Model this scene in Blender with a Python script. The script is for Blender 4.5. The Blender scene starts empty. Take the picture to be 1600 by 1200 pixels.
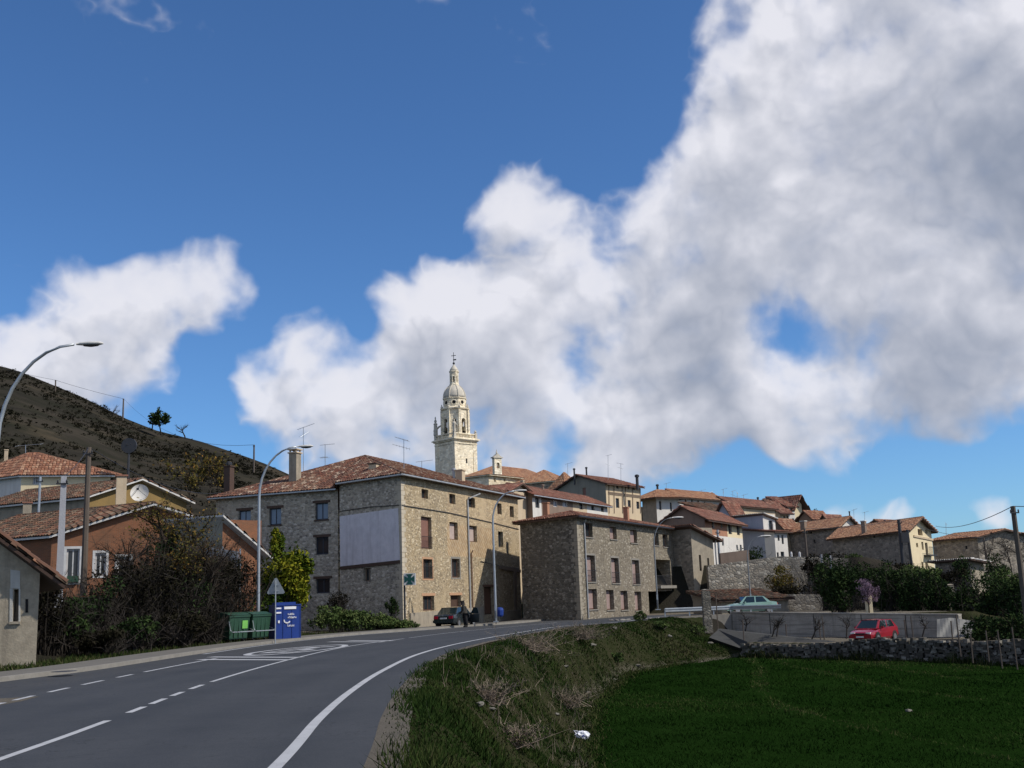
import bpy, bmesh, math, random
import numpy as np
from mathutils import Vector, Matrix
R = math.radians
rng = np.random.default_rng(11)
random.seed(11)
scene = bpy.context.scene
COL = scene.collection

# ------------------------------------------------------------------ camera
F = 1720.0                       # focal length in photo pixels (1600 wide)
PITCH = math.atan(340.0 / F)
ROLL = -0.036
CAM = Vector((0.0, 0.0, 1.65))
MC = Matrix.Rotation(math.pi / 2 + PITCH, 3, 'X') @ Matrix.Rotation(ROLL, 3, 'Z')
cd = bpy.data.cameras.new('camera')
cam = bpy.data.objects.new('camera', cd)
COL.objects.link(cam)
cam.location = CAM
cam.rotation_euler = MC.to_euler()
cd.sensor_width = 36.0
cd.lens = 36.0 * F / 1600.0
cd.clip_start = 0.1
cd.clip_end = 20000.0
scene.camera = cam
scene.render.resolution_x = 1024
scene.render.resolution_y = 768
scene.view_settings.view_transform = 'Standard'
scene.view_settings.look = 'None'
scene.view_settings.exposure = 0.0
scene.view_settings.gamma = 1.0
scene.view_settings.use_curve_mapping = False
scene.cycles.use_denoising = True
scene.cycles.max_bounces = 6
scene.cycles.diffuse_bounces = 3
scene.cycles.glossy_bounces = 3
scene.cycles.transparent_max_bounces = 8
scene.cycles.sample_clamp_indirect = 6.0


def ray(px, py):
    return MC @ Vector(((px - 800) / F, (600 - py) / F, -1.0))


def at(px, py, Y):
    d = ray(px, py)
    return CAM + d * (Y / d.y)


def gp(px, py, z=0.0):
    d = ray(px, py)
    return CAM + d * ((z - CAM.z) / d.z)


def proj(P):
    q = MC.transposed() @ (Vector(P) - CAM)
    return 800 - F * q.x / q.z, 600 + F * q.y / q.z


def vp(px, py, O, n):
    """point where the line of sight meets the plane through O with normal n"""
    d = ray(px, py)
    return CAM + d * ((Vector(O) - CAM).dot(n) / d.dot(n))


def az(deg):
    return Vector((math.sin(R(deg)), math.cos(R(deg)), 0.0))


# ------------------------------------------------------------------ sun and sky
SUN_AZ, SUN_EL = 106.0, 44.0     # azimuth clockwise from +Y
SDIR = Vector((math.sin(R(SUN_AZ)) * math.cos(R(SUN_EL)), math.cos(R(SUN_AZ)) * math.cos(R(SUN_EL)), math.sin(R(SUN_EL))))
sl = bpy.data.lights.new('sun', 'SUN')
sl.energy = 4.4
sl.angle = R(1.0)
sl.color = (1.0, 0.93, 0.82)
so = bpy.data.objects.new('sun', sl)
COL.objects.link(so)
so.rotation_euler = (-SDIR).to_track_quat('-Z', 'Y').to_euler()
so.location = (60, -40, 80)

world = bpy.data.worlds.new('World')
scene.world = world
world.use_nodes = True
wn = world.node_tree
wn.nodes.clear()


def WN(t, **kw):
    n = wn.nodes.new(t)
    for k, v in kw.items():
        setattr(n, k, v)
    return n


def wl(a, b):
    wn.links.new(a, b)


def wmath(op, a, b=None, c=None, clamp=False):
    n = WN('ShaderNodeMath', operation=op)
    n.use_clamp = clamp
    for i, v in enumerate((a, b, c)):
        if v is None:
            continue
        if isinstance(v, (int, float)):
            n.inputs[i].default_value = v
        else:
            wl(v, n.inputs[i])
    return n.outputs[0]


def wvec(op, a, b=None, scale=None):
    n = WN('ShaderNodeVectorMath', operation=op)
    for i, v in enumerate((a, b)):
        if v is None:
            continue
        if isinstance(v, (tuple, list, Vector)):
            n.inputs[i].default_value = tuple(v)
        else:
            wl(v, n.inputs[i])
    if scale is not None:
        n.inputs['Scale'].default_value = scale
    return n


def wrange(v, a, b, c=0.0, d=1.0, smooth=True):
    n = WN('ShaderNodeMapRange')
    n.interpolation_type = 'SMOOTHSTEP' if smooth else 'LINEAR'
    wl(v, n.inputs['Value'])
    n.inputs['From Min'].default_value = a
    n.inputs['From Max'].default_value = b
    n.inputs['To Min'].default_value = c
    n.inputs['To Max'].default_value = d
    return n.outputs['Result']


def wnoise(vec, scale, detail, rough=0.55, w=None):
    n = WN('ShaderNodeTexNoise')
    n.inputs['Scale'].default_value = scale
    n.inputs['Detail'].default_value = detail
    n.inputs['Roughness'].default_value = rough
    wl(vec, n.inputs['Vector'])
    return n


def wmix(fac, a, b):
    n = WN('ShaderNodeMix', data_type='RGBA')
    if isinstance(fac, float):
        n.inputs[0].default_value = fac
    else:
        wl(fac, n.inputs[0])
    for i, v in ((6, a), (7, b)):
        if isinstance(v, tuple):
            n.inputs[i].default_value = v + (1.0,)
        else:
            wl(v, n.inputs[i])
    return n.outputs[2]


sky = WN('ShaderNodeTexSky', sky_type='NISHITA')
sky.sun_disc = False
sky.sun_elevation = R(SUN_EL)
sky.sun_rotation = R(SUN_AZ)
sky.altitude = 900.0
sky.air_density = 1.0
sky.dust_density = 0.6
sky.ozone_density = 2.2
tc = WN('ShaderNodeTexCoord')
DIR = tc.outputs['Generated']
# cumulus: lumps of cloud at directions of the sky, frayed and billowed by noise; the same noise makes the clouds behind the viewer
CLOUDS = [
    # great bank on the right
    (1190, 60, 150, .55), (1160, 40, 90, .35), (1300, 60, 190, .6), (1430, 60, 220, .7), (1570, 90, 240, .8), (1540, 280, 270, .9),
    (1390, 230, 230, .8), (1250, 230, 200, .75), (1150, 230, 130, .5), (1290, 390, 230, .8), (1170, 340, 150, .55), (1450, 430, 230, .8), (1590, 480, 190, .7),
    (1060, 300, 100, .5), (1010, 380, 160, .7), (900, 430, 150, .6), (1080, 440, 180, .7), (960, 490, 180, .7), (1110, 510, 140, .5),
    (820, 310, 100, .62), (800, 350, 80, .3), (880, 360, 80, .35), (860, 470, 120, .4),
    (1350, 580, 200, .75), (1200, 600, 180, .7), (1070, 600, 160, .7), (1490, 600, 190, .75), (1590, 600, 150, .6), (1100, 665, 120, .5), (1250, 650, 130, .45), (1000, 660, 130, .5),
    # middle
    (640, 470, 110, .55), (710, 450, 90, .45), (590, 470, 60, .3), (770, 540, 170, .75), (660, 550, 140, .55), (840, 570, 150, .6), (900, 660, 170, .65), (780, 650, 190, .7), (960, 710, 140, .5),
    (480, 525, 85, .6), (520, 545, 70, .3), (430, 605, 110, .75), (400, 590, 70, .4), (520, 640, 150, .65), (620, 650, 170, .6), (420, 660, 90, .45), (700, 710, 160, .5), (500, 710, 150, .45), (860, 730, 150, .45),
    # left
    (160, 480, 130, .65), (240, 470, 130, .7), (335, 450, 105, .7), (370, 460, 60, .3), (70, 500, 100, .55), (250, 540, 80, .6), (180, 530, 90, .4), (20, 560, 110, .5), (110, 600, 130, .6), (40, 610, 130, .55), (220, 600, 90, .45),
    # small ones low on the right
    (1420, 785, 60, .6), (1350, 800, 80, .4), (1290, 790, 60, .3), (1555, 775, 55, .4), (1390, 720, 35, .3), (280, 318, 55, .12), (940, 20, 40, .2),
    # beyond the frame on both sides
    (1750, 150, 260, .8), (1800, 420, 260, .8), (1900, 700, 200, .6), (-150, 560, 160, .6), (1500, -150, 240, .7), (1250, -120, 180, .5),
]
HOLES = [(1190, 514, 70, .34), (1235, 508, 80, .5), (1290, 500, 80, .42), (1100, 345, 65, .35), (1585, 418, 50, .6), (895, 590, 60, .5), (740, 505, 45, .25), (1440, 720, 130, .55), (1570, 690, 90, .5), (1000, 600, 45, .3), (1180, 135, 60, .22), (850, 340, 30, .2), (565, 530, 50, .3), (330, 560, 70, .3), (1200, 730, 130, .5)]


def cloud_density(vec, warp_amt=0.075):
    warp = wnoise(vec, 8.0, 2.0, 0.55)
    warped = wvec('ADD', vec, wvec('SCALE', wvec('SUBTRACT', warp.outputs['Color'], (0.5, 0.5, 0.5)).outputs[0], scale=warp_amt).outputs[0]).outputs[0]

    def lumps(items):
        acc = None
        for (px, py, rad, wt) in items:
            c = ray(px, py).normalized()
            d = wvec('DISTANCE', warped, tuple(c)).outputs['Value']
            v = wrange(d, rad / F, 0.0, 0.0, wt)
            acc = v if acc is None else wmath('ADD', acc, v)
        return acc
    den = wmath('SUBTRACT', wmath('MINIMUM', lumps(CLOUDS), 1.1), lumps(HOLES))
    den = wmath('MAXIMUM', den, -0.35)
    # scattered clouds over the rest of the sky
    away = wvec('DISTANCE', vec, tuple(ray(800, 420).normalized())).outputs['Value']
    big = wnoise(vec, 2.6, 2.0, 0.5)
    den = wmath('ADD', den, wmath('MULTIPLY', wrange(big.outputs['Fac'], 0.42, 0.68, 0.0, 1.2), wrange(away, 0.62, 0.85)))
    bare = wrange(den, -0.1, 0.35, 0.6, 0.0)
    fr = wnoise(vec, 7.5, 6.0, 0.54)
    out = wmath('ADD', den, wmath('MULTIPLY', wmath('SUBTRACT', fr.outputs['Fac'], 0.5), 3.0))
    bl = wnoise(warped, 17.0, 3.0, 0.5)
    bil = wmath('ABSOLUTE', wmath('SUBTRACT', bl.outputs['Fac'], 0.5))
    out = wmath('ADD', out, wmath('MULTIPLY', wmath('SUBTRACT', 0.09, bil), 2.6))
    return wmath('SUBTRACT', out, bare)


den0 = cloud_density(DIR)
# a second reading a little further towards the light tells how much cloud shades this spot
den1 = cloud_density(wvec('ADD', DIR, (0.012, -0.005, 0.034)).outputs[0])
alpha = wrange(den0, 0.02, 0.88)
shade = wmath('MULTIPLY', wmath('MAXIMUM', wmath('SUBTRACT', den1, 0.25), 0.0), 0.80)
rel = wmath('MULTIPLY', wmath('SUBTRACT', den1, den0), 0.30)
shade = wmath('ADD', wmath('MULTIPLY', shade, 0.37), rel)
for (px, py, rad_, wt_) in ((1530, 210, 260, .36), (1080, 510, 180, .4), (1460, 590, 220, .4), (1140, 655, 160, .35), (1330, 340, 180, .25), (780, 650, 160, .2), (1800, 300, 300, .6)):
    c_ = ray(px, py).normalized()
    shade = wmath('ADD', shade, wrange(wvec('DISTANCE', DIR, tuple(c_)).outputs['Value'], rad_ / F, 0.0, 0.0, wt_))
light = wmath('POWER', 2.718, wmath('MULTIPLY', wmath('MAXIMUM', shade, 0.0), -1.0))
thinb = wrange(den0, 0.3, 1.3, 0.82, 1.0)
alpha = wmath('MULTIPLY', alpha, thinb)
cloud_col = wmix(wrange(light, 0.30, 1.0, 0.0, 1.0, False), (0.27, 0.31, 0.40), (0.82, 0.82, 0.88))
skyc = wvec('SCALE', sky.outputs['Color'], scale=0.1).outputs[0]
tint = wvec('MULTIPLY', skyc, (0.60, 0.93, 1.28)).outputs[0]
final = wmix(wmath('MULTIPLY', alpha, 0.96), tint, cloud_col)
bg = WN('ShaderNodeBackground')
wl(final, bg.inputs['Color'])
bg.inputs['Strength'].default_value = 1.0
wo = WN('ShaderNodeOutputWorld')
wl(bg.outputs[0], wo.inputs['Surface'])
world.cycles.sampling_method = 'MANUAL'
world.cycles.sample_map_resolution = 1024

# ------------------------------------------------------------------ materials
MATS = {}


class NT:
    def __init__(s, name, rough=0.9, spec=0.2):
        s.m = bpy.data.materials.new(name)
        s.m.use_nodes = True
        s.t = s.m.node_tree
        s.b = s.t.nodes['Principled BSDF']
        s.b.inputs['Roughness'].default_value = rough
        s.b.inputs['Specular IOR Level'].default_value = spec
        s.tc = None

    def n(s, t, **kw):
        x = s.t.nodes.new(t)
        for k, v in kw.items():
            setattr(x, k, v)
        return x

    def l(s, a, b):
        s.t.links.new(a, b)

    def co(s, scale=(1, 1, 1), rot=(0, 0, 0)):
        if s.tc is None:
            s.tc = s.n('ShaderNodeTexCoord')
        mp = s.n('ShaderNodeMapping')
        mp.inputs['Scale'].default_value = scale
        mp.inputs['Rotation'].default_value = rot
        s.l(s.tc.outputs['Object'], mp.inputs['Vector'])
        return mp.outputs[0]

    def noise(s, vec, scale, detail=4.0, rough=0.55):
        x = s.n('ShaderNodeTexNoise')
        x.inputs['Scale'].default_value = scale
        x.inputs['Detail'].default_value = detail
        x.inputs['Roughness'].default_value = rough
        s.l(vec, x.inputs['Vector'])
        return x.outputs['Fac']

    def ramp(s, fac, stops, interp='LINEAR'):
        x = s.n('ShaderNodeValToRGB')
        x.color_ramp.interpolation = interp
        e = x.color_ramp.elements
        while len(e) < len(stops):
            e.new(0.5)
        for i, (p, c) in enumerate(stops):
            e[i].position = p
            e[i].color = tuple(c) + (1.0,) if len(c) == 3 else c
        s.l(fac, x.inputs[0])
        return x.outputs['Color']

    def mix(s, fac, a, b, mode='MIX'):
        x = s.n('ShaderNodeMix', data_type='RGBA', blend_type=mode)
        for i, v in ((0, fac), (6, a), (7, b)):
            if isinstance(v, (int, float)):
                x.inputs[i].default_value = v
            elif isinstance(v, tuple):
                x.inputs[i].default_value = v + (1.0,)
            else:
                s.l(v, x.inputs[i])
        return x.outputs[2]

    def math(s, op, a, b=0.0, clamp=False):
        x = s.n('ShaderNodeMath', operation=op)
        x.use_clamp = clamp
        for i, v in ((0, a), (1, b)):
            if isinstance(v, (int, float)):
                x.inputs[i].default_value = v
            else:
                s.l(v, x.inputs[i])
        return x.outputs[0]

    def attr(s, name):
        x = s.n('ShaderNodeAttribute')
        x.attribute_name = name
        return x.outputs['Fac']

    def rng(s, v, a, b, c=0.0, d=1.0):
        x = s.n('ShaderNodeMapRange')
        s.l(v, x.inputs['Value'])
        for k, q in (('From Min', a), ('From Max', b), ('To Min', c), ('To Max', d)):
            x.inputs[k].default_value = q
        return x.outputs[0]

    def bump(s, h, strength=0.5, dist=0.05):
        x = s.n('ShaderNodeBump')
        x.inputs['Strength'].default_value = strength
        x.inputs['Distance'].default_value = dist
        s.l(h, x.inputs['Height'])
        s.l(x.outputs[0], s.b.inputs['Normal'])

    def out(s, col):
        if isinstance(col, tuple):
            s.b.inputs['Base Color'].default_value = col + (1.0,)
        else:
            s.l(col, s.b.inputs['Base Color'])
        return s.m


def stone(name, cols, mortar, scale=3.2, flat=1.7, mw=0.05, stain=(0.16, 0.14, 0.12), stain_amt=0.35):
    t = NT(name, 0.92, 0.15)
    c = t.co((scale, scale, scale * flat))
    wob = t.n('ShaderNodeTexNoise')
    wob.inputs['Scale'].default_value = 1.4
    t.l(c, wob.inputs['Vector'])
    v2 = t.n('ShaderNodeVectorMath', operation='MULTIPLY_ADD')
    t.l(wob.outputs['Color'], v2.inputs[0])
    v2.inputs[1].default_value = (0.55, 0.55, 0.55)
    t.l(c, v2.inputs[2])
    va = t.n('ShaderNodeTexVoronoi')
    vb = t.n('ShaderNodeTexVoronoi', feature='DISTANCE_TO_EDGE')
    for v in (va, vb):
        v.inputs['Scale'].default_value = 1.0
        v.inputs['Randomness'].default_value = 0.9
        t.l(v2.outputs[0], v.inputs['Vector'])
    sep = t.n('ShaderNodeSeparateColor')
    t.l(va.outputs['Color'], sep.inputs[0])
    k = len(cols)
    col = t.ramp(sep.outputs[0], [(i / k, q) for i, q in enumerate(cols)], 'CONSTANT')
    br = t.rng(sep.outputs[1], 0, 1, 0.72, 1.22)
    x = t.n('ShaderNodeVectorMath', operation='SCALE')
    t.l(col, x.inputs[0])
    t.l(br, x.inputs['Scale'])
    grain = t.noise(t.co((1, 1, 1)), 9.0, 6.0, 0.65)
    col = t.mix(t.rng(grain, 0.35, 0.75, 0.0, 0.3), x.outputs[0], stain)
    edge = t.rng(vb.outputs['Distance'], mw * 0.4, mw * 1.6, 1.0, 0.0)
    col = t.mix(edge, col, mortar)
    big = t.noise(t.co((0.35, 0.35, 0.22)), 1.0, 5.0, 0.6)
    col = t.mix(t.rng(big, 0.42, 0.75, 0.0, stain_amt), col, stain)
    ren = t.noise(t.co((.55, .55, .4)), 1.0, 6.0, 0.62)
    renm = t.rng(ren, 0.54, 0.64, 0.0, 0.75)
    col = t.mix(renm, col, tuple(q * .92 for q in mortar))
    h = t.math('ADD', t.rng(vb.outputs['Distance'], 0, 0.2, 0, 1), t.math('MULTIPLY', grain, 0.5))
    h = t.math('MULTIPLY', h, t.rng(renm, 0, .75, 1.0, .35))
    t.bump(h, 0.5, 0.06)
    return t.out(col)


def plaster(name, a, b, stain, rough=0.9, streak=0.4, scale=0.6):
    t = NT(name, rough, 0.15)
    n1 = t.noise(t.co((scale, scale, scale)), 1.0, 6.0, 0.65)
    n2 = t.noise(t.co((2.2, 2.2, 0.18)), 1.0, 5.0, 0.6)
    n3 = t.noise(t.co(), 14.0, 4.0, 0.6)
    col = t.mix(t.rng(n1, 0.3, 0.7), a, b)
    col = t.mix(t.rng(n2, 0.5, 0.78, 0.0, streak), col, stain)
    col = t.mix(t.rng(n3, 0.35, 0.75, 0.0, 0.22), col, stain)
    t.bump(t.math('ADD', n3, n1), 0.4, 0.03)
    return t.out(col)


def tilemat(name, cols, lichen=(0.25, 0.20, 0.13), amt=0.5):
    t = NT(name, 0.85, 0.2)
    r = t.attr('rnd')
    k = len(cols)
    col = t.ramp(r, [(i / k, q) for i, q in enumerate(cols)], 'CONSTANT')
    n = t.noise(t.co(), 0.45, 5.0, 0.65)
    n2 = t.noise(t.co(), 7.0, 4.0, 0.7)
    col = t.mix(t.rng(n, 0.42, 0.7, 0.0, amt), col, lichen)
    col = t.mix(t.rng(n2, 0.45, 0.75, 0.0, 0.45), col, (0.07, 0.05, 0.04))
    t.bump(n2, 0.4, 0.02)
    return t.out(col)


def plain(name, col, rough=0.6, metal=0.0, spec=0.4, var=0.25, scale=3.0):
    t = NT(name, rough, spec)
    t.b.inputs['Metallic'].default_value = metal
    n = t.noise(t.co(), scale, 5.0, 0.6)
    d = tuple(x * 0.6 for x in col)
    return t.out(t.mix(t.rng(n, 0.35, 0.75, 0.0, var * 2), col, d))


def leafmat(name, cols, rough=0.6, trans=0.0):
    t = NT(name, rough, 0.0)
    col = t.ramp(t.attr('rnd'), [(i / max(1, len(cols) - 1), q) for i, q in enumerate(cols)])
    return t.out(col)


def brickmat(name, c1, c2, mortar, scale=1.0, rot=(0, 0, 0), w=0.26, h=0.075, axis='X'):
    """courses run horizontally along any wall: u = x*cos+y*sin of the wall direction"""
    t = NT(name, 0.9, 0.15)
    tcn = t.n('ShaderNodeTexCoord')
    m1 = t.n('ShaderNodeMapping')
    m1.inputs['Rotation'].default_value = (0, 0, rot[2])
    t.l(tcn.outputs['Object'], m1.inputs['Vector'])
    sp = t.n('ShaderNodeSeparateXYZ')
    t.l(m1.outputs[0], sp.inputs[0])
    cb = t.n('ShaderNodeCombineXYZ')
    t.l(sp.outputs[0], cb.inputs[0])
    t.l(sp.outputs[2], cb.inputs[1])
    m2 = t.n('ShaderNodeMapping')
    m2.inputs['Rotation'].default_value = (0, 0, rot[0])
    t.l(cb.outputs[0], m2.inputs['Vector'])
    b = t.n('ShaderNodeTexBrick')
    b.inputs['Scale'].default_value = 1.0
    b.inputs['Brick Width'].default_value = w
    b.inputs['Row Height'].default_value = h
    b.inputs['Mortar Size'].default_value = h * 0.13
    b.inputs['Color1'].default_value = c1 + (1,)
    b.inputs['Color2'].default_value = c2 + (1,)
    b.inputs['Mortar'].default_value = mortar + (1,)
    t.l(m2.outputs[0], b.inputs['Vector'])
    n = t.noise(t.co(), 1.2, 6.0, 0.65)
    col = t.mix(t.rng(n, 0.4, 0.75, 0.0, 0.5), b.outputs['Color'], (0.1, 0.07, 0.05))
    t.bump(b.outputs['Fac'], -0.4, 0.02)
    return t.out(col)


def boardmarked():
    t = NT('board marked concrete', 0.95, 0.1)
    big = t.noise(t.co((.5, .5, 1.2)), 1.0, 6.0, 0.65)
    ban = t.noise(t.co((.25, .25, 7.0)), 1.0, 4.0, 0.6)
    run = t.noise(t.co((1.6, 1.6, .22)), 1.0, 5.0, 0.65)
    fine_ = t.noise(t.co(), 12.0, 5.0, 0.7)
    col = t.mix(t.rng(big, .35, .7), (.42, .385, .335), (.27, .25, .22))
    col = t.mix(t.rng(ban, .48, .62, 0, .6), col, (.17, .16, .14))
    col = t.mix(t.rng(run, .52, .72, 0, .65), col, (.10, .095, .082))
    col = t.mix(t.rng(fine_, .45, .75, 0, .4), col, (.15, .14, .12))
    t.bump(t.math('ADD', ban, fine_), .6, .04)
    return t.out(col)


def glassmat(name, col=(0.02, 0.025, 0.03), rough=0.08):
    t = NT(name, rough, 0.6)
    return t.out(col)


M = MATS
M['stone_a'] = stone('stone warm', [(.39, .30, .18), (.33, .255, .155), (.47, .375, .245), (.25, .2, .13), (.37, .30, .195), (.58, .49, .345)], (.41, .325, .21), 5.0, 1.7)
M['stone_a_left'] = stone('stone grey', [(.42, .375, .30), (.35, .315, .26), (.49, .44, .36), (.28, .255, .215), (.58, .53, .45)], (.42, .375, .305), 4.0, 1.7)
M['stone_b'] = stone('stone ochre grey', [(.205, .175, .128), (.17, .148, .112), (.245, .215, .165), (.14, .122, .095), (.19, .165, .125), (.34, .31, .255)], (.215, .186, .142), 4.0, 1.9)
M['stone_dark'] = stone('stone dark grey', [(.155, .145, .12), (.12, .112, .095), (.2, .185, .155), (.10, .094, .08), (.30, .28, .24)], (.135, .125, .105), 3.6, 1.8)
M['stone_far'] = stone('stone dark brown', [(.30, .26, .21), (.24, .21, .17), (.36, .32, .26), (.2, .18, .15)], (.27, .24, .2), 2.2, 1.8)
M['stone_wall'] = stone('stone retaining', [(.36, .32, .26), (.27, .25, .21), (.45, .42, .36), (.2, .185, .16)], (.2, .18, .15), 2.6, 1.5, 0.06)
M['church'] = stone('ashlar cream', [(.84, .75, .57), (.80, .71, .53), (.88, .80, .63), (.76, .66, .49)], (.74, .64, .47), 1.5, 1.6, 0.02, (.50, .45, .37), 0.22)
M['church_wall'] = stone('ashlar church wall', [(.70, .60, .42), (.62, .53, .36), (.76, .67, .50)], (.55, .47, .34), 1.5, 1.6, 0.03, (.38, .33, .26), 0.3)
M['dome'] = plaster('dome stone', (.60, .55, .46), (.46, .43, .37), (.25, .23, .2), 0.9, 0.5, 1.2)
M['panel'] = plaster('white board plaster', (.72, .69, .72), (.56, .54, .57), (.33, .30, .32), 0.9, 0.6, 1.6)
M['plaster_white'] = plaster('white plaster', (.66, .64, .60), (.55, .53, .50), (.33, .31, .28))
M['plaster_cream'] = plaster('cream plaster', (.72, .62, .42), (.64, .54, .36), (.42, .34, .22))
M['plaster_tan'] = plaster('tan plaster', (.55, .45, .32), (.46, .37, .26), (.28, .22, .16))
M['plaster_olive'] = plaster('olive plaster', (.28, .27, .22), (.23, .22, .18), (.15, .145, .125))
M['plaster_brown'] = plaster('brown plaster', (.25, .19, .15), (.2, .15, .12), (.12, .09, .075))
M['plaster_red'] = plaster('red plaster', (.40, .21, .13), (.33, .17, .11), (.2, .11, .08))
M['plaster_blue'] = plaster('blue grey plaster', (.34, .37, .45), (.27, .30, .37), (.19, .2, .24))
M['plaster_ochre'] = plaster('ochre plaster', (.27, .18, .07), (.2, .14, .06), (.1, .075, .045))
M['plaster_old'] = plaster('old lime plaster', (.36, .315, .245), (.25, .22, .175), (.13, .115, .095), 0.95, 0.6, 1.6)
M['timber_fill'] = plaster('timber house fill', (.62, .50, .33), (.52, .42, .30), (.35, .27, .18))
M['concrete'] = plaster('weathered concrete', (.52, .48, .42), (.36, .335, .295), (.12, .11, .095), 0.95, 0.95, 0.9)
M['concrete_dark'] = plaster('dark concrete', (.065, .066, .064), (.05, .05, .048), (.03, .029, .026), 0.95, 0.6, 0.9)
M['concrete_pole'] = plaster('pole concrete', (.36, .37, .40), (.30, .31, .34), (.2, .2, .21), 0.9, 0.2)
M['pavement'] = plaster('pavement concrete', (.145, .138, .125), (.115, .108, .098), (.07, .066, .06), 0.95, 0.0, 0.8)
M['kerb'] = plaster('kerb stone', (.25, .235, .21), (.19, .18, .16), (.11, .10, .095), 0.9, 0.2, 1.5)
TILE = [(.145, .052, .034), (.105, .044, .031), (.17, .072, .046), (.085, .04, .031), (.21, .125, .085), (.13, .06, .042), (.33, .25, .19), (.095, .048, .037)]
M['tile'] = tilemat('clay tile', TILE, (.26, .17, .11), 0.45)
M['tile_orange'] = tilemat('orange clay tile', [(.38, .19, .105), (.32, .155, .09), (.43, .25, .15), (.27, .135, .085), (.36, .2, .12)], (.28, .18, .12), 0.5)
M['tile_dark'] = tilemat('dark clay tile', [(.24, .10, .07), (.2, .085, .06), (.29, .13, .09), (.17, .08, .06), (.3, .17, .12)], (.14, .10, .08), 0.5)
M['tile_mossy'] = tilemat('mossy clay tile', [(.16, .07, .042), (.115, .057, .038), (.09, .06, .042), (.2, .10, .06), (.07, .05, .036), (.2, .145, .10)], (.06, .05, .033), 0.65)
M['tile_rust'] = tilemat('rust clay tile', [(.25, .11, .065), (.2, .09, .055), (.30, .145, .09), (.17, .08, .055), (.34, .2, .13)], (.2, .12, .08), 0.45)
M['wood_dark'] = plain('dark wood', (.07, .04, .028), 0.7)
M['wood_brown'] = plain('brown wood', (.13, .065, .04), 0.7)
M['wood_pole'] = plain('grey pole wood', (.10, .08, .065), 0.85)
M['timber'] = plain('weathered timber', (.2, .15, .11), 0.85)
M['fascia'] = plain('pale fascia', (.55, .54, .52), 0.7)
M['gutter'] = plain('zinc gutter', (.42, .43, .44), 0.45, 0.5)
M['galv'] = plain('galvanised steel', (.40, .43, .46), 0.45, 0.6)
M['galv_dull'] = plain('dull galvanised steel', (.22, .235, .25), 0.6, 0.4)
M['steel_dark'] = plain('dark steel', (.05, .05, .055), 0.5, 0.4)
M['shutter'] = plain('roller shutter', (.50, .40, .36), 0.6)
M['shutter_red'] = plain('red brown shutter', (.25, .13, .10), 0.6)
M['shutter_mauve'] = plain('mauve roller shutter', (.34, .25, .23), 0.6)
M['frame_white'] = plain('white frame', (.52, .52, .52), 0.5)
M['frame_dark'] = plain('dark frame', (.035, .04, .055), 0.5)
M['frame_brown'] = plain('brown frame', (.10, .05, .035), 0.5)
M['glass'] = glassmat('window glass')
M['glass_blue'] = glassmat('window glass curtained', (.16, .19, .25), 0.2)
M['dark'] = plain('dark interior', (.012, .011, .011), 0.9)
M['brick'] = brickmat('orange brick', (.25, .095, .045), (.18, .072, .036), (.2, .13, .09), rot=(0, 0, R(-20)))
M['lattice'] = brickmat('diagonal brick', (.40, .28, .16), (.35, .245, .14), (.47, .38, .26), rot=(R(45), 0, R(-68)), w=0.9, h=0.32)
M['brick_surround'] = plain('brick surround', (.42, .25, .15), 0.9)
M['black_rubber'] = plain('tyre rubber', (.015, .015, .015), 0.85)
M['alloy'] = plain('wheel alloy', (.45, .46, .48), 0.35, 0.8)
M['car_black'] = NT('dark car paint', 0.22, 0.6).out((.018, .024, .026))
M['car_red'] = NT('red car paint', 0.22, 0.6).out((.26, .010, .02))
M['car_green'] = NT('pale green car paint', 0.25, 0.6).out((.2, .33, .285))
for k in ('car_black', 'car_red', 'car_green'):
    M[k].node_tree.nodes['Principled BSDF'].inputs['Coat Weight'].default_value = 0.6
M['car_glass'] = glassmat('car glass', (.012, .02, .022), 0.04)
M['tail'] = NT('tail lamp red', 0.2, 0.5).out((.4, .01, .03))
M['lamp_clear'] = NT('clear lamp', 0.15, 0.6).out((.75, .75, .72))
M['plate'] = plain('number plate', (.6, .6, .58), 0.5)
M['bin_green'] = plain('green plastic', (.022, .062, .038), 0.45)
M['lime'] = plain('lime sticker', (.16, .42, .09), 0.5)
M['blue_box'] = plain('blue painted steel', (.012, .04, .22), 0.4)
M['white_print'] = plain('white print', (.8, .8, .82), 0.5)
M['sign_back'] = plain('sign back grey', (.33, .36, .38), 0.5, 0.5)
M['cross_green'] = plain('green cross', (.005, .06, .05), 0.3)
M['road_paint'] = plain('road paint', (.34, .35, .37), 0.7, 0.0, 0.3, 0.3, 1.6)
M['bark'] = plain('bark', (.055, .043, .034), 0.95, 0.0, 0.1, 0.3, 6.0)
M['twig'] = plain('dark twig', (.026, .021, .017), 0.95)
M['twig_grey'] = leafmat('dry stems', [(.10, .08, .065), (.19, .155, .125), (.27, .22, .17)], 0.95)
M['leaf_yellow'] = leafmat('laurel leaves', [(.02, .042, .008), (.05, .08, .011), (.12, .135, .014), (.24, .21, .02)])
M['leaf_dark'] = leafmat('dark evergreen leaves', [(.012, .022, .010), (.025, .042, .016), (.04, .06, .02)])
M['leaf_mid'] = leafmat('hedge leaves', [(.035, .06, .02), (.06, .09, .03), (.10, .12, .045)])
M['leaf_olive'] = leafmat('olive ivy leaves', [(.03, .032, .012), (.07, .065, .02), (.13, .10, .025), (.17, .09, .025)])
M['leaf_brown'] = leafmat('winter thicket', [(.007, .0075, .005), (.014, .0135, .009), (.026, .023, .015)])
M['blossom'] = leafmat('pink blossom', [(.13, .085, .125), (.2, .135, .19), (.28, .205, .26)])
M['grass_blade'] = leafmat('grass blades', [(.015, .030, .008), (.024, .042, .011), (.038, .048, .016), (.075, .068, .036)], 0.8)
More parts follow.
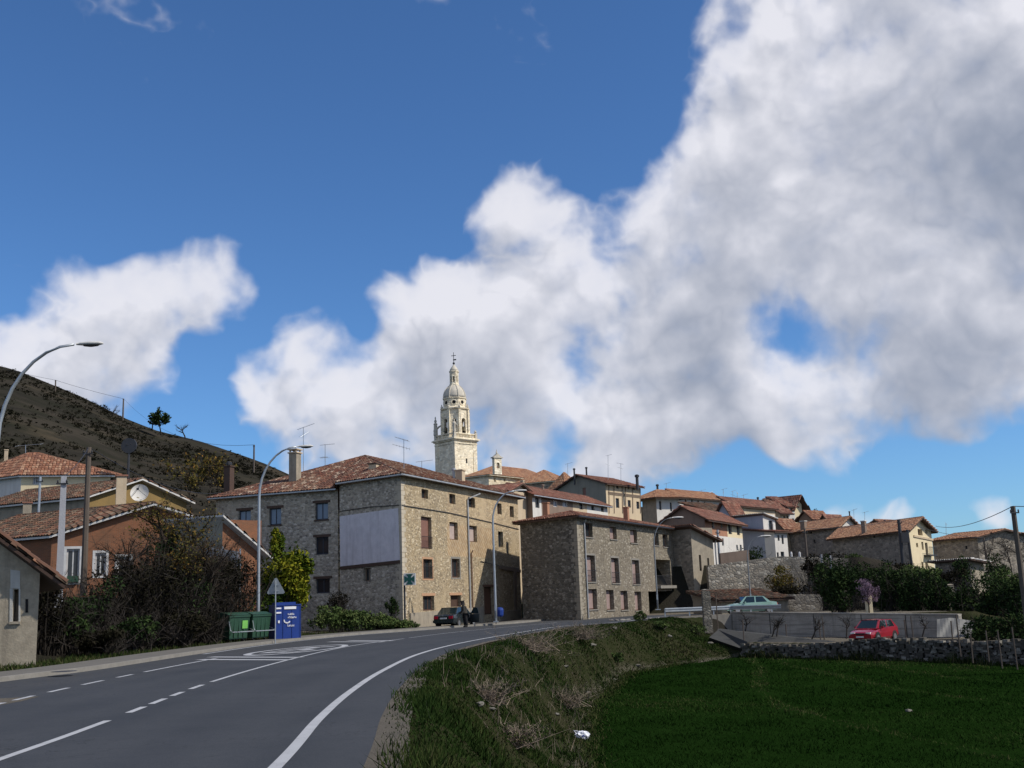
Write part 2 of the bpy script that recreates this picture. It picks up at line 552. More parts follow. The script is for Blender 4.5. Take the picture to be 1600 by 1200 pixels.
M['crop_blade'] = leafmat('young crop', [(.007, .020, .004), (.011, .029, .0055), (.02, .041, .009), (.055, .06, .024)], 0.75)
M['rock'] = plaster('pale rock', (.17, .16, .138), (.11, .104, .09), (.06, .056, .045), 0.95, 0.0, 4.0)
M['concrete_wall'] = boardmarked()
M['bag'] = plain('white plastic bag', (.72, .74, .80), 0.45, 0.0, 0.4, 0.2, 9.0)
M['cloth_dark'] = plain('dark jacket', (.045, .042, .036), 0.9)
M['cloth_black'] = plain('black trousers', (.01, .01, .012), 0.9)
M['skin'] = plain('skin', (.42, .24, .17), 0.6)
M['hair'] = plain('black hair', (.012, .010, .010), 0.7)
M['tarp'] = plain('grey tarpaulin', (.11, .11, .105), 0.6)
M['brass'] = plain('bell bronze', (.12, .10, .06), 0.4, 0.7)


def asphalt():
    t = NT('asphalt', 0.93, 0.12)
    n1 = t.noise(t.co(), 0.25, 6.0, 0.65)
    n2 = t.noise(t.co(), 60.0, 3.0, 0.7)
    n4 = t.noise(t.co(), 4.0, 5.0, 0.7)
    lat = t.attr('lat')
    w = t.math('MULTIPLY', t.math('SUBTRACT', lat, 1.85), 2 * math.pi / 1.68)
    tr = t.math('MULTIPLY', t.math('ADD', t.math('COSINE', w), 1.0), 0.5)
    col = t.mix(t.rng(n1, 0.35, 0.7), (.027, .032, .041), (.045, .050, .060))
    col = t.mix(t.math('MULTIPLY', tr, t.rng(n4, 0.3, 0.7, 0.1, 0.45)), col, (.055, .060, .068))
    col = t.mix(t.rng(n2, 0.4, 0.75, 0, 0.6), col, (.085, .088, .094))
    dirt = t.mix(t.rng(lat, 7.6, 11.0, 0, .55), col, (.065, .062, .056))
    col = t.mix(t.rng(n4, 0.4, 0.65, 0.0, 1.0), col, dirt)
    wb = t.n('ShaderNodeTexNoise')
    wb.inputs['Scale'].default_value = 1.2
    wb.inputs['Detail'].default_value = 4
    t.l(t.co(), wb.inputs['Vector'])
    ad = t.n('ShaderNodeVectorMath', operation='MULTIPLY_ADD')
    t.l(wb.outputs['Color'], ad.inputs[0])
    ad.inputs[1].default_value = (2.2, 2.2, 2.2)
    t.l(t.co((.35, .16, 1)), ad.inputs[2])
    vo = t.n('ShaderNodeTexVoronoi', feature='DISTANCE_TO_EDGE')
    vo.inputs['Scale'].default_value = 0.9
    t.l(ad.outputs[0], vo.inputs['Vector'])
    crack = t.math('MULTIPLY', t.rng(vo.outputs['Distance'], 0.0, 0.018, 1.0, 0.0), t.rng(n1, 0.45, 0.6, 0, 0.7))
    col = t.mix(crack, col, (.018, .019, .022))
    t.bump(n2, 0.4, 0.01)
    return t.out(col)


def paintmat():
    t = NT('road paint', 0.8, 0.2)
    n = t.noise(t.co(), 1.8, 6.0, 0.7)
    n2 = t.noise(t.co(), 30.0, 4.0, 0.75)
    col = t.mix(t.rng(n, 0.35, 0.75, 0, .6), (.38, .39, .41), (.27, .28, .30))
    wear = t.rng(t.math('ADD', t.math('MULTIPLY', n2, .7), t.math('MULTIPLY', n, .5)), 0.66, 0.82, 0.0, 0.75)
    return t.out(t.mix(wear, col, (.06, .064, .072)))


def gravel():
    t = NT('gravel shoulder', 0.95, 0.15)
    n1 = t.noise(t.co(), 1.3, 6.0, 0.7)
    n2 = t.noise(t.co(), 38.0, 4.0, 0.7)
    col = t.mix(t.rng(n1, 0.35, 0.7), (.115, .10, .08), (.062, .056, .045))
    col = t.mix(t.rng(n2, 0.45, 0.7, 0, 0.7), col, (.21, .19, .16))
    t.bump(n2, 0.9, 0.04)
    return t.out(col)


def groundmat():
    t = NT('ground', 1.0, 0.0)
    n1 = t.noise(t.co(), 0.55, 6.0, 0.65)
    n2 = t.noise(t.co(), 6.0, 6.0, 0.7)
    n3 = t.noise(t.co((0.02, 0.05, 0.05)), 1.0, 6.0, 0.62)
    grass = t.mix(t.rng(n1, 0.35, 0.68), (.022, .028, .011), (.036, .034, .019))
    grass = t.mix(t.rng(n2, 0.5, 0.75, 0, 0.6), grass, (.058, .05, .036))
    field = t.mix(t.rng(n1, 0.35, 0.68), (.006, .018, .003), (.010, .026, .005))
    field = t.mix(t.rng(n2, 0.58, 0.78, 0, 0.6), field, (.02, .017, .010))
    scrub = t.mix(t.rng(n3, 0.38, 0.62), (.022, .021, .018), (.042, .037, .030))
    scrub = t.mix(t.rng(t.noise(t.co((.06, .09, .09)), 1.0, 6.0, 0.7), 0.45, 0.65, 0, .8), scrub, (.020, .0215, .015))
    scrub = t.mix(t.rng(t.noise(t.co((.03, .06, .06)), 1.0, 5.0, 0.6), 0.55, 0.7, 0, .6), scrub, (.075, .06, .042))
    dirt = t.mix(t.rng(n2, 0.35, 0.7), (.13, .115, .095), (.20, .18, .15))
    col = t.mix(t.attr('field'), grass, field)
    col = t.mix(t.attr('scrub'), col, scrub)
    col = t.mix(t.attr('dirt'), col, dirt)
    t.bump(t.math('ADD', n2, n1), 0.8, 0.15)
    return t.out(col)


M['asphalt'] = asphalt()
M['gravel'] = gravel()
M['road_paint'] = paintmat()
M['ground'] = groundmat()


# ------------------------------------------------------------------ mesh building
class MB:
    def __init__(s):
        s.v = []
        s.f = []
        s.r = []
        s.mi = []
        s.n = 0

    def add(s, verts, faces, rnd=None, mi=0):
        b = s.n
        s.v.extend([tuple(q) for q in verts])
        s.n += len(verts)
        for i, f in enumerate(faces):
            s.f.append([b + j for j in f])
            s.r.append(0.5 if rnd is None else (rnd if isinstance(rnd, (int, float)) else rnd[i]))
            s.mi.append(mi)

    def addq(s, V, rnd, k=4):
        """V: (n,k,3) array of separate polygons, rnd (n,)"""
        n = len(V)
        b = s.n
        s.v.extend(V.reshape(-1, 3).tolist())
        idx = (np.arange(n * k) + b).reshape(n, k).tolist()
        s.f.extend(idx)
        s.r.extend(rnd.tolist())
        s.mi.extend([0] * n)
        s.n += n * k

    def quad(s, a, b, c, d, mi=0):
        s.add([a, b, c, d], [(0, 1, 2, 3)], None, mi)

    def obox(s, O, ax, ay, az_):
        """box from corner O with edge vectors"""
        O, ax, ay, az_ = map(Vector, (O, ax, ay, az_))
        P = [O, O + ax, O + ax + ay, O + ay]
        P += [q + az_ for q in P]
        s.add(P, [(0, 3, 2, 1), (4, 5, 6, 7), (0, 1, 5, 4), (1, 2, 6, 5), (2, 3, 7, 6), (3, 0, 4, 7)])

    def box(s, c, sx, sy, sz, rz=0.0):
        c = Vector(c)
        ux = Vector((math.cos(rz), math.sin(rz), 0))
        uy = Vector((-math.sin(rz), math.cos(rz), 0))
        s.obox(c - ux * sx / 2 - uy * sy / 2 - Vector((0, 0, sz / 2)), ux * sx, uy * sy, Vector((0, 0, sz)))

    def tube(s, pts, rad, n=6, cap=True):
        pts = [Vector(p) for p in pts]
        if isinstance(rad, (int, float)):
            rad = [rad] * len(pts)
        V = []
        up = None
        for i, p in enumerate(pts):
            d = (pts[min(i + 1, len(pts) - 1)] - pts[max(i - 1, 0)])
            if d.length < 1e-9:
                d = Vector((0, 0, 1))
            d.normalize()
            if up is None or abs(up.dot(d)) > 0.95:
                up = Vector((1, 0, 0)) if abs(d.x) < 0.8 else Vector((0, 1, 0))
            a = d.cross(up).normalized()
            b = d.cross(a).normalized()
            up = -b if False else up
            for k in range(n):
                t = 2 * math.pi * k / n
                V.append(p + a * (rad[i] * math.cos(t)) + b * (rad[i] * math.sin(t)))
        Fc = []
        for i in range(len(pts) - 1):
            for k in range(n):
                k2 = (k + 1) % n
                Fc.append((i * n + k, i * n + k2, (i + 1) * n + k2, (i + 1) * n + k))
        if cap:
            Fc.append(tuple(range(n))[::-1])
            Fc.append(tuple((len(pts) - 1) * n + k for k in range(n)))
        s.add(V, Fc)

    def lathe(s, c, prof, n=16, rot=0.0):
        """prof: list of (radius, z)"""
        c = Vector(c)
        V = []
        for (r, z) in prof:
            for k in range(n):
                t = 2 * math.pi * k / n + rot
                V.append(c + Vector((r * math.cos(t), r * math.sin(t), z)))
        Fc = []
        for i in range(len(prof) - 1):
            for k in range(n):
                k2 = (k + 1) % n
                Fc.append((i * n + k, i * n + k2, (i + 1) * n + k2, (i + 1) * n + k))
        Fc.append(tuple(range(n))[::-1])
        Fc.append(tuple((len(prof) - 1) * n + k for k in range(n)))
        s.add(V, Fc)

    def prism(s, pts, d):
        """polygon extruded by vector d"""
        pts = [Vector(p) for p in pts]
        d = Vector(d)
        n = len(pts)
        s.add(pts + [p + d for p in pts], [tuple(range(n))[::-1], tuple(range(n, 2 * n))] + [(i, (i + 1) % n, n + (i + 1) % n, n + i) for i in range(n)])

    def build(s, name, mat, parent=None, smooth=False, base=None):
        """vertices are in world space; the object hangs under its thing without offset"""
        b = Vector((0, 0, 0))
        if base is not None:
            b = Vector(base)
        elif parent is not None:
            r = parent
            while r.parent is not None:
                r = r.parent
            b = r.location.copy()
        me = bpy.data.meshes.new(name)
        vv = np.array(s.v, dtype=np.float64).reshape(-1, 3) - np.array(b)
        me.from_pydata(vv.tolist(), [], s.f)
        mats = mat if isinstance(mat, (list, tuple)) else [mat]
        for m in mats:
            me.materials.append(m if not isinstance(m, str) else M[m])
        if len(mats) > 1:
            me.polygons.foreach_set('material_index', s.mi)
        a = me.attributes.new('rnd', 'FLOAT', 'FACE')
        a.data.foreach_set('value', s.r)
        if smooth:
            me.polygons.foreach_set('use_smooth', [True] * len(me.polygons))
        me.update()
        o = bpy.data.objects.new(name, me)
        COL.objects.link(o)
        if parent is not None:
            o.parent = parent
        elif base is not None:
            o.location = b
        return o


def thing(name, label, cat, loc=(0, 0, 0), group=None):
    o = bpy.data.objects.new(name, None)
    o.empty_display_size = 0.3
    COL.objects.link(o)
    o.location = loc
    o['label'] = label
    o['category'] = cat
    if group:
        o['group'] = group
    return o


def tag(o, label, cat, group=None):
    o['label'] = label
    o['category'] = cat
    if group:
        o['group'] = group
    return o


def copy_tree(o, parent=None):
    c = o.copy()
    COL.objects.link(c)
    if parent is not None:
        c.parent = parent
    for ch in list(o.children):
        copy_tree(ch, c)
    return c


# ------------------------------------------------------------------ terrain
def sm(t):
    t = np.clip(t, 0, 1)
    return t * t * (3 - 2 * t)


EDGE = [(-0.55, -25), (-0.65, 5), (-1.0, 11.5), (-1.75, 19), (-2.2, 25), (-2.4, 32), (-1.9, 39.5), (0.1, 50), (3.7, 64.5), (6.6, 73.5), (9.6, 81), (11.6, 86.2)]
POLY_P = EDGE + [(17.2, 88.9), (28.8, 72.6), (29.6, 73.4), (25, 95), (36, 113), (0, 113), (-30, 99), (-23, 92), (-13.6, 76), (-15.4, 62), (-17.5, 46), (-24, 40), (-30, 30), (-30, -25)]
POLY_F = [(1.3, -25), (1.35, 15), (1.75, 36), (3.2, 53), (6.1, 66), (10, 71.5), (14.0, 75.0), (14.55, 74.65), (44.25, 45.55), (90, 30), (90, -25)]
POLY_Y = [(14.2, 81.5), (16.7, 88.2), (28.2, 72.2), (46, 56), (45.2, 46.6), (15.6, 75.7)]
POLY_L = [(-21, 54), (-19.5, 66), (-25, 84), (-33, 97), (-44, 104), (-120, 104), (-120, 38), (-30, 46)]
RX = [-900, -600, -260, -195, -168, -149, -137, -122, -98, -85.5, -68, -40, 0, 60, 200, 900]
RZ = [120, 125, 112, 98, 86, 76, 71, 67, 58, 52, 43, 33, 24, 14, 0, -8]


def inpoly(X, Y, poly):
    ins = np.zeros(X.shape, bool)
    n = len(poly)
    for i in range(n):
        x1, y1 = poly[i]
        x2, y2 = poly[(i + 1) % n]
        if y1 == y2:
            continue
        c = ((Y < y1) != (Y < y2)) & (X < (x2 - x1) * (Y - y1) / (y2 - y1) + x1)
        ins ^= c
    return ins


def dpoly(X, Y, poly, closed=True):
    best = np.full(X.shape, 1e9)
    n = len(poly)
    for i in range(n if closed else n - 1):
        x1, y1 = poly[i]
        x2, y2 = poly[(i + 1) % n]
        dx, dy = x2 - x1, y2 - y1
        t = np.clip(((X - x1) * dx + (Y - y1) * dy) / (dx * dx + dy * dy), 0, 1)
        best = np.minimum(best, np.hypot(X - x1 - t * dx, Y - y1 - t * dy))
    return best


def wave(X, Y, s, seed):
    return (np.sin(X / s + seed) * np.cos(Y / s * 1.13 + seed * 2.1) + 0.5 * np.sin(X / s * 2.3 + Y / s * 1.7 + seed) + 0.3 * np.sin(X / s * 4.1 - Y / s * 3.7 + seed * 3))


def hill(X, Y):
    b0 = 4.6 * sm((X - 6) / 9) - 4.0 * sm((X - 32) / 9)
    vil = b0 * (1 - 0.5 * sm((Y - 130) / 60)) + 0.18 * np.clip(Y - 138, 0, 105) * (1 - 0.85 * sm((X / np.maximum(Y, 60) - 0.24) / 0.12)) * (1 - 0.5 * sm((-X - 10) / 40))
    vil = vil * (1 - sm((Y - 260) / 250)) - 8 * sm((Y - 260) / 250)
    zr = np.interp(X * 420.0 / np.maximum(Y, 60), RX, RZ) * 1.0
    t = np.clip((Y - 112) / 308.0, 0, 1)
    left = 4 + (zr - 4) * (0.75 * t + 0.25 * t * t)
    left = left + 1.6 * wave(X, Y, 17, 1.0) * t * (1 - t) * 2.2 + 0.5 * wave(X, Y, 6, 2.0) * t * (1 - t) * 3
    lf = sm((20 - X) / 50)
    left = left * lf + vil * (1 - lf)
    z = np.maximum(vil, left)
    back = sm((Y - 425) / 500)
    return z * (1 - back) - 25 * back


def ground(X, Y):
    X = np.asarray(X, float)
    Y = np.asarray(Y, float)
    zs = [np.zeros(X.shape), -3.0 + 0.45 * sm((Y - 48) / 26) + 0.05 * wave(X, Y, 3.1, 0.3), np.full(X.shape, -1.6) + 0.03 * wave(X, Y, 2, 1), np.full(X.shape, 2.6), hill(X, Y)]
    ins, ds = [], []
    for p in (POLY_P, POLY_F, POLY_Y, POLY_L):
        ins.append(inpoly(X, Y, p))
        ds.append(dpoly(X, Y, p))
    hy = np.where(X < -28, 104 + 0 * X, np.where(X > 30, 104.0, 114.0))
    ins.append(Y > hy)
    ds.append(np.abs(Y - hy))
    w = sum(1.0 / np.maximum(d, 0.02) ** 1.6 for d in ds)
    z = sum(zz / np.maximum(d, 0.02) ** 1.6 for zz, d in zip(zs, ds)) / w
    anyin = np.zeros(X.shape, bool)
    for i in ins:
        anyin |= i
    bumps = 0.10 * wave(X, Y, 1.7, 0.7) + 0.06 * wave(X, Y, 0.6, 1.9)
    dmin = np.min(np.array(ds), axis=0)
    z = z + np.where(anyin, 0, bumps * np.clip(dmin / 0.8, 0, 1))
    for zz, i in zip(zs, ins):
        z = np.where(i, zz, z)
    return z


def gz(x, y):
    return float(ground(np.array([x]), np.array([y]))[0])


def axis_lines(segs):
    out = []
    for a, b, st in segs:
        n = max(1, int(round((b - a) / st)))
        out += [a + (b - a) * i / n for i in range(n)]
    out.append(segs[-1][1])
    return np.array(out)


gx = axis_lines([(-900, -300, 40), (-300, -60, 6), (-60, -30, 2), (-30, -4, 0.8), (-4, 30, 0.35), (30, 60, 1.2), (60, 200, 8), (200, 900, 60)])
gy = axis_lines([(-25, 8, 1.5), (8, 90, 0.4), (90, 120, 1.0), (120, 440, 4.0), (440, 1000, 40), (1000, 6000, 500)])
GX, GY = np.meshgrid(gx, gy)
GZ = ground(GX, GY)
inP = inpoly(GX, GY, POLY_P)
GZ = np.where(inP, GZ - 0.03, GZ)
me = bpy.data.meshes.new('ground')
nx, ny = len(gx), len(gy)
V = np.stack([GX, GY, GZ], -1).reshape(-1, 3)
ii = np.arange(nx * ny).reshape(ny, nx)
Q = np.stack([ii[:-1, :-1], ii[:-1, 1:], ii[1:, 1:], ii[1:, :-1]], -1).reshape(-1, 4)
me.from_pydata(V.tolist(), [], Q.tolist())
me.materials.append(M['ground'])
fieldm = np.where(inpoly(GX, GY, POLY_F), 1.0, 0.0)
scrubm = np.maximum(np.clip(sm((GY - 100) / 25), 0, 1), np.where((GX > 14) & ~inpoly(GX, GY, POLY_P), sm((GY - 74) / 8), 0) * np.where(inpoly(GX, GY, POLY_F), 0, 1))
scrubm = np.maximum(scrubm, np.where((GX < -16) & (GY > 40), .85, 0))
dirtm = np.where(inpoly(GX, GY, POLY_Y), 0.75, 0.0)
fb_ = dpoly(GX, GY, POLY_F[1:7], False)
dirtm = np.maximum(dirtm, np.where(inpoly(GX, GY, POLY_F), 0, np.clip(1 - fb_ / 0.55, 0, 1) * 0.8))
dirtm = np.maximum(dirtm, np.where(inP & (GY > 76) & (GX > -9), 0.9, 0))
for nm, arr in (('field', fieldm), ('scrub', scrubm), ('dirt', dirtm)):
    a = me.attributes.new(nm, 'FLOAT', 'POINT')
    a.data.foreach_set('value', arr.reshape(-1).astype(np.float32))
me.polygons.foreach_set('use_smooth', [True] * len(me.polygons))
go = bpy.data.objects.new('ground', me)
COL.objects.link(go)
go['kind'] = 'structure'


# ------------------------------------------------------------------ road, kerb, pavement, markings
def spline(pts, step=0.6):
    """Catmull-Rom through (x,y) points, resampled"""
    P = [np.array(p, float) for p in pts]
    P = [2 * P[0] - P[1]] + P + [2 * P[-1] - P[-2]]
    out = []
    for i in range(1, len(P) - 2):
        n = max(2, int(np.linalg.norm(P[i + 1] - P[i]) / step))
        for k in range(n):
            t = k / n
            a, b, c, d = P[i - 1], P[i], P[i + 1], P[i + 2]
            out.append(0.5 * ((2 * b) + (-a + c) * t + (2 * a - 5 * b + 4 * c - d) * t * t + (-a + 3 * b - 3 * c + d) * t ** 3))
    out.append(P[-2])
    return np.array(out)


def offset(C, d):
    """shift a polyline sideways (d>0: to the right of its direction)"""
    T = np.gradient(C, axis=0)
    T /= np.linalg.norm(T, axis=1)[:, None]
    N = np.stack([T[:, 1], -T[:, 0]], 1)
    return C + N * d


def sheet(mb, A, B, z, mi=0):
    for i in range(len(A) - 1):
        mb.quad((A[i][0], A[i][1], z), (B[i][0], B[i][1], z), (B[i + 1][0], B[i + 1][1], z), (A[i + 1][0], A[i + 1][1], z), mi)


def resample(C, n):
    d = np.r_[0, np.cumsum(np.linalg.norm(np.diff(C, axis=0), axis=1))]
    t = np.linspace(0, d[-1], n)
    return np.stack([np.interp(t, d, C[:, 0]), np.interp(t, d, C[:, 1])], 1)


def g2(px, py):
    p = gp(px, py, 0.0)
    return (p.x, p.y)


# the painted right edge line, as seen in the photograph, on the plane of the road
RL = spline([(-1.9, -24), (-2.0, 2), g2(430, 1200), g2(500, 1122), g2(550, 1079), g2(600, 1047), g2(655, 1022), g2(720, 1005), g2(800, 990.5), g2(880, 978.5), (7.2, 79.0), (10.2, 89.5), (14, 96), (22, 100), (34, 98)], 0.5)
CL = spline([(-5.4, -24), (-5.6, 2), g2(0, 1187), g2(170, 1126), g2(330, 1066), g2(450, 1031.5), g2(540, 1011), g2(620, 999.5), g2(720, 987), (0.6, 79), (5, 89)], 0.5)
KL = spline([(-16.5, -24), (-16.3, 12), g2(0, 1066), g2(150, 1047), g2(300, 1023.5), g2(400, 1009), g2(480, 999.5), g2(560, 992), g2(640, 986.2), g2(720, 980), (-1.4, 84), (1.5, 92), (3, 104)], 0.5)
AR = offset(RL, 0.95)
n = 220
A_, B_ = resample(KL, n), resample(AR, n)
KA = 26
me = bpy.data.meshes.new('road')
tt = np.linspace(0, 1, KA + 1)
RV = A_[:, None, :] * (1 - tt)[None, :, None] + B_[:, None, :] * tt[None, :, None]
lat_ = np.linalg.norm(RV - B_[:, None, :], axis=2)
RV = np.concatenate([RV, np.full(RV.shape[:2] + (1,), 0.004)], -1).reshape(-1, 3)
ii = np.arange(n * (KA + 1)).reshape(n, KA + 1)
me.from_pydata(RV.tolist(), [], np.stack([ii[:-1, :-1], ii[:-1, 1:], ii[1:, 1:], ii[1:, :-1]], -1).reshape(-1, 4).tolist())
me.materials.append(M['asphalt'])
at_ = me.attributes.new('lat', 'FLOAT', 'POINT')
at_.data.foreach_set('value', lat_.reshape(-1).astype(np.float32))
road = bpy.data.objects.new('road', me)
COL.objects.link(road)
road['kind'] = 'structure'
# verge of gravel between asphalt and grass
mb = MB()
G2 = offset(RL, 1.0)
nn = len(G2)
wob = 1.0 + 0.12 * np.sin(np.arange(nn) * 0.31) * np.cos(np.arange(nn) * 0.17) + rng.normal(0, 0.02, nn)
yy = RL[:, 1]
wd = np.interp(yy, [-25, 12, 25, 40, 60, 80], [0.9, 0.45, 0.36, 0.28, 0.2, 0.3]) * wob
T = np.gradient(G2, axis=0)
T /= np.linalg.norm(T, axis=1)[:, None]
G3 = G2 + np.stack([T[:, 1], -T[:, 0]], 1) * wd[:, None]
sheet(mb, offset(RL, 0.9), G3, 0.001)
gv = mb.build('gravel_verge', 'gravel')
gv['kind'] = 'structure'
# kerb and pavement along the left side
K1 = KL
K2 = offset(KL, -0.16)
PV = offset(KL, -2.1)
mb = MB()
for i in range(len(K1) - 1):
    a, b, c, d = K1[i], K2[i], K2[i + 1], K1[i + 1]
    mb.quad((a[0], a[1], 0.0), (a[0], a[1], .13), (d[0], d[1], .13), (d[0], d[1], 0.0))
    mb.quad((a[0], a[1], .13), (b[0], b[1], .135), (c[0], c[1], .135), (d[0], d[1], .13))
kb = mb.build('kerb', 'kerb')
kb['kind'] = 'structure'
mb = MB()
sheet(mb, PV, K2, 0.13)
for i in range(len(PV) - 1):
    mb.quad((PV[i][0], PV[i][1], -0.05), (PV[i][0], PV[i][1], .13), (PV[i + 1][0], PV[i + 1][1], .13), (PV[i + 1][0], PV[i + 1][1], -0.05))
pv = mb.build('pavement', 'pavement')
pv['kind'] = 'structure'

MZ = 0.009
NMARK = [0]


def strip(C, w, ya=None, yb=None, z=MZ, name='road_marking'):
    A = offset(C, -w / 2)
    B = offset(C, w / 2)
    m = np.ones(len(C), bool)
    if ya is not None:
        m = (C[:, 1] >= ya) & (C[:, 1] <= yb)
    k = np.where(m)[0]
    if len(k) < 2:
        return None
    mb = MB()
    sheet(mb, A[k[0]:k[-1] + 1], B[k[0]:k[-1] + 1], z)
    o = mb.build(name, 'road_paint', road)
    return o


fine = lambda C: resample(C, 1400)
strip(fine(RL), 0.155, -20, 95).name = 'edge_line'
fc = fine(CL)
fl = fine(offset(CL, -3.35))


def ypx(px, py):
    return gp(px, py, 0.0).y


strip(fc, 0.13, -5, ypx(170, 1126), name='centre_line')
for a, b in (((190, 1115), (220, 1105)), ((232, 1101), (257, 1092)), ((270, 1088), (292, 1081)), ((302, 1077), (322, 1070))):
    strip(fc, 0.13, ypx(*a), ypx(*b), name='lane_dash')
strip(fc, 0.12, ypx(332, 1066), ypx(630, 998), name='centre_line')
strip(fc, 0.10, ypx(640, 997), 84, name='centre_line')
for a, b in (((0, 1104), (36, 1097)), ((60, 1092), (87, 1086)), ((104, 1080), (130, 1074)), ((145, 1069), (170, 1063)), ((184, 1058), (203, 1054))):
    strip(fl, 0.13, ypx(*a) - 0.3, ypx(*b), name='lane_dash')
strip(fl, 0.13, ypx(208, 1051), ypx(300, 1030), name='edge_line')
strip(fine(offset(KL, 0.35)), 0.16, ypx(330, 1022), 80, name='edge_line')
# transverse bars before and after the speed roundel
for (a, b) in (((328, 1027.0), (470, 1027.6)), ((312, 1031.0), (452, 1031.6)), ((515, 1003.2), (600, 1003.4)), ((545, 1001.2), (614, 1001.6))):
    p, q = gp(*a), gp(*b)
    d = (q - p).normalized()
    s_ = Vector((-d.y, d.x, 0)) * 0.22
    mb = MB()
    mb.quad((p.x - s_.x, p.y - s_.y, MZ + .004), (q.x - s_.x, q.y - s_.y, MZ + .004), (q.x + s_.x, q.y + s_.y, MZ + .004), (p.x + s_.x, p.y + s_.y, MZ + .004))
    mb.build('warning_bar', 'road_paint', road)
# roundel with 50, stretched along the lane
ra, rb = gp(394, 1019), gp(541, 1013)
rc = (ra + rb) / 2
rc2 = gp(468, 1015.6)
ax_ = Vector((0.17, 0.985, 0)).normalized()
la = 4.6
lb = 1.45
sx_ = Vector((ax_.y, -ax_.x, 0))
mb = MB()
N = 64
for k in range(N):
    t0, t1 = 2 * math.pi * k / N, 2 * math.pi * (k + 1) / N
    q = []
    for (t, f) in ((t0, 1.0), (t1, 1.0), (t1, 0.84), (t0, 0.84)):
        p = rc2 + ax_ * (la * math.cos(t) * (f if f == 1 else 0.88)) + sx_ * (lb * math.sin(t) * f)
        q.append((p.x, p.y, MZ + 0.008))
    mb.quad(*q)
mb.build('speed_roundel', 'road_paint', road)
# digits read by drivers coming towards the viewer
SEG5 = [((0, 1), (1, 1)), ((0, 1), (0, .52)), ((0, .52), (1, .52)), ((1, .52), (1, 0)), ((1, 0), (0, 0))]
SEG0 = [((0, 1), (1, 1)), ((0, 1), (0, 0)), ((1, 1), (1, 0)), ((1, 0), (0, 0))]
for off_, seg in ((-0.62, SEG5), (0.12, SEG0)):
    mb = MB()
    for (a, b) in seg:
        P = []
        for q in (a, b):
            P.append(rc2 - sx_ * (off_ + q[0] * 0.5) - ax_ * ((q[1] - .5) * 4.6))
        d = (P[1] - P[0]).normalized()
        w_ = 0.09 if abs(d.dot(ax_)) > .7 else 0.3
        e = Vector((-d.y, d.x, 0)) * w_
        ext = d * (0.3 if abs(d.dot(ax_)) > .7 else 0.09)
        z = MZ + .004 + .001 * len(mb.f)
        mb.quad(*[(v.x, v.y, z) for v in (P[0] - e - ext, P[1] - e + ext, P[1] + e + ext, P[0] + e - ext)])
    mb.build('speed_digit', 'road_paint', road)
# dusty apron of the lane that joins on the left
mb = MB()
ap_ = [gp(-120, 1098), gp(62, 1088.5), gp(34, 1096), gp(-10, 1104), gp(-120, 1124)]
mb.add([(q.x, q.y, .0065) for q in ap_], [(0, 4, 3, 2, 1)])
mb.build('dusty_apron', 'gravel', road)
# manhole on the pavement
mb = MB()
c = gp(100, 1049, 0.134)
mb.lathe((c.x, c.y, 0.131), [(0.36, 0), (0.36, 0.008), (0.05, 0.009)], 20)
mb.build('manhole_cover', 'steel_dark', pv)

# ------------------------------------------------------------------ houses
UP = Vector((0, 0, 1))


def tile_plane(mb, pts, w=0.25, l=0.45):
    """rows of half-round clay tiles over a planar polygon whose first edge is the eave"""
    P = np.array([tuple(p) for p in pts])
    e = P[1] - P[0]
    e = e / np.linalg.norm(e)
    nrm = np.zeros(3)
    for i in range(len(P)):
        nrm += np.cross(P[i], P[(i + 1) % len(P)])
    nrm /= np.linalg.norm(nrm)
    if nrm[2] < 0:
        nrm = -nrm
    s = np.cross(nrm, e)
    if s[2] < 0:
        s = -s
    q = np.stack([(P - P[0]) @ e, (P - P[0]) @ s], 1)
    x = q[:, 0].min() + w / 2
    A, B, C_ = [], [], []
    while x < q[:, 0].max():
        ys = []
        for i in range(len(q)):
            a, b = q[i], q[(i + 1) % len(q)]
            if (a[0] <= x) != (b[0] <= x):
                ys.append(a[1] + (b[1] - a[1]) * (x - a[0]) / (b[0] - a[0]))
        if len(ys) >= 2:
            s0, s1 = min(ys), max(ys)
            k = int((s1 - s0) / l) + 1
            off = rng.uniform(-0.04, 0.04)
            for j in range(k):
                a = s0 + j * l + (off if j else -0.05)
                b = min(a + l * 1.15, s1)
                if b - a > 0.08:
                    A.append((x + rng.normal(0, 0.012), a, b))
        x += w
    if not A:
        return
    A = np.array(A)
    nT = len(A)
    ang = np.radians([0, 55, 125, 180])
    cx = -np.cos(ang) * w * 0.5
    cz = np.sin(ang) * w * 0.36
    lift0 = 0.055 + rng.normal(0, 0.008, nT)
    lift1 = 0.012
    rings = []
    for (si, lf) in ((A[:, 1], lift0), (A[:, 2], np.full(nT, lift1))):
        ring = []
        for k in range(4):
            loc = P[0][None] + (A[:, 0] + cx[k])[:, None] * e + si[:, None] * s + (lf + cz[k])[:, None] * nrm
            ring.append(loc)
        rings.append(np.stack(ring, 1))
    r = rng.random(nT)
    for k in range(3):
        Vq = np.stack([rings[0][:, k], rings[0][:, k + 1], rings[1][:, k + 1], rings[1][:, k]], 1)
        mb.addq(Vq, r)
    # open front end of each tile, closed by a dark-free cap so that the eave shows its scallops
    Vq = np.stack([rings[0][:, 0], rings[0][:, 1], rings[0][:, 2], rings[0][:, 3]], 1)
    mb.addq(Vq, r)


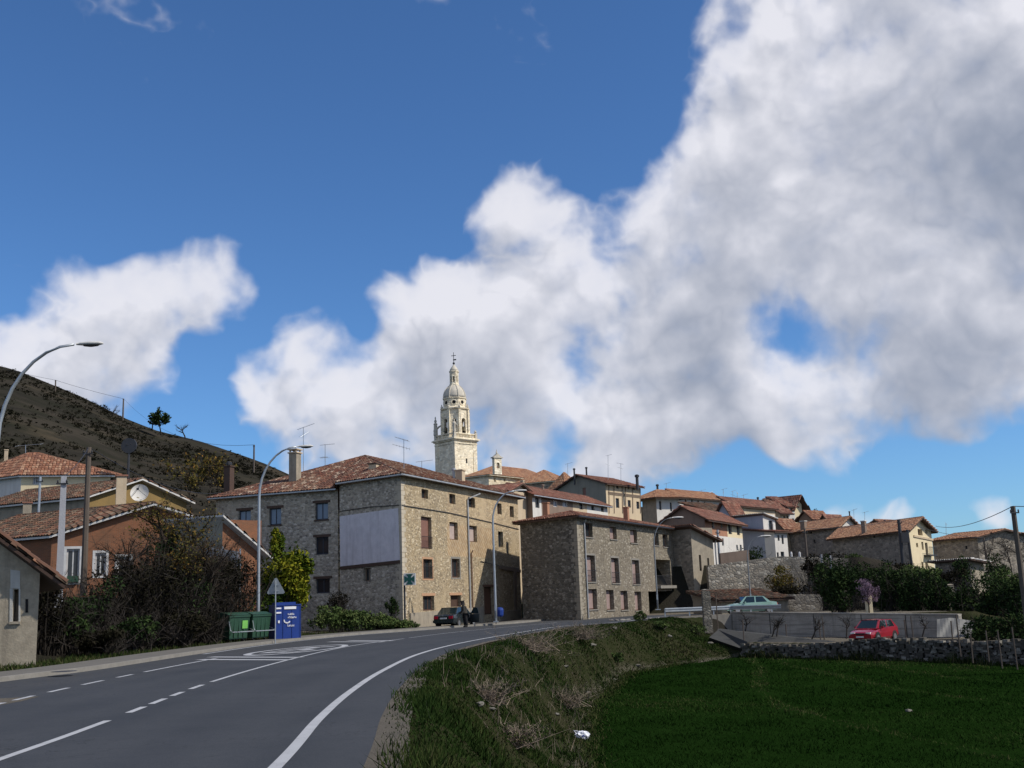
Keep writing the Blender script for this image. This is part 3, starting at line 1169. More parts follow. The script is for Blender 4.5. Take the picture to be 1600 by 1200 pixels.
def ridge_caps(mb, a, b, rad=0.16, l=0.45):
    a, b = Vector(a), Vector(b)
    L = (b - a).length
    if L < 0.3:
        return
    d = (b - a) / L
    side = d.cross(UP).normalized()
    up = side.cross(d).normalized()
    k = max(1, int(L / l))
    for j in range(k):
        p0 = a + d * (L * j / k)
        p1 = a + d * (L * (j + 1.1) / k)
        Vv = []
        for (p, rr) in ((p0, rad), (p1, rad * 0.85)):
            for t in (0, 60, 120, 180):
                Vv.append(p + side * (-rr * math.cos(R(t))) + up * (rr * math.sin(R(t)) + 0.0))
        mb.add(Vv, [(0, 1, 5, 4), (1, 2, 6, 5), (2, 3, 7, 6), (0, 1, 2, 3)], random.random())


class House:
    def __init__(s, name, label, cat, px, yb, ye, D, azR, pxR, azL, pxL, group=None, down=3.0, LL=None, LR=None, pxe=None):
        s.O = at(px, yb, D)
        s.zt = at(px if pxe is None else pxe, ye, D).z
        s.u, s.v = az(azR), az(azL)
        s.LR = LR if LR else s.solve(s.u, pxR)
        s.LL = LL if LL else s.solve(s.v, pxL)
        s.z0 = s.O.z - down
        for (a_, b_) in ((0, 0), (s.LR, 0), (0, s.LL), (s.LR, s.LL)):
            q_ = s.O + s.u * a_ + s.v * b_
            s.z0 = min(s.z0, gz(q_.x, q_.y) - .3)
        s.t = thing(name, label, cat, (s.O.x, s.O.y, s.O.z), group)
        s.nR = Vector((s.u.y, -s.u.x, 0))
        if s.nR.dot(s.v) > 0:
            s.nR = -s.nR
        s.nL = Vector((s.v.y, -s.v.x, 0))
        if s.nL.dot(s.u) > 0:
            s.nL = -s.nL
        s.op = {'R': [], 'L': []}
        s.patch = {'R': [], 'L': []}
        s.wins = []

    def solve(s, d, px):
        O = Vector((s.O.x, s.O.y, (s.O.z + s.zt) / 2))
        lo, hi = 0.05, 120.0
        sg = 1 if px > proj(O)[0] else -1
        for _ in range(60):
            m = (lo + hi) / 2
            if (proj(O + d * m)[0] - px) * sg < 0:
                lo = m
            else:
                hi = m
        return lo

    def face(s, f):
        return (s.u, s.nR, s.LR) if f == 'R' else (s.v, s.nL, s.LL)

    def uz(s, f, px, py):
        e, n, L = s.face(f)
        P = vp(px, py, s.O, n)
        # oblique projection onto the wall's own direction
        return (P - s.O).dot(e), P.z

    def rect(s, f, x0, y0, x1, y1):
        xm, ym = (x0 + x1) / 2, (y0 + y1) / 2
        a, b = s.uz(f, x0, ym)[0], s.uz(f, x1, ym)[0]
        z0, z1 = s.uz(f, xm, y1)[1], s.uz(f, xm, y0)[1]
        return min(a, b), max(a, b), z0, z1

    def win(s, f, x0, y0, x1, y1, kind='glass', frame='frame_brown', depth=0.2, sill=None, lintel=None, name='window', mull=1, surround=None, rail=False):
        e, n, L = s.face(f)
        a, b, z0, z1 = s.rect(f, x0, y0, x1, y1)
        a, b = max(a, 0.12), min(b, L - 0.12)
        if b - a < 0.1:
            return
        s.op[f].append((a, b, z0, z1, depth))
        s.wins.append((f, a, b, z0, z1, kind, frame, depth, sill, lintel, name, mull, surround, rail))

    def P(s, f, a, z, o=0.0):
        e, n, L = s.face(f)
        return Vector((s.O.x, s.O.y, 0)) + e * a + n * o + UP * z

    def wall(s, f, mats, top=None):
        e, n, L = s.face(f)
        ops = s.op[f]
        us = {0.0, L}
        zs = {s.z0, s.zt}
        for (a, b, z0, z1, d) in ops:
            us |= {a, b}
            zs |= {z0, z1}
        for (a, b, z0, z1, mi) in s.patch[f]:
            us |= {max(0, a), min(L, b)}
            zs |= {max(s.z0, z0), min(s.zt, z1)}
        us = sorted(x for x in us if 0 <= x <= L)
        zs = sorted(z for z in zs if s.z0 <= z <= s.zt)
        mb = MB()
        for i in range(len(us) - 1):
            for j in range(len(zs) - 1):
                if us[i + 1] - us[i] < 1e-4 or zs[j + 1] - zs[j] < 1e-4:
                    continue
                um, zm = (us[i] + us[i + 1]) / 2, (zs[j] + zs[j + 1]) / 2
                if any(a < um < b and z0 < zm < z1 for (a, b, z0, z1, d) in ops):
                    continue
                mi = 0
                for (a, b, z0, z1, m_) in s.patch[f]:
                    if a < um < b and z0 < zm < z1:
                        mi = m_
                mb.quad(s.P(f, us[i], zs[j]), s.P(f, us[i + 1], zs[j]), s.P(f, us[i + 1], zs[j + 1]), s.P(f, us[i], zs[j + 1]), mi)
        for (a, b, z0, z1, d) in ops:
            c = [(a, z0), (b, z0), (b, z1), (a, z1)]
            for k in range(4):
                p, q = c[k], c[(k + 1) % 4]
                mb.quad(s.P(f, *p), s.P(f, *q), s.P(f, *q, -d - .03), s.P(f, *p, -d - .03))
        if top:
            mb.add(top, [tuple(range(len(top)))])
        return mb.build('wall', mats, s.t)

    def add_windows(s):
        for (f, a, b, z0, z1, kind, frame, depth, sill, lintel, name, mull, surround, rail) in s.wins:
            e, n, L = s.face(f)
            fw = min(0.09, (b - a) * 0.14)
            mb = MB()

            def bar(a0, b0, c0, d0, o=-depth, th=0.05):
                mb.obox(s.P(f, a0, c0, o - th), e * (b0 - a0), n * th, UP * (d0 - c0))
            if kind == 'recess':
                mb.quad(s.P(f, a, z0, -depth), s.P(f, b, z0, -depth), s.P(f, b, z1, -depth), s.P(f, a, z1, -depth))
                w = mb.build(name, frame, s.t)
            else:
                bar(a, a + fw, z0, z1)
                bar(b - fw, b, z0, z1)
                bar(a + fw, b - fw, z0, z0 + fw)
                bar(a + fw, b - fw, z1 - fw, z1)
                if mull and kind in ('glass', 'glass_blue'):
                    for k in range(mull):
                        c = a + (b - a) * (k + 1) / (mull + 1)
                        bar(c - fw * .4, c + fw * .4, z0 + fw, z1 - fw, -depth - .003)
                w = mb.build(name, frame, s.t)
                mb = MB()
                o = -depth - .03
                if kind in ('shutter', 'shutter_red', 'shutter_mauve'):
                    k = max(3, int((z1 - z0) / 0.14))
                    for j in range(k):
                        c0 = z0 + fw + (z1 - z0 - 2 * fw) * j / k
                        c1 = z0 + fw + (z1 - z0 - 2 * fw) * (j + 1) / k
                        mb.quad(s.P(f, a + fw, c0, o), s.P(f, b - fw, c0, o), s.P(f, b - fw, c1, o + .02), s.P(f, a + fw, c1, o + .02))
                    mb.build('roller_shutter', kind, w)
                else:
                    mb.quad(s.P(f, a + fw * .5, z0 + fw * .5, o), s.P(f, b - fw * .5, z0 + fw * .5, o), s.P(f, b - fw * .5, z1 - fw * .5, o), s.P(f, a + fw * .5, z1 - fw * .5, o))
                    mb.build('panel' if kind.startswith('wood') else 'pane', kind, w)
            if sill:
                mb = MB()
                mb.obox(s.P(f, a - .1, z0 - .09, -depth + .01), e * (b - a + .2), n * (depth + .07), UP * .085)
                mb.build('sill', sill, w)
            if lintel:
                mb = MB()
                mb.obox(s.P(f, a - .22, z1 + .003, -.1), e * (b - a + .44), n * .125, UP * .2)
                mb.build('lintel', lintel, w)
            if surround:
                mb = MB()
                t_ = 0.16
                for (a0, b0, c0, d0) in ((a - t_, a - .004, z0, z1), (b + .004, b + t_, z0, z1), (a - t_, b + t_, z1 + .004, z1 + t_), (a - t_, b + t_, z0 - t_ * .7, z0 - .004)):
                    mb.obox(s.P(f, a0, c0, -.02), e * (b0 - a0), n * .035, UP * (d0 - c0))
                mb.build('surround', surround, w)
            if rail:
                mb = MB()
                zr = z0 + 0.95
                mb.tube([s.P(f, a - .05, zr, .06), s.P(f, b + .05, zr, .06)], .02, 4)
                mb.tube([s.P(f, a - .05, z0 + .08, .06), s.P(f, b + .05, z0 + .08, .06)], .02, 4)
                k = max(3, int((b - a) / .13))
                for j in range(k + 1):
                    c = a + (b - a) * j / k
                    mb.tube([s.P(f, c, z0 + .08, .06), s.P(f, c, zr, .06)], .01, 3, False)
                mb.build('railing', 'steel_dark', w)

    def F_(s, a, b, z):
        return Vector((s.O.x, s.O.y, 0)) + s.u * a + s.v * b + UP * z

    def back_walls(s, mat):
        mb = MB()
        for (p, q) in (((s.LR, 0), (s.LR, s.LL)), ((s.LR, s.LL), (0, s.LL))):
            mb.quad(s.F_(*p, s.z0), s.F_(*q, s.z0), s.F_(*q, s.zt), s.F_(*p, s.zt))
        return mb

    def roof(s, kind, mat, rise, o=0.5, soffit='wood_dark', w=0.25, l=0.45, matR=None, matL=None, inset=None, ridge_at=0.5, gutter=False, fascia=None, og=None):
        """kind: gable_u / gable_v / hip_u / hip_v / shed_u / shed_v. returns planes"""
        A, B, z = s.LR, s.LL, s.zt
        og = o if og is None else og
        planes, caps, gabR, gabL, back = [], [], None, None, []
        if kind == 'gable_u':      # ridge along u; gables on the L side and the far side
            h = B * ridge_at
            s1 = rise / h
            s2 = rise / (B - h)
            r0, r1 = s.F_(-og, h, z + rise), s.F_(A + og, h, z + rise)
            planes = [[s.F_(-og, -o, z - s1 * o), s.F_(A + og, -o, z - s1 * o), r1, r0], [s.F_(A + og, B + o, z - s2 * o), s.F_(-og, B + o, z - s2 * o), r0, r1]]
            caps = [(r0, r1)]
            gabL = [s.F_(0, 0, z), s.F_(0, B, z), s.F_(0, h, z + rise)]
            back = [[s.F_(A, 0, z), s.F_(A, B, z), s.F_(A, h, z + rise)]]
        elif kind == 'gable_v':
            h = A * ridge_at
            s1 = rise / h
            s2 = rise / (A - h)
            r0, r1 = s.F_(h, -og, z + rise), s.F_(h, B + og, z + rise)
            planes = [[s.F_(-o, B + og, z - s1 * o), s.F_(-o, -og, z - s1 * o), r0, r1], [s.F_(A + o, -og, z - s2 * o), s.F_(A + o, B + og, z - s2 * o), r1, r0]]
            caps = [(r0, r1)]
            gabR = [s.F_(0, 0, z), s.F_(A, 0, z), s.F_(h, 0, z + rise)]
            back = [[s.F_(0, B, z), s.F_(A, B, z), s.F_(h, B, z + rise)]]
        elif kind in ('hip_u', 'hip_v'):
            if kind == 'hip_u':
                i = inset if inset is not None else B / 2
                k0, k1 = (i, B / 2), (A - i, B / 2)
                sl_, sl2 = rise / (B / 2), rise / i
            else:
                i = inset if inset is not None else A / 2
                k0, k1 = (A / 2, i), (A / 2, B - i)
                sl_, sl2 = rise / (A / 2), rise / i
            zo = z - o * sl_
            c = [s.F_(-o, -o, zo), s.F_(A + o, -o, zo), s.F_(A + o, B + o, zo), s.F_(-o, B + o, zo)]
            r0, r1 = s.F_(*k0, z + rise), s.F_(*k1, z + rise)
            if kind == 'hip_u':
                planes = [[c[0], c[1], r1, r0], [c[2], c[3], r0, r1], [c[3], c[0], r0], [c[1], c[2], r1]]
                caps = [(r0, r1), (c[0], r0), (c[3], r0), (c[1], r1), (c[2], r1)]
            else:
                planes = [[c[3], c[0], r0, r1], [c[1], c[2], r1, r0], [c[0], c[1], r0], [c[2], c[3], r1]]
                caps = [(r0, r1), (c[0], r0), (c[1], r0), (c[2], r1), (c[3], r1)]
        elif kind == 'shed_v':      # rises away from the R facade
            k_ = rise / B
            planes = [[s.F_(-og, -o, z - k_ * o), s.F_(A + og, -o, z - k_ * o), s.F_(A + og, B + o, z + rise + k_ * o), s.F_(-og, B + o, z + rise + k_ * o)]]
            gabL = [s.F_(0, 0, z), s.F_(0, B, z), s.F_(0, B, z + rise)]
            back = [[s.F_(A, 0, z), s.F_(A, B, z), s.F_(A, B, z + rise)], [s.F_(0, B, z), s.F_(A, B, z), s.F_(A, B, z + rise), s.F_(0, B, z + rise)]]
        elif kind == 'shed_u':      # falls to the right
            k_ = rise / A
            planes = [[s.F_(A + o, -og, z - k_ * o - rise), s.F_(A + o, B + og, z - k_ * o - rise), s.F_(-o, B + og, z + k_ * o), s.F_(-o, -og, z + k_ * o)]]
        s.planes = planes
        roof = s.make_roof(planes, caps, mat, soffit, w, l)
        if fascia:
            for (a, b) in fascia_edges(planes[0]) if fascia is True else fascia:
                mb = MB()
                mb.tube([a, b], 0.07, 5)
                mb.build('gutter', 'gutter', roof)
        bw = s.back_walls(matR)
        for g in back:
            bw.add(g, [tuple(range(len(g)))])
        return roof, gabR, gabL, bw

    def make_roof(s, planes, caps, mat, soffit, w=0.25, l=0.45):
        mb = MB()
        for p in planes:
            mb.prism([q - UP * 0.02 for q in p], -UP * 0.13)
        ro = mb.build('roof', soffit, s.t)
        mb = MB()
        for p in planes:
            mb.add(p, [tuple(range(len(p)))], 0.2)
            tile_plane(mb, p, w, l)
        for a, b in caps:
            ridge_caps(mb, a, b)
        to = mb.build('roof_tiles', mat, ro)
        to['kind'] = 'stuff'
        s.roof_o = ro
        return ro

    def finish(s, matR, matL, roofkind, tile, rise, back=None, **kw):
        r, gR, gL, bw = s.roof(roofkind, tile, rise, matR=matR, matL=matL, **kw)
        s.wall('R', matR, gR)
        s.wall('L', matL, gL)
        bw.build('back_wall', back or (matR[0] if isinstance(matR, list) else matR), s.t)
        s.add_windows()
        return s


def fascia_edges(p):
    return [(p[0], p[1])]


def chimney(h, px, yt, yb, D, wpx, mat='plaster_tan', cap='tile_dark', pots=True, kind='square'):
    """chimney of a house seen at px, from yb up to yt, at depth D"""
    a, b = at(px, yb, D), at(px, yt, D)
    w = wpx / F * D
    mb = MB()
    rz = math.atan2(h.u.y, h.u.x)
    H = b.z - a.z + 0.5
    c = Vector((b.x, b.y, b.z - H / 2))
    par = h.roof_o
    if kind == 'pipe':
        mb.tube([(c.x, c.y, b.z - H), (c.x, c.y, b.z)], w * .33, 8)
        o = mb.build('flue', mat, par)
        mb = MB()
        mb.lathe((c.x, c.y, b.z - w * .5), [(w * .5, 0), (w * .5, w * .45), (w * .2, w * .6)], 8)
        mb.build('cowl', mat, o)
        return
    mb.box(c, w * .8, w * .8, H, rz)
    o = mb.build('chimney', mat, par)
    mb = MB()
    mb.box((c.x, c.y, b.z + .06), w, w, .1, rz)
    if pots:
        for sx in (-1, 1):
            for sy in (-1, 1):
                q = h.u * (sx * w * .32) + Vector((-h.u.y, h.u.x, 0)) * (sy * w * .32)
                mb.box((c.x + q.x, c.y + q.y, b.z + .2), w * .12, w * .12, .2, rz)
        mb.box((c.x, c.y, b.z + .34), w * 1.02, w * 1.02, .08, rz)
    mb.build('chimney_cap', cap, o)


def antenna(h, px, yb, yt, D, arms=((0.0, 1.4, 8), (0.35, 0.8, 5)), az0=20, tilt=0.25):
    """yagi aerial on a thin mast; part of the roof that carries it"""
    a, b = at(px, yb, D), at(px, yt, D)
    mb = MB()
    mb.tube([(a.x, a.y, a.z - .4), (b.x, b.y, b.z)], .028, 5)
    H = b.z - a.z
    for (dz, L, k) in arms:
        d = Vector((math.cos(R(az0 + dz * 200)), math.sin(R(az0 + dz * 200)) * .6, tilt)).normalized()
        s_ = d.cross(UP).normalized()
        c = Vector((b.x, b.y, b.z - dz * H - .05))
        mb.tube([c - d * L * .35, c + d * L * .65], .018, 4)
        for j in range(k):
            p = c + d * (L * (-.33 + j / (k - 1) * .96))
            r_ = (.34 - .2 * j / k) * L * .55
            mb.tube([p - s_ * r_ + UP * r_ * .3, p + s_ * r_ - UP * r_ * .3], .01, 3)
    mb.build('antenna', 'galv', h.roof_o)


def downpipe(h, f, px, y0, y1, mat='gutter', r=0.06):
    a, z1 = h.uz(f, px, y0)
    _, z0 = h.uz(f, px, y1)
    mb = MB()
    mb.tube([h.P(f, a, z1, .25), h.P(f, a, z1 - .25, .09), h.P(f, a, z0, .09)], r, 7)
    return mb.build('downpipe', mat, h.t)


def slab(h, f, corners, th, name, mat, off=0.0):
    e, n, L = h.face(f)
    pts = []
    for (px, py) in corners:
        a, z = h.uz(f, px, py)
        pts.append(h.P(f, a, z, off))
    mb = MB()
    mb.prism(pts, n * th)
    return mb.build(name, mat, h.t)


# ---- the big corner house (right block and left block under one roof)
HA = House('corner_house', 'four storey rubble stone corner house with whitewashed board on its shaded side', 'house', 630, 981, 742, 83, 22, 812, -50, 531, pxe=624)
for (x0, y0, x1, y1) in ((658.6, 764.6, 668.8, 778.8), (702, 772, 711.5, 787.3), (731.8, 777.6, 742, 793), (777, 786.6, 783.8, 803.5), (796.6, 791, 802.8, 808)):
    HA.win('R', x0, y0, x1, y1, 'glass', 'frame_brown', 0.28)
HA.win('R', 658, 807.6, 674.4, 857.5, 'shutter_red', 'frame_brown', 0.25, rail=True)
HA.win('R', 702.5, 816, 715.3, 843.3, 'shutter', 'frame_brown', 0.28)
HA.win('R', 733, 821.5, 745.3, 846.7, 'shutter', 'frame_brown', 0.28)
HA.win('R', 778.6, 830.5, 786.2, 854.8, 'glass', 'frame_dark', 0.3)
HA.win('R', 661.3, 873.7, 675.5, 904.3, 'glass', 'frame_brown', 0.25, surround='brick_surround', rail=True)
HA.win('R', 706, 873.2, 718.3, 902.5, 'glass', 'frame_brown', 0.25, surround='kerb')
HA.win('R', 661, 931, 678.4, 954, 'glass', 'frame_brown', 0.25, lintel='brick_surround', mull=2)
HA.win('R', 704.3, 930, 720.5, 965, 'wood_dark', 'frame_brown', 0.3, name='door', lintel='brick_surround')
HA.win('R', 756.5, 917, 772, 960, 'wood_brown', 'wood_dark', 0.3, name='door', lintel='wood_brown')
a, b, z0, z1 = HA.rect('R', 699, 846, 770, 872)
a, b, z0, z1 = HA.rect('R', 699, 822, 771, 870)
HA.patch['R'] = [(a, b, z0, z1, 1)]
# upper rows of ochre brickwork left of the lattice
q = HA.rect('R', 699, 770, 812, 815)
HA.patch['R'].append((q[0], q[1], z1 + .0, q[3] + 2, 2))
HA.win('L', 567.8, 887.4, 579, 908.8, 'glass', 'timber', 0.25)
M['stone_a_top'] = stone('stone ochre courses', [(.48, .36, .21), (.40, .30, .18), (.52, .41, .26), (.36, .27, .17)], (.5, .39, .25), 4.0, 2.0, 0.05)
HA.wall('R', ['stone_a', 'lattice', 'stone_a_top'])
HA.wall('L', 'stone_a_left')
HA.back_walls('stone_a').build('back_wall', 'stone_a_left', HA.t)
HA.add_windows()
# left block
HB = House('stone_house', 'rubble stone house left of the corner house with two storeys of blue framed windows', 'house', 529, 962, 764, HA.F_(0, HA.LL, 0).y + .5, 10, 560, -70, 336, down=3.0)
for (x0, y0, x1, y1, k) in ((372.5, 797.4, 391.8, 822.8, 'glass_blue'), (420.4, 794, 439.5, 820, 'glass_blue'), (492.4, 785.7, 512.6, 812, 'glass_blue'), (493, 839, 513.3, 866.5, 'glass'), (493.5, 904.3, 515.3, 927, 'glass')):
    HB.win('L', x0, y0, x1, y1, k, 'frame_dark', 0.18, lintel='wood_dark', sill='wood_dark' if k == 'glass_blue' else None)
HB.wall('L', 'stone_a_left')
HB.add_windows()
# common roof
o_ = 0.55
ez = HA.zt
pl = HB.F_(0, HB.LL, HB.zt) - HB.u * .5 + HB.v * .6
pj = HB.F_(0, 0, HB.zt) - HB.u * .5
pj2 = HA.F_(-o_, HA.LL, ez)
pc = HA.F_(-o_, -o_, ez)
pr = HA.F_(HA.LR + .8, -o_, ez)
apex = at(570, 713, 96)
ap2 = apex + HA.u * 8.5
bl = HB.F_(14, HB.LL + .5, HB.zt)
br_ = HA.F_(HA.LR + .8, 11, ez)
planes = [[pj, pl, apex], [pc, pj2, apex], [pj2, pj, apex], [pr, pc, apex, ap2], [pr, br_, ap2][::1], [pl, bl, apex], [bl, br_, ap2, apex]]
HA.make_roof(planes[:5], [(pc, apex), (pl, apex), (apex, ap2), (ap2, pr)], 'tile', 'wood_dark', 0.27, 0.45)
mb = MB()
for p in planes[5:]:
    mb.add([q - UP * .03 for q in p], [tuple(range(len(p)))], .2)
mb.build('rear_roof', 'tile', HA.roof_o)
for (a, b) in ((pc, pr), (pj2, pc), (pj, pl)):
    mb = MB()
    mb.tube([a - UP * .06, b - UP * .06], .085, 6)
    mb.build('gutter', 'gutter', HA.roof_o)
slab(HA, 'L', [(531.6, 807), (622.4, 794), (625.4, 875), (532.6, 885)], .06, 'plaster_panel', 'panel', .005)
slab(HA, 'L', [(532.6, 885.6), (625.4, 875.6), (625.6, 880), (532.8, 890)], .12, 'beam', 'wood_dark', .003)
def quoins(h, z0, z1, mat, wl_=.62, ws=.36, hh=.34, top=None):
    """dressed corner stones, long and short in turn, a little proud of both walls"""
    z = z0
    k = 0
    while z < z1 - hh:
        h2 = hh * random.uniform(.8, 1.2)
        a, b = (wl_, ws) if k % 2 else (ws, wl_)
        a *= random.uniform(.85, 1.15)
        b *= random.uniform(.85, 1.15)
        o_ = .018 + random.uniform(0, .014)
        mb = MB()
        c = Vector((h.O.x, h.O.y, 0))
        A = c + h.nR * o_ + h.nL * o_
        P_ = [A + h.u * 0, c + h.u * a + h.nR * o_, c + h.u * a - h.nR * .05, c - h.nR * .05 - h.nL * .05, c + h.v * b - h.nL * .05, c + h.v * b + h.nL * o_]
        mb.prism([q + UP * (z + .012) for q in P_], UP * (h2 - .024))
        mb.build('quoin_stone', mat, h.t)
        z += h2
        k += 1


M['quoin_pale'] = plaster('pale dressed stone', (.52, .46, .36), (.42, .37, .29), (.25, .22, .18), .95, .3, 2.5)
M['quoin_grey'] = plaster('grey dressed stone', (.33, .295, .235), (.26, .235, .19), (.15, .135, .11), .95, .3, 2.5)
quoins(HA, HA.O.z + .1, HA.zt - .3, 'quoin_pale')
slab(HA, 'R', [(640, 958), (755, 948), (755, 985), (640, 992)], .09, 'plinth', 'plaster_old', .003)
slab(HA, 'R', [(773, 956), (806, 953), (806, 975), (773, 978)], .5, 'step', 'plaster_old', .003)
slab(HA, 'R', [(779, 884), (812, 890), (812, 895), (779, 889)], .12, 'beam', 'timber', .004)
slab(HA, 'R', [(801, 893), (805, 893), (806, 958), (803, 958)], .14, 'post', 'timber', .004)
# cables along the wall
for pts in ([('L', 531, 799), ('L', 580, 792), ('L', 624, 789.5)], [('R', 627, 789.5), ('R', 700, 801), ('R', 770, 817), ('R', 810, 827)], [('R', 750, 877), ('R', 780, 884), ('R', 810, 889)]):
    mb = MB()
    P_ = []
    for (f, x, y) in pts:
        a, z = HA.uz(f, x, y)
        P_.append(HA.P(f, a, z, .06))
    mb.tube(P_, .03, 5)
    mb.build('cable', 'steel_dark', HA.t)
downpipe(HA, 'R', 729, 777, 968, 'gutter', .075)
downpipe(HA, 'R', 735, 860, 972, 'wood_brown', .05)
mb = MB()
a, z = HA.uz('R', 743, 772)
mb.tube([HA.P('R', HA.uz('R', 742, 772)[0], HA.uz('R', 742, 772)[1], .5), HA.P('R', HA.uz('R', 729.5, 779)[0], HA.uz('R', 729.5, 779)[1], .2)], .06, 6)
mb.build('downpipe_elbow', 'gutter', HA.t)
chimney(HA, 461, 709, 763, 92, 17, 'plaster_old', 'plaster_tan')
chimney(HA, 358, 730, 770, 97, 14, 'wood_dark', 'wood_dark', False)
chimney(HA, 358, 722, 735, 97, 9, 'steel_dark', kind='pipe')
chimney(HA, 585, 726, 745, 88, 17, 'plaster_tan', 'wood_dark', False)
chimney(HA, 719, 736, 765, 100, 14, 'plaster_tan', 'plaster_tan', False)
chimney(HA, 709, 732, 765, 100, 7, 'gutter', kind='pipe')
antenna(HA, 474, 735, 667, 95, ((0, 1.6, 8), (.18, 1.2, 6)), 35, .35)
antenna(HA, 508, 727, 694, 95, ((0, 1.3, 6), (.6, 1.4, 7)), -5, .05)
antenna(HA, 631, 735, 686, 90, ((0, 1.4, 7), (.25, 1.5, 6)), 140, .3)
antenna(HA, 659, 745, 720, 104, ((0, 1.6, 7), (.5, 1.3, 5)), 10, .1)

# ---- the long stone house by the road
HC = House('long_stone_house', 'long three storey stone house by the road with mauve roller shutters and a loggia', 'house', 908, 969, 804, 92, 26, 1057, -42, 815, pxe=903)
for (x0, y0, x1, y1) in ((914.3, 817.2, 925.8, 839.3), (952.8, 823, 963.4, 842.6), (984.8, 828, 995.6, 848.3), (1022, 832.5, 1029.3, 852.3), (1035.4, 835.2, 1043.7, 854.6)):
    HC.win('R', x0, y0, x1, y1, 'shutter_mauve' if x0 > 940 and x0 < 1000 else 'glass', 'frame_brown', 0.3, sill='kerb')
for (x0, y0, x1, y1) in ((916.1, 867.8, 930, 909), (955.5, 871.9, 967.2, 911.3), (988.1, 875.3, 999, 913)):
    HC.win('R', x0, y0, x1, y1, 'shutter_mauve', 'frame_brown', 0.35, sill='kerb', surround='kerb', rail=True)
for (x0, y0, x1, y1) in ((919.5, 920.3, 933, 952.2), (947.6, 921.8, 959.3, 952.9), (970, 923.2, 981, 953), (992, 924.3, 1002.3, 954)):
    HC.win('R', x0, y0, x1, y1, 'shutter_mauve', 'frame_brown', 0.35, sill='kerb')
HC.win('R', 1024.8, 874.6, 1047.8, 914.6, 'recess', 'stone_b', 2.2, name='loggia', rail=True)
HC.win('R', 1014, 923.6, 1052, 964, 'recess', 'stone_b', 2.6, name='entrance_recess')
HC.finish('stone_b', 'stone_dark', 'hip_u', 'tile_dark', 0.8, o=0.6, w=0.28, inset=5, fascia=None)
mb = MB()
p = HC.planes[0]
mb.tube([p[0] - UP * .05, p[1] - UP * .05], .07, 5)
mb.build('gutter', 'steel_dark', HC.roof_o)
downpipe(HC, 'R', 911, 812, 966, 'gutter', .07)
downpipe(HC, 'R', 1055, 836, 962, 'steel_dark', .07)
a, b, z0, z1 = HC.rect('R', 1024.8, 874.6, 1047.8, 914.6)
mb = MB()
mb.obox(HC.P('R', a - .2, z0 - .3, 0.003), HC.u * (b - a + .4), HC.nR * .5, UP * .28)
mb.build('balcony_slab', 'kerb', HC.t)
quoins(HC, HC.O.z + .1, HC.zt - .3, 'quoin_grey')
chimney(HC, 853, 787, 815, 101, 10, 'plaster_red', 'plaster_red', False)
chimney(HC, 978, 794, 815, 104, 9, 'plaster_red', 'plaster_red', False)

# ---- annex behind it with rendered end wall
HD = House('annex_house', 'narrow house with pale rendered end wall behind the long stone house', 'house', 1088, 962, 824, 113, 52, 1117, -46, 1040, pxe=1086, down=2, LL=26)
for (x0, y0, x1, y1) in ((1092.6, 867, 1096, 892), (1105.5, 872, 1108.5, 892), (1099.5, 912, 1102, 922)):
    HD.win('R', x0, y0, x1, y1, 'glass', 'frame_brown', 0.2)
HD.finish('plaster_old', 'stone_far', 'shed_u', 'tile_dark', 1.1, o=0.7, og=.7)
downpipe(HD, 'R', 1116, 845, 950, 'gutter', .08)
mb = MB()
for k in range(3):
    q = HD.P('R', HD.LR * .85, at(1113, 905, 114).z + .2 * k, .3)
    mb.box(q, .9, .5, .04)
mb.build('balcony_shelf', 'steel_dark', HD.t)

# ---- far left houses
HE = House('white_house', 'white and cream house with orange tiled hip roof at the foot of the dark hill', 'house', 31, 790, 739, 104, 74, 172, -62, -70)
HE.win('R', 51, 745, 63, 757, 'glass_blue', 'frame_white', 0.15, mull=2)
HE.win('L', 0, 740, 9, 748, 'glass', 'frame_dark', 0.15)
HE.finish('plaster_cream', 'plaster_white', 'hip_u', 'tile_rust', 2.3, o=0.6, soffit='fascia', w=0.3, inset=3.5)
chimney(HE, 10, 704, 722, 110, 6, 'plaster_tan', 'plaster_tan', False)
antenna(HE, 40, 714, 695, 110, ((0, 2.6, 2),), 0, .05)

HF = House('ochre_gable_house', 'house with ochre gable and mossy brown tiled roof behind the brick house', 'house', 131, 830, 775, 86, 42, 291, -64, -40, down=5)
HF.finish('plaster_ochre', 'plaster_old', 'gable_v', 'tile_mossy', 1.6, o=0.4, og=.5, soffit='fascia', w=0.27)

HG = House('brick_house', 'orange brick house with white framed windows and mossy roof behind the bare trees', 'house', 77, 925, 834, 70, 68, 372, -63, 20, down=3, LL=12)
HG.win('R', 103.5, 857.6, 123.8, 910.5, 'glass', 'frame_white', 0.12, surround='frame_white')
HG.win('R', 148.5, 864, 165.4, 900, 'glass', 'frame_white', 0.12, surround='frame_white')
HG.win('R', 183.4, 870, 203.6, 900, 'glass', 'frame_white', 0.12, surround='frame_white')
HG.finish('brick', 'brick', 'gable_v', 'tile_mossy', 1.9, o=0.45, og=.5, soffit='fascia', w=0.25)
chimney(HG, 190, 745, 800, 76, 19, 'plaster_tan', 'tile_dark', False)
chimney(HG, 43, 787, 810, 79, 15, 'plaster_old', 'tile_dark', False)
a, b, z0, z1 = HG.rect('R', 104.5, 900, 123, 910)
mb = MB()
mb.obox(HG.P('R', a, z0, .03), HG.u * (b - a), HG.nR * .2, UP * (z1 - z0))
mb.build('window_box', 'bin_green', HG.t)

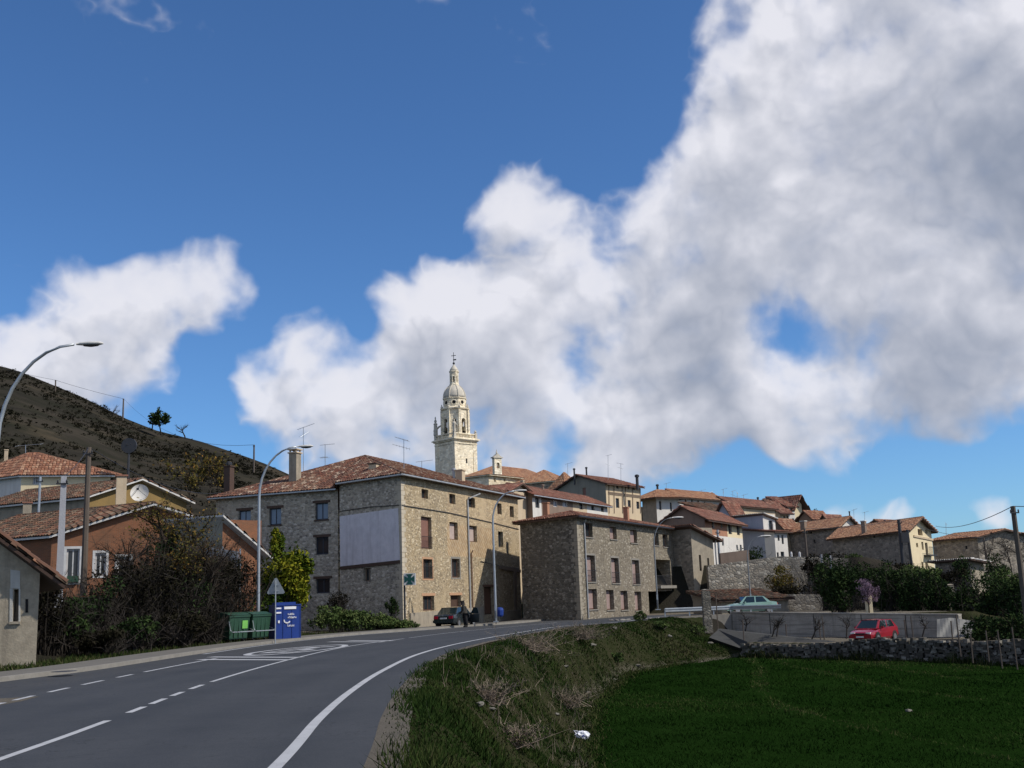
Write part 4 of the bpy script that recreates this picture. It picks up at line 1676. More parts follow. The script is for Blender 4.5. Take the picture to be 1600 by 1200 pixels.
HH = House('brick_outbuilding', 'small outbuilding with orange brick end and grey side wall beside the lamp post', 'house', 346, 940, 812, 71, 48, 408, -66, 272, down=2)
HH.finish('brick', 'plaster_olive', 'shed_u', 'tile_mossy', 2.1, o=.4, og=.5, soffit='fascia')

M['plaster_cottage'] = plaster('weathered cottage plaster', (.42, .365, .28), (.27, .235, .18), (.12, .105, .085), .95, .75, 2.4)
M['lime_wash'] = plaster('lime wash', (.50, .49, .45), (.42, .41, .38), (.25, .24, .22), .95, .5, 2.0)
# ---- near left house: gable wall towards the road
HI = House('plastered_cottage', 'old cottage with peeling lime plaster and a narrow window niche at the roadside', 'house', 56, 1034, 890, 40, -34, 40, -101, -300, LR=9, LL=9, down=.5)
HI.win('L', 20.5, 921, 29, 971, 'recess', 'plaster_old', 0.4, sill='plaster_old')
slab(HI, 'L', [(16.5, 890), (31.5, 892), (31.5, 920), (16.5, 919)], .02, 'lime_patch', 'lime_wash', .003)
slab(HI, 'L', [(15.5, 919.6), (20, 919.8), (20, 975), (15, 975)], .02, 'lime_patch', 'lime_wash', .003)
slab(HI, 'L', [(29.5, 920), (32, 920.2), (32, 976), (29.3, 976)], .02, 'lime_patch', 'lime_wash', .003)
slab(HI, 'L', [(40, 936), (44, 936), (44, 957), (40, 957)], .02, 'slot', 'dark', .004)
# roof of separately laid tiles
mb_roof = HI.roof('gable_u', 'tile_mossy', 3.5, o=.75, og=.55, matR='plaster_old', soffit='wood_dark', w=.3, l=.5)
HI.wall('L', 'plaster_cottage', mb_roof[2])
HI.wall('R', 'plaster_old')
mb_roof[3].build('back_wall', 'plaster_old', HI.t)
HI.add_windows()
# verge tiles along the rake, one by one
tm = None
p = HI.planes[0]
d = (p[3] - p[0])
L = d.length
d.normalize()
side = d.cross(HI.u).normalized()
for k in range(int(L / .42)):
    if tm is None:
        mb = MB()
        Vv = []
        for (t_, rr) in ((0, .13), (.48, .105)):
            for a in (0, 45, 90, 135, 180):
                Vv.append(Vector((t_, -rr * math.cos(R(a)), rr * math.sin(R(a)))))
        mb.add(Vv, [(i, i + 1, i + 6, i + 5) for i in range(4)] + [(0, 1, 2, 3, 4)], .3)
        ob = mb.build('verge_tile', 'tile_mossy', HI.roof_o, base=(0, 0, 0))
        tm = ob
    else:
        ob = tm.copy()
        COL.objects.link(ob)
    X = d
    Yv = HI.u.normalized()
    Z = X.cross(Yv)
    if Z.z < 0:
        Z = -Z
        Yv = -Yv
    mt = Matrix((X, Yv, Z)).transposed().to_4x4()
    mt.translation = (p[0] + d * (k * .42) + HI.u * .1 + Z * (.1 + random.uniform(0, .02))) - HI.t.location
    ob.matrix_local = mt

# ------------------------------------------------------------------ the village on the slope
def beams(h, f, lines, w=0.16, mat='timber'):
    for (x0, y0, x1, y1) in lines:
        a0, z0 = h.uz(f, x0, y0)
        a1, z1 = h.uz(f, x1, y1)
        e, n, L = h.face(f)
        d = Vector((a1 - a0, z1 - z0))
        q = Vector((-d.y, d.x)).normalized() * w / 2
        pts = [h.P(f, a0 + q.x, z0 + q.y, .003), h.P(f, a1 + q.x, z1 + q.y, .003), h.P(f, a1 - q.x, z1 - q.y, .003), h.P(f, a0 - q.x, z0 - q.y, .003)]
        mb = MB()
        mb.prism(pts, n * .06)
        mb.build('beam', mat, h.t)


# half-timbered house on the crest
H1 = House('timber_house', 'tall half timbered house with olive gable wall high above the long stone house', 'house', 949, 812, 754, 152, 38, 1001, -38, 868)
for w in ((963, 756.8, 966.8, 763.5), (981, 759, 983.3, 764.5), (989.3, 759.5, 991.8, 765.5), (995.7, 760, 998.3, 766)):
    H1.win('R', *w, 'glass', 'frame_dark', .15, mull=0)
for w in ((962.3, 778.5, 967.5, 793.5), (981, 781.5, 985.5, 792.8), (994.5, 783.8, 999, 795)):
    H1.win('R', *w, 'glass', 'frame_dark', .15)
H1.win('L', 910, 762, 915.5, 774, 'shutter_red', 'plaster_brown', .1)
H1.finish('timber_fill', 'plaster_olive', 'gable_u', 'tile_dark', 1.7, o=.7, og=.5, w=.3, ridge_at=.52)
beams(H1, 'R', [(950, 769, 1001, 775), (950, 771.5, 1001, 777.5)] + [(x, 758 + (x - 950) * .1, x + .6, 802) for x in (951, 959, 972, 977, 988, 1000)])
chimney(H1, 995, 742, 760, 155, 7, 'steel_dark', kind='pipe')
chimney(H1, 897, 732, 752, 156, 4, 'steel_dark', kind='pipe')
chimney(H1, 916, 730, 748, 158, 4, 'steel_dark', kind='pipe')
antenna(H1, 950, 745, 711, 158, ((0, .9, 5), (.45, 1.2, 4)), 20)
antenna(H1, 970, 748, 724, 158, ((0, 1.0, 5), (.3, .8, 4)), 150)
antenna(H1, 887, 740, 724, 170, ((0, 1.2, 5),), 5)

# long row below it
H2 = House('row_house', 'long low house with dark red roof, white strip and brown gable behind the stone houses', 'house', 833, 812, 771, 126, 27, 950, -48, 800)
for w in ((836.3, 777, 842.7, 793.5), (905.3, 786, 911.3, 796), (924, 790.5, 928.8, 797.5), (939, 792.8, 943.5, 799.8)):
    H2.win('R', *w, 'glass', 'frame_dark', .15)
for w in ((864.8, 782.3, 870.8, 792), (879, 783, 886.5, 792)):
    H2.win('R', *w, 'glass_blue', 'frame_white', .12)
q = H2.rect('R', 846, 780, 895, 800)
H2.patch['R'] = [(q[0], q[1], -10, 90, 1), (q[1], H2.rect('R', 895, 780, 917, 800)[1], -10, 90, 2)]
H2.finish(['plaster_white', 'plaster_brown', 'plaster_tan'], 'plaster_brown', 'shed_v', 'tile_dark', 1.3, o=.6, og=.5, w=.3)
mb = MB()
mb.tube([H2.planes[0][0] - UP * .05, H2.planes[0][1] - UP * .05], .08, 5)
mb.build('gutter', 'gutter', H2.roof_o)
chimney(H2, 848, 757, 768, 135, 5, 'plaster_brown', kind='pipe')
chimney(H2, 816, 752, 764, 138, 6, 'plaster_tan', 'plaster_tan', False)

# roofs between the corner house and the church
H3 = House('middle_house', 'plain house with dark red roof glimpsed between the corner house and the church', 'house', 795, 800, 766, 122, 24, 830, -64, 640)
H3.finish('plaster_tan', 'plaster_tan', 'gable_v', 'tile_dark', 1.0, o=.5, w=.3)
chimney(H3, 672, 738, 752, 130, 8, 'plaster_red', 'plaster_red', False)

# ---- church nave
HN = House('church_nave', 'cream stone church nave with orange tiled roof beside the bell tower', 'church', 765, 790, 738.5, 226, 38, 868, -52, 726, down=8)
for (x0, y0, x1, y1) in ((772, 747, 774.5, 753), (787, 748, 789, 752)):
    HN.win('R', x0, y0, x1, y1, 'glass', 'church', .3, mull=0)
HN.finish('church_wall', 'church', 'hip_u', 'tile_orange', 2.2, o=.7, soffit='church', w=.36, l=.6, inset=6)
HN2 = House('church_apse', 'shaded church apse with orange roof at the right end of the nave', 'church', 868, 800, 749, 226, 30, 872, -62, 850, down=8, LR=9, LL=9)
HN2 = HN2
HN2.t.name = 'church_apse'
HN2.finish('church_wall', 'stone_far', 'hip_u', 'tile_orange', 2.6, o=.6, soffit='church', w=.36, l=.6, inset=4)
HN3 = House('church_sacristy', 'plain sacristy block with orange roof right of the church nave', 'church', 884, 800, 757, 205, 55, 905, -55, 862, down=8)
HN3.finish('church_wall', 'stone_far', 'hip_u', 'tile_orange', 2.4, o=.6, soffit='wood_dark', w=.36, l=.6)
# small bell gable standing on the nave roof
bc = at(777, 739, 222)
bt = at(777, 703, 222)
bg_ = thing('bell_gable', 'small cream stone bell gable with an arch standing on the church nave', 'bell gable', (bc.x, bc.y, bc.z - 2))
Hh = bt.z - bc.z
u_, n_ = az(55), az(145)
wv = 1.75


def arch_frame(mb, c, u, n, w, h, ow, z0, th, seg=10):
    """wall piece with an arched opening: c centre at base, w total width, h total height, ow opening width, z0 opening sill"""
    zc = h * .62
    r_ = ow / 2
    L = [(-w / 2, 0), (-w / 2, h), (0, h)]
    outer = []
    inner = []
    pts_in = [(-r_, z0)] + [(-r_ * math.cos(math.pi * k / seg), zc + r_ * math.sin(math.pi * k / seg)) for k in range(seg + 1)] + [(r_, z0)]
    for side in (-1, 1):
        d = n * (th / 2 * side)
        f = lambda q: c + u * q[0] + UP * q[1] + d
        # jambs
        mb.quad(f((-w / 2, 0)), f((-r_, 0)), f((-r_, zc)), f((-w / 2, zc)))
        mb.quad(f((r_, 0)), f((w / 2, 0)), f((w / 2, zc)), f((r_, zc)))
        if z0 > 0:
            mb.quad(f((-r_, 0)), f((r_, 0)), f((r_, z0)), f((-r_, z0)))
        for k in range(seg):
            a, b = pts_in[1 + k], pts_in[2 + k]
            A = (-w / 2 if a[0] <= -r_ + 1e-6 else a[0], h)
            mb.quad(f(a), f(b), f((b[0], h)), f((a[0], h)))
        mb.quad(f((-w / 2, zc)), f((-r_, zc)), f((-r_, h)), f((-w / 2, h)))
        mb.quad(f((r_, zc)), f((w / 2, zc)), f((w / 2, h)), f((r_, h)))
    f2 = lambda q, sd: c + u * q[0] + UP * q[1] + n * (th / 2 * sd)
    for k in range(len(pts_in) - 1):
        mb.quad(f2(pts_in[k], -1), f2(pts_in[k + 1], -1), f2(pts_in[k + 1], 1), f2(pts_in[k], 1))
    for (a, b) in (((-w / 2, 0), (-w / 2, h)), ((-w / 2, h), (w / 2, h)), ((w / 2, h), (w / 2, 0))):
        mb.quad(f2(a, -1), f2(b, -1), f2(b, 1), f2(a, 1))


mb = MB()
arch_frame(mb, Vector((bc.x, bc.y, bc.z - .3)), u_, n_, wv, Hh * .7, .7, Hh * .25, .8)
wo_ = mb.build('wall', 'church', bg_)
mb = MB()
cb_ = Vector((bc.x, bc.y, bc.z - .3 + Hh * .7))
mb.obox(cb_ - u_ * 1.15 - n_ * .55, u_ * 2.3, n_ * 1.1, UP * .22)
mb.prism([cb_ - u_ * .95 - n_ * .45 + UP * .22, cb_ + u_ * .95 - n_ * .45 + UP * .22, cb_ - n_ * .45 + UP * .95], n_ * .9)
mb.lathe(cb_ + UP * .9, [(.12, 0), (.2, .2), (.1, .45), (.04, .9)], 8)
mb.build('pediment', 'dome', bg_)
mb = MB()
mb.lathe(cb_ - UP * Hh * .28, [(.28, 0), (.22, .2), (.16, .45), (.05, .5)], 10)
mb.build('bell', 'brass', bg_)

# ---- bell tower
TD = 236.0
tcor = at(712, 760, TD)


def tz(y):
    return at(712, y, TD).z


tw = thing('church_bell_tower', 'tall baroque church bell tower of cream stone with dome, lantern and cross', 'bell tower', (tcor.x, tcor.y, tcor.z))
tu, tv = az(46), az(-44)


def solve_len(O, d, px):
    lo, hi = 0, 60
    sg = 1 if px > proj(O)[0] else -1
    for _ in range(50):
        m = (lo + hi) / 2
        if (proj(O + d * m)[0] - px) * sg < 0:
            lo = m
        else:
            hi = m
    return lo


O_ = Vector((tcor.x, tcor.y, tz(720)))
TA = solve_len(O_, tu, 745)
TB = solve_len(O_, tv, 681)
TS = (TA + TB) / 2
cen = Vector((tcor.x, tcor.y, 0)) + tu * TA / 2 + tv * TB / 2


def tb(mb, hw, z0, z1, hv=None):
    hv = hw if hv is None else hv
    mb.obox(cen - tu * hw - tv * hv + UP * z0, tu * 2 * hw, tv * 2 * hv, UP * (z1 - z0))


hA = TA / 2
mb = MB()
tb(mb, hA, tz(820), tz(686), TB / 2)
shaft = mb.build('shaft', 'church', tw)
mb = MB()
for (sx, sy) in ((-1, -1), (1, -1), (-1, 1), (1, 1)):
    c = cen + tu * (sx * (TA / 2 - .45)) + tv * (sy * (TB / 2 - .45))
    mb.obox(c - tu * .55 - tv * .55 + UP * tz(820), tu * 1.1, tv * 1.1, UP * (tz(687.5) - tz(820)))
mb.build('pilaster', 'church', tw)
mb = MB()
for (e_, y0, y1) in ((.18, 692, 690.2), (.35, 687.4, 685.6), (.62, 685.5, 683.8), (.4, 683.7, 682.8)):
    tb(mb, TA / 2 + e_, tz(y0), tz(y1), TB / 2 + e_)
mb.build('cornice', 'church', tw)
# slit window on the lit face
mb = MB()
c = Vector((tcor.x, tcor.y, 0)) + tu * TA * .5 - Vector((tu.y, -tu.x, 0)) * -.02 + UP * tz(722)
mb.obox(c + Vector((tu.y, -tu.x, 0)) * .004, tu * .35, Vector((tu.y, -tu.x, 0)) * .05, UP * 1.0)
mb.build('slit_window', 'dark', tw)
# balustrade
mb = MB()
hb = TA / 2 + .12
hv = TB / 2 + .12
zb0, zb1 = tz(682.8), tz(675)
bal = None
for (c, d, L, ins_) in ((cen - tv * hv, tu, hb, tv), (cen + tv * hv, tu, hb, -tv), (cen - tu * hb, tv, hv, tu), (cen + tu * hb, tv, hv, -tu)):
    mb.obox(c - d * L + UP * (zb1 - .22) - ins_ * 0.0, d * 2 * L, ins_ * .3, UP * .22)
    mb.obox(c - d * L + UP * zb0, d * 2 * L, ins_ * .34, UP * .15)
    k = int(2 * L / .42)
    for j in range(k + 1):
        q = c - d * L + d * (2 * L * j / k) + ins_ * .15
        mb.lathe((q.x, q.y, zb0 + .12), [(.07, 0), (.13, .25), (.06, .55), (.1, zb1 - zb0 - .3)], 6)
mb.build('balustrade', 'church', tw)
for (sx, sy) in ((-1, -1), (1, -1), (-1, 1), (1, 1)):
    q = cen + tu * (sx * (hb - .2)) + tv * (sy * (hv - .2))
    mb = MB()
    big = (sx, sy) in ((-1, 1), (-1, -1))
    mb.box((q.x, q.y, zb0 + .65), .55, .55, 1.3, math.atan2(tu.y, tu.x))
    if (sx, sy) == (1, 1) or (sx, sy) == (1, -1):
        mb.lathe((q.x, q.y, zb0 + 1.3), [(.16, 0), (.3, .3), (.1, .6), (.02, .75)], 8)
        mb.build('corner_finial', 'dome', tw)
    elif (sx, sy) == (-1, -1):
        # statue
        mb.lathe((q.x, q.y, zb0 + 1.3), [(.4, 0), (.34, .5), (.36, 1.1), (.42, 1.75), (.30, 2.1), (.12, 2.2), (.17, 2.4), (.15, 2.62), (.03, 2.7)], 9)
        mb.tube([(q.x, q.y, zb0 + 3.0), (q.x + .5, q.y - .2, zb0 + 2.8), (q.x + .75, q.y - .2, zb0 + 2.4)], .1, 5)
        mb.tube([(q.x, q.y, zb0 + 3.0), (q.x - .45, q.y, zb0 + 2.5)], .1, 5)
        mb.build('statue', 'dome', tw)
    else:
        mb.lathe((q.x, q.y, zb0 + 1.2), [(.5, 0), (.45, .9), (.55, 1.0), (.42, 1.2), (.38, 2.4), (.5, 2.5), (.2, 2.8), (.3, 3.2), (.1, 3.6), (.16, 3.9), (.03, 4.2)], 8)
        pin = mb.build('pinnacle', 'dome', tw)
        # flying arch to the belfry
        mb = MB()
        dirc = (cen - q)
        dirc.z = 0
        dirc.normalize()
        mb.tube([q + dirc * (t_ * 1.6) + UP * (zb0 + 2.2 + 1.1 * math.sin(t_ * math.pi * .6)) for t_ in (0, .25, .5, .75, 1)], .22, 6)
        mb.build('flying_arch', 'dome', tw)
# octagonal belfry
r8 = (735 - 690) / 2 / F * TD
rot8 = math.atan2(tu.y, tu.x) + math.pi / 8


def octo(r, rot=rot8):
    return [(r * math.cos(rot + k * math.pi / 4), r * math.sin(rot + k * math.pi / 4)) for k in range(8)]


ybf0, ybf1 = 683, 637
mb = MB()
pts8 = octo(r8)
zb_, zt_ = tz(ybf0), tz(ybf1)
for k in range(8):
    a, b = Vector((*pts8[k], 0)), Vector((*pts8[(k + 1) % 8], 0))
    m_ = (a + b) / 2
    d_ = (b - a).normalized()
    n_ = m_.normalized()
    w_ = (b - a).length
    if k % 2 == 1 or True:
        arch_frame(mb, Vector((cen.x, cen.y, zb_)) + m_ - n_ * .3, d_, n_, w_ + .02 - .0, zt_ - zb_, w_ * (.46 if (k % 2 == 1) else .34), (zt_ - zb_) * .18, .55, 8)
belf = mb.build('belfry', 'church', tw)
mb = MB()
for k in range(8):
    mb.box((cen.x + pts8[k][0], cen.y + pts8[k][1], (zb_ + zt_) / 2), .5, .5, zt_ - zb_ - .1, rot8 + k * math.pi / 4)
mb.build('belfry_pilaster', 'church', tw)
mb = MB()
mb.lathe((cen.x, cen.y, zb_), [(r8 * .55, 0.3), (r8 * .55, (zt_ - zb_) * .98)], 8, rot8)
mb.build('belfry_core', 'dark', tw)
for k in range(1, 8, 2):
    a, b = Vector((*pts8[k], 0)), Vector((*pts8[(k + 1) % 8], 0))
    m_ = (a + b) / 2 * .96
    mb = MB()
    mb.lathe((cen.x + m_.x, cen.y + m_.y, zb_ + (zt_ - zb_) * .25), [(.55, 0), (.5, .12), (.38, .5), (.3, .9), (.1, 1.05)], 12)
    mb.build('bell', 'brass', tw)
mb = MB()
mb.lathe((cen.x, cen.y, 0), [(r8 * 1.02, zt_), (r8 * 1.1, zt_ + .15), (r8 * 1.12, zt_ + .4), (r8 * 1.0, zt_ + .5)], 8, rot8)
mb.build('belfry_cornice', 'church', tw)
for k in range(8):
    mb = MB()
    q = Vector((*octo(r8 * 1.0)[k], 0))
    mb.lathe((cen.x + q.x, cen.y + q.y, zt_ + .5), [(.2, 0), (.26, .2), (.1, .45), (.14, .65), (.02, .9)], 6)
    mb.build('urn', 'dome', tw)
# drum with round windows
zd0, zd1 = zt_ + .45, tz(618)
rd = r8 * .84
mb = MB()
mb.lathe((cen.x, cen.y, 0), [(rd * 1.06, zd0), (rd, zd0 + .5), (rd, zd1 - .2), (rd * 1.08, zd1 - .1), (rd * 1.08, zd1 + .12), (rd * .96, zd1 + .14)], 8, rot8)
mb.build('drum', 'church', tw)
p8 = octo(rd)
for k in range(8):
    a, b = Vector((*p8[k], 0)), Vector((*p8[(k + 1) % 8], 0))
    m_ = (a + b) / 2
    n_ = m_.normalized()
    d_ = (b - a).normalized()
    c = Vector((cen.x + m_.x, cen.y + m_.y, (zd0 + zd1) / 2 + .1))
    mb = MB()
    N = 16
    for j in range(N):
        t0, t1 = 2 * math.pi * j / N, 2 * math.pi * (j + 1) / N
        f = lambda r_, t_, o_: c + d_ * (r_ * math.cos(t_)) + UP * (r_ * math.sin(t_)) + n_ * o_
        mb.quad(f(.42, t0, .12), f(.42, t1, .12), f(.66, t1, .12), f(.66, t0, .12))
        mb.quad(f(.66, t0, .12), f(.66, t1, .12), f(.66, t1, -.05), f(.66, t0, -.05))
        mb.quad(f(.42, t0, .12), f(.42, t1, .12), f(.42, t1, -.05), f(.42, t0, -.05))
    oc = mb.build('oculus', 'church', tw)
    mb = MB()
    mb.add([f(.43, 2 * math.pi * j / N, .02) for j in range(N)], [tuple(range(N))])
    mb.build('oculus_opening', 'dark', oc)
# dome
zdo = zd1 + .12
hd = tz(596.5) - zdo
mb = MB()
prof = [(rd * (1.0 * math.cos(R(t_)) * .98 + .02), zdo + hd * math.sin(R(t_))) for t_ in (0, 10, 20, 30, 40, 50, 58, 64, 69)]
hs = math.sin(R(69))
prof = [(r_, zdo + (z_ - zdo) / hs) for r_, z_ in prof]
mb.lathe((cen.x, cen.y, 0), prof, 24, rot8)
mb.build('dome', 'dome', tw, smooth=True)
mb = MB()
for k in range(8):
    t_ = rot8 + k * math.pi / 4
    mb.tube([(cen.x + (r_ + .02) * math.cos(t_), cen.y + (r_ + .02) * math.sin(t_), z_) for r_, z_ in prof], .13, 5)
mb.build('dome_ribs', 'dome', tw)
# lantern
zl0, zl1 = tz(596.5), tz(574)
rl = 7.2 / F * TD
mb = MB()
mb.lathe((cen.x, cen.y, 0), [(rl * 1.18, zl0 - .2), (rl * 1.18, zl0 + .25), (rl * .98, zl0 + .35)], 8, rot8)
mb.lathe((cen.x, cen.y, 0), [(rl * .98, zl1 - .35), (rl * 1.18, zl1 - .15), (rl * 1.18, zl1 + .1), (rl * .95, zl1 + .15)], 8, rot8)
lan = mb.build('lantern', 'church', tw)
mb = MB()
pl8 = octo(rl * .95)
for k in range(8):
    a, b = Vector((*pl8[k], 0)), Vector((*pl8[(k + 1) % 8], 0))
    m_ = (a + b) / 2
    arch_frame(mb, Vector((cen.x, cen.y, zl0 + .3)) + m_, (b - a).normalized(), m_.normalized(), (b - a).length + .05, zl1 - zl0 - .6, (b - a).length * .45, (zl1 - zl0) * .12, .2, 6)
mb.build('lantern_arches', 'church', tw)
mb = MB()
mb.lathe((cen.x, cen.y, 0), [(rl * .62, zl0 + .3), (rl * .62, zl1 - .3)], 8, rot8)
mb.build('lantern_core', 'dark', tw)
zc0, zc1 = zl1 + .12, tz(563)
mb = MB()
mb.lathe((cen.x, cen.y, 0), [(rl * .98, zc0), (rl * .9, zc0 + .35), (rl * .62, zc0 + .8), (rl * .32, zc0 + 1.2), (rl * .14, zc1), (.06, zc1 + .1)], 12)
mb.build('cupola', 'dome', tw, smooth=True)
ztop = at(707, 543.5, TD).z
mb = MB()
mb.lathe((cen.x, cen.y, zc1 + .0), [(.08, 0), (.26, .22), (.26, .4), (.08, .62)], 10)
mb.tube([(cen.x, cen.y, zc1), (cen.x, cen.y, ztop)], .07, 6)
mb.box((cen.x, cen.y, ztop - .75), 1.1, .12, .12, R(-20))
mb.box((cen.x + .22, cen.y, zc1 + 1.15), .75, .06, .28, R(-20))
mb.build('cross_and_vane', 'steel_dark', tw)

# ---- houses along the crest to the right
H4 = House('white_corner_house', 'white house with broad eaves beside the half timbered house', 'house', 1027, 812, 772, 172, 60, 1062, -38, 1004)
for w in ((1030, 783, 1033.5, 797), (1047, 785, 1050, 799)):
    H4.win('R', *w, 'glass', 'frame_dark', .15)
H4.finish('plaster_white', 'plaster_old', 'hip_u', 'tile_orange', .8, o=1.2, w=.32)
chimney(H4, 1027, 757, 768, 178, 5, 'steel_dark', kind='pipe')
chimney(H4, 1044, 765, 772, 178, 5, 'plaster_cream', 'plaster_cream', False)
antenna(H4, 1041, 770, 755, 180, ((0, 1.2, 4),), 10)

H5 = House('terrace_house', 'white terraced houses with stepped orange roof on the crest beside the broad eaved house', 'house', 1064, 820, 774, 176, 42, 1128, -40, 1050)
for x in (1070, 1080, 1090, 1100):
    H5.win('R', x, 778 + (x - 1064) * .16, x + 3, 787 + (x - 1064) * .16, 'glass', 'frame_dark', .15, mull=0)
H5.finish('plaster_white', 'plaster_white', 'shed_v', 'tile_orange', .9, o=.7, w=.32)
antenna(H5, 1096, 778, 766, 185, ((0, 1.2, 4),), 10)
antenna(H5, 1110, 780, 769, 185, ((0, 1.2, 4),), 60)
H5b = House('crest_house', 'crest house with long red roof carrying several television aerials', 'house', 1150, 830, 788, 170, 40, 1212, -50, 1128)
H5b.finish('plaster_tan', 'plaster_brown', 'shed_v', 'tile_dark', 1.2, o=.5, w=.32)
for (x, y0, y1, a_) in ((1130, 778, 764, 0), (1145, 782, 767, 40), (1152, 784, 770, 90), (1162, 786, 773, 10)):
    antenna(H5b, x, y0, y1, 178, ((0, 1.1, 4), (.4, .8, 3)), a_)
H5c = House('dark_roof_house', 'grey house with old dark tiled roof squeezed between white terrace and blue house', 'house', 1108, 830, 797, 150, 50, 1150, -60, 1070)
H5c.finish('plaster_old', 'plaster_brown', 'shed_v', 'tile_mossy', 1.2, o=.5, w=.3)

H6 = House('brown_gable_house', 'house with brown gable wall, reddish upper storey and pale ground floor', 'house', 1105, 874, 808, 124, 27, 1161, -40, 1036)
for w in ((1112.5, 813.8, 1115.6, 825), (1126.3, 816, 1128.8, 825), (1138, 817.5, 1142.5, 834.5), (1151.3, 820, 1155, 836), (1128, 841.3, 1130.9, 852.5), (1150.6, 851.3, 1153, 860), (1156.3, 851.3, 1159, 861.3)):
    H6.win('R', *w, 'glass', 'frame_dark', .15, rail=w[3] > 834 and w[3] < 837)
zs_ = H6.uz('R', 1130, 838)[1]
q = H6.rect('R', 1136, 810, 1161, 836)
H6.patch['R'] = [(0, q[0], zs_, 90, 1), (q[0], 90, zs_, 90, 2)]
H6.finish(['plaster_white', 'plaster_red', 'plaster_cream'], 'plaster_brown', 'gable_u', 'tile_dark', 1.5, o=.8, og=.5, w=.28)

H7 = House('blue_grey_house', 'tall blue grey rendered house with narrow white front', 'house', 1197, 874, 803, 138, 48, 1213, -44, 1150)
H7.win('R', 1201.5, 813.5, 1207.5, 831.5, 'glass', 'frame_dark', .15, rail=True, surround='frame_white')
H7.win('R', 1203.8, 836, 1207.6, 854, 'glass', 'frame_dark', .15, rail=True)
H7.win('R', 1200.5, 862, 1203, 873, 'wood_dark', 'frame_dark', .15)
H7.finish('plaster_white', 'plaster_blue', 'shed_u', 'fascia', .5, o=.3, w=.3)
H7b = House('white_gable_house', 'white gabled house end peeping up left of the blue grey house', 'house', 1149, 860, 806, 143, 50, 1165, -50, 1120)
H7b.win('L', 1137, 801, 1142, 810, 'glass', 'frame_dark', .15)
H7b.finish('plaster_white', 'plaster_blue', 'gable_u', 'tile_dark', 1.9, o=.4, w=.3)
H7c = House('white_low_house', 'small white house with dark windows right of the blue grey house', 'house', 1213, 874, 830, 137, 52, 1231, -44, 1205, LL=8)
for w in ((1215, 836, 1218, 845), (1221.3, 836, 1224.5, 850), (1220, 862, 1225.5, 873), (1214, 863, 1217, 873)):
    H7c.win('R', *w, 'glass', 'frame_dark', .15, mull=0)
H7c.finish('plaster_white', 'plaster_white', 'shed_v', 'tile_dark', 1.0, o=.5, w=.3)

H8 = House('cream_house', 'cream house under a bright orange roof on the crest', 'house', 1208, 840, 798, 188, 56, 1222, -46, 1155)
H8.win('R', 1213.5, 808, 1217, 816, 'glass', 'frame_brown', .12, mull=0)
H8.finish('plaster_cream', 'plaster_tan', 'shed_v', 'tile_orange', 1.5, o=.7, w=.34)
H8b = House('tan_house', 'tan house with paired windows between the cream house and the tall white house', 'house', 1222, 840, 799, 187, 58, 1233.5, -46, 1205)
for w in ((1223.8, 806, 1227.2, 814), (1228.8, 806, 1232.2, 814)):
    H8b.win('R', *w, 'glass', 'frame_brown', .12, mull=0)
H8b.finish('plaster_tan', 'plaster_tan', 'shed_v', 'tile_dark', 1.5, o=.6, w=.34)
H8c = House('tall_white_house', 'tall narrow white house with grey side wall at the right end of the crest', 'house', 1233.5, 840, 790, 189, 62, 1243, -48, 1206)
H8c.win('R', 1237.5, 810, 1241, 819.5, 'glass', 'frame_dark', .12, mull=0)
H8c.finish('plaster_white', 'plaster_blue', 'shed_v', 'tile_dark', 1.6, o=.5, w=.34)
H8d = House('cream_end_house', 'cream end house with overhanging brown roof finishing the crest row', 'house', 1243, 840, 787, 190, 60, 1254.5, -46, 1196)
H8d.win('R', 1249, 805.5, 1252, 812, 'glass', 'frame_brown', .12, mull=0)
H8d.finish('plaster_cream', 'plaster_red', 'gable_v', 'tile_dark', 1.4, o=.9, og=1.0, w=.34)
chimney(H8d, 1184, 777, 792, 196, 4, 'steel_dark', kind='pipe')
chimney(H8d, 1193, 782, 795, 192, 6, 'plaster_brown', 'plaster_brown', False)
antenna(H8d, 1227, 786, 777, 192, ((0, 1.2, 4),), 10)

for (nm, lb, px, yb, ye, D, aR, pR, aL, pL, tl, wm) in (
        ('hidden_roof_house', 'small house with brown roof peeping between the crest row end and the long barn', 1272, 850, 808, 176, 52, 1296, -40, 1250, 'tile_rust', 'plaster_tan'),
        ('hidden_gable_house', 'little cream house behind the white gable of the long barn', 1300, 850, 815, 168, 50, 1322, -40, 1282, 'tile_dark', 'plaster_cream'),
        ('step_house', 'low beige house stepping down between the cream house and the small white house', 1226, 860, 822, 160, 46, 1246, -42, 1206, 'tile_rust', 'plaster_tan'),
        ('far_barn', 'distant low house with brown roof right behind the big gabled house', 1392, 850, 822, 160, 48, 1420, -30, 1352, 'tile_rust', 'plaster_old')):
    hh_ = House(nm, lb, 'house', px, yb, ye, D, aR, pR, aL, pL)
    a_, b_ = px + (pR - px) * .3, px + (pR - px) * .6
    hh_.win('R', a_, ye + 7, a_ + 3, ye + 14, 'glass', 'frame_brown', .15, mull=0)
    hh_.win('R', b_, ye + 7.5, b_ + 3, ye + 14.5, 'glass', 'frame_brown', .15, mull=0)
    hh_.finish(wm, 'plaster_brown', 'gable_u', tl, 1.1, o=.5, w=.32)
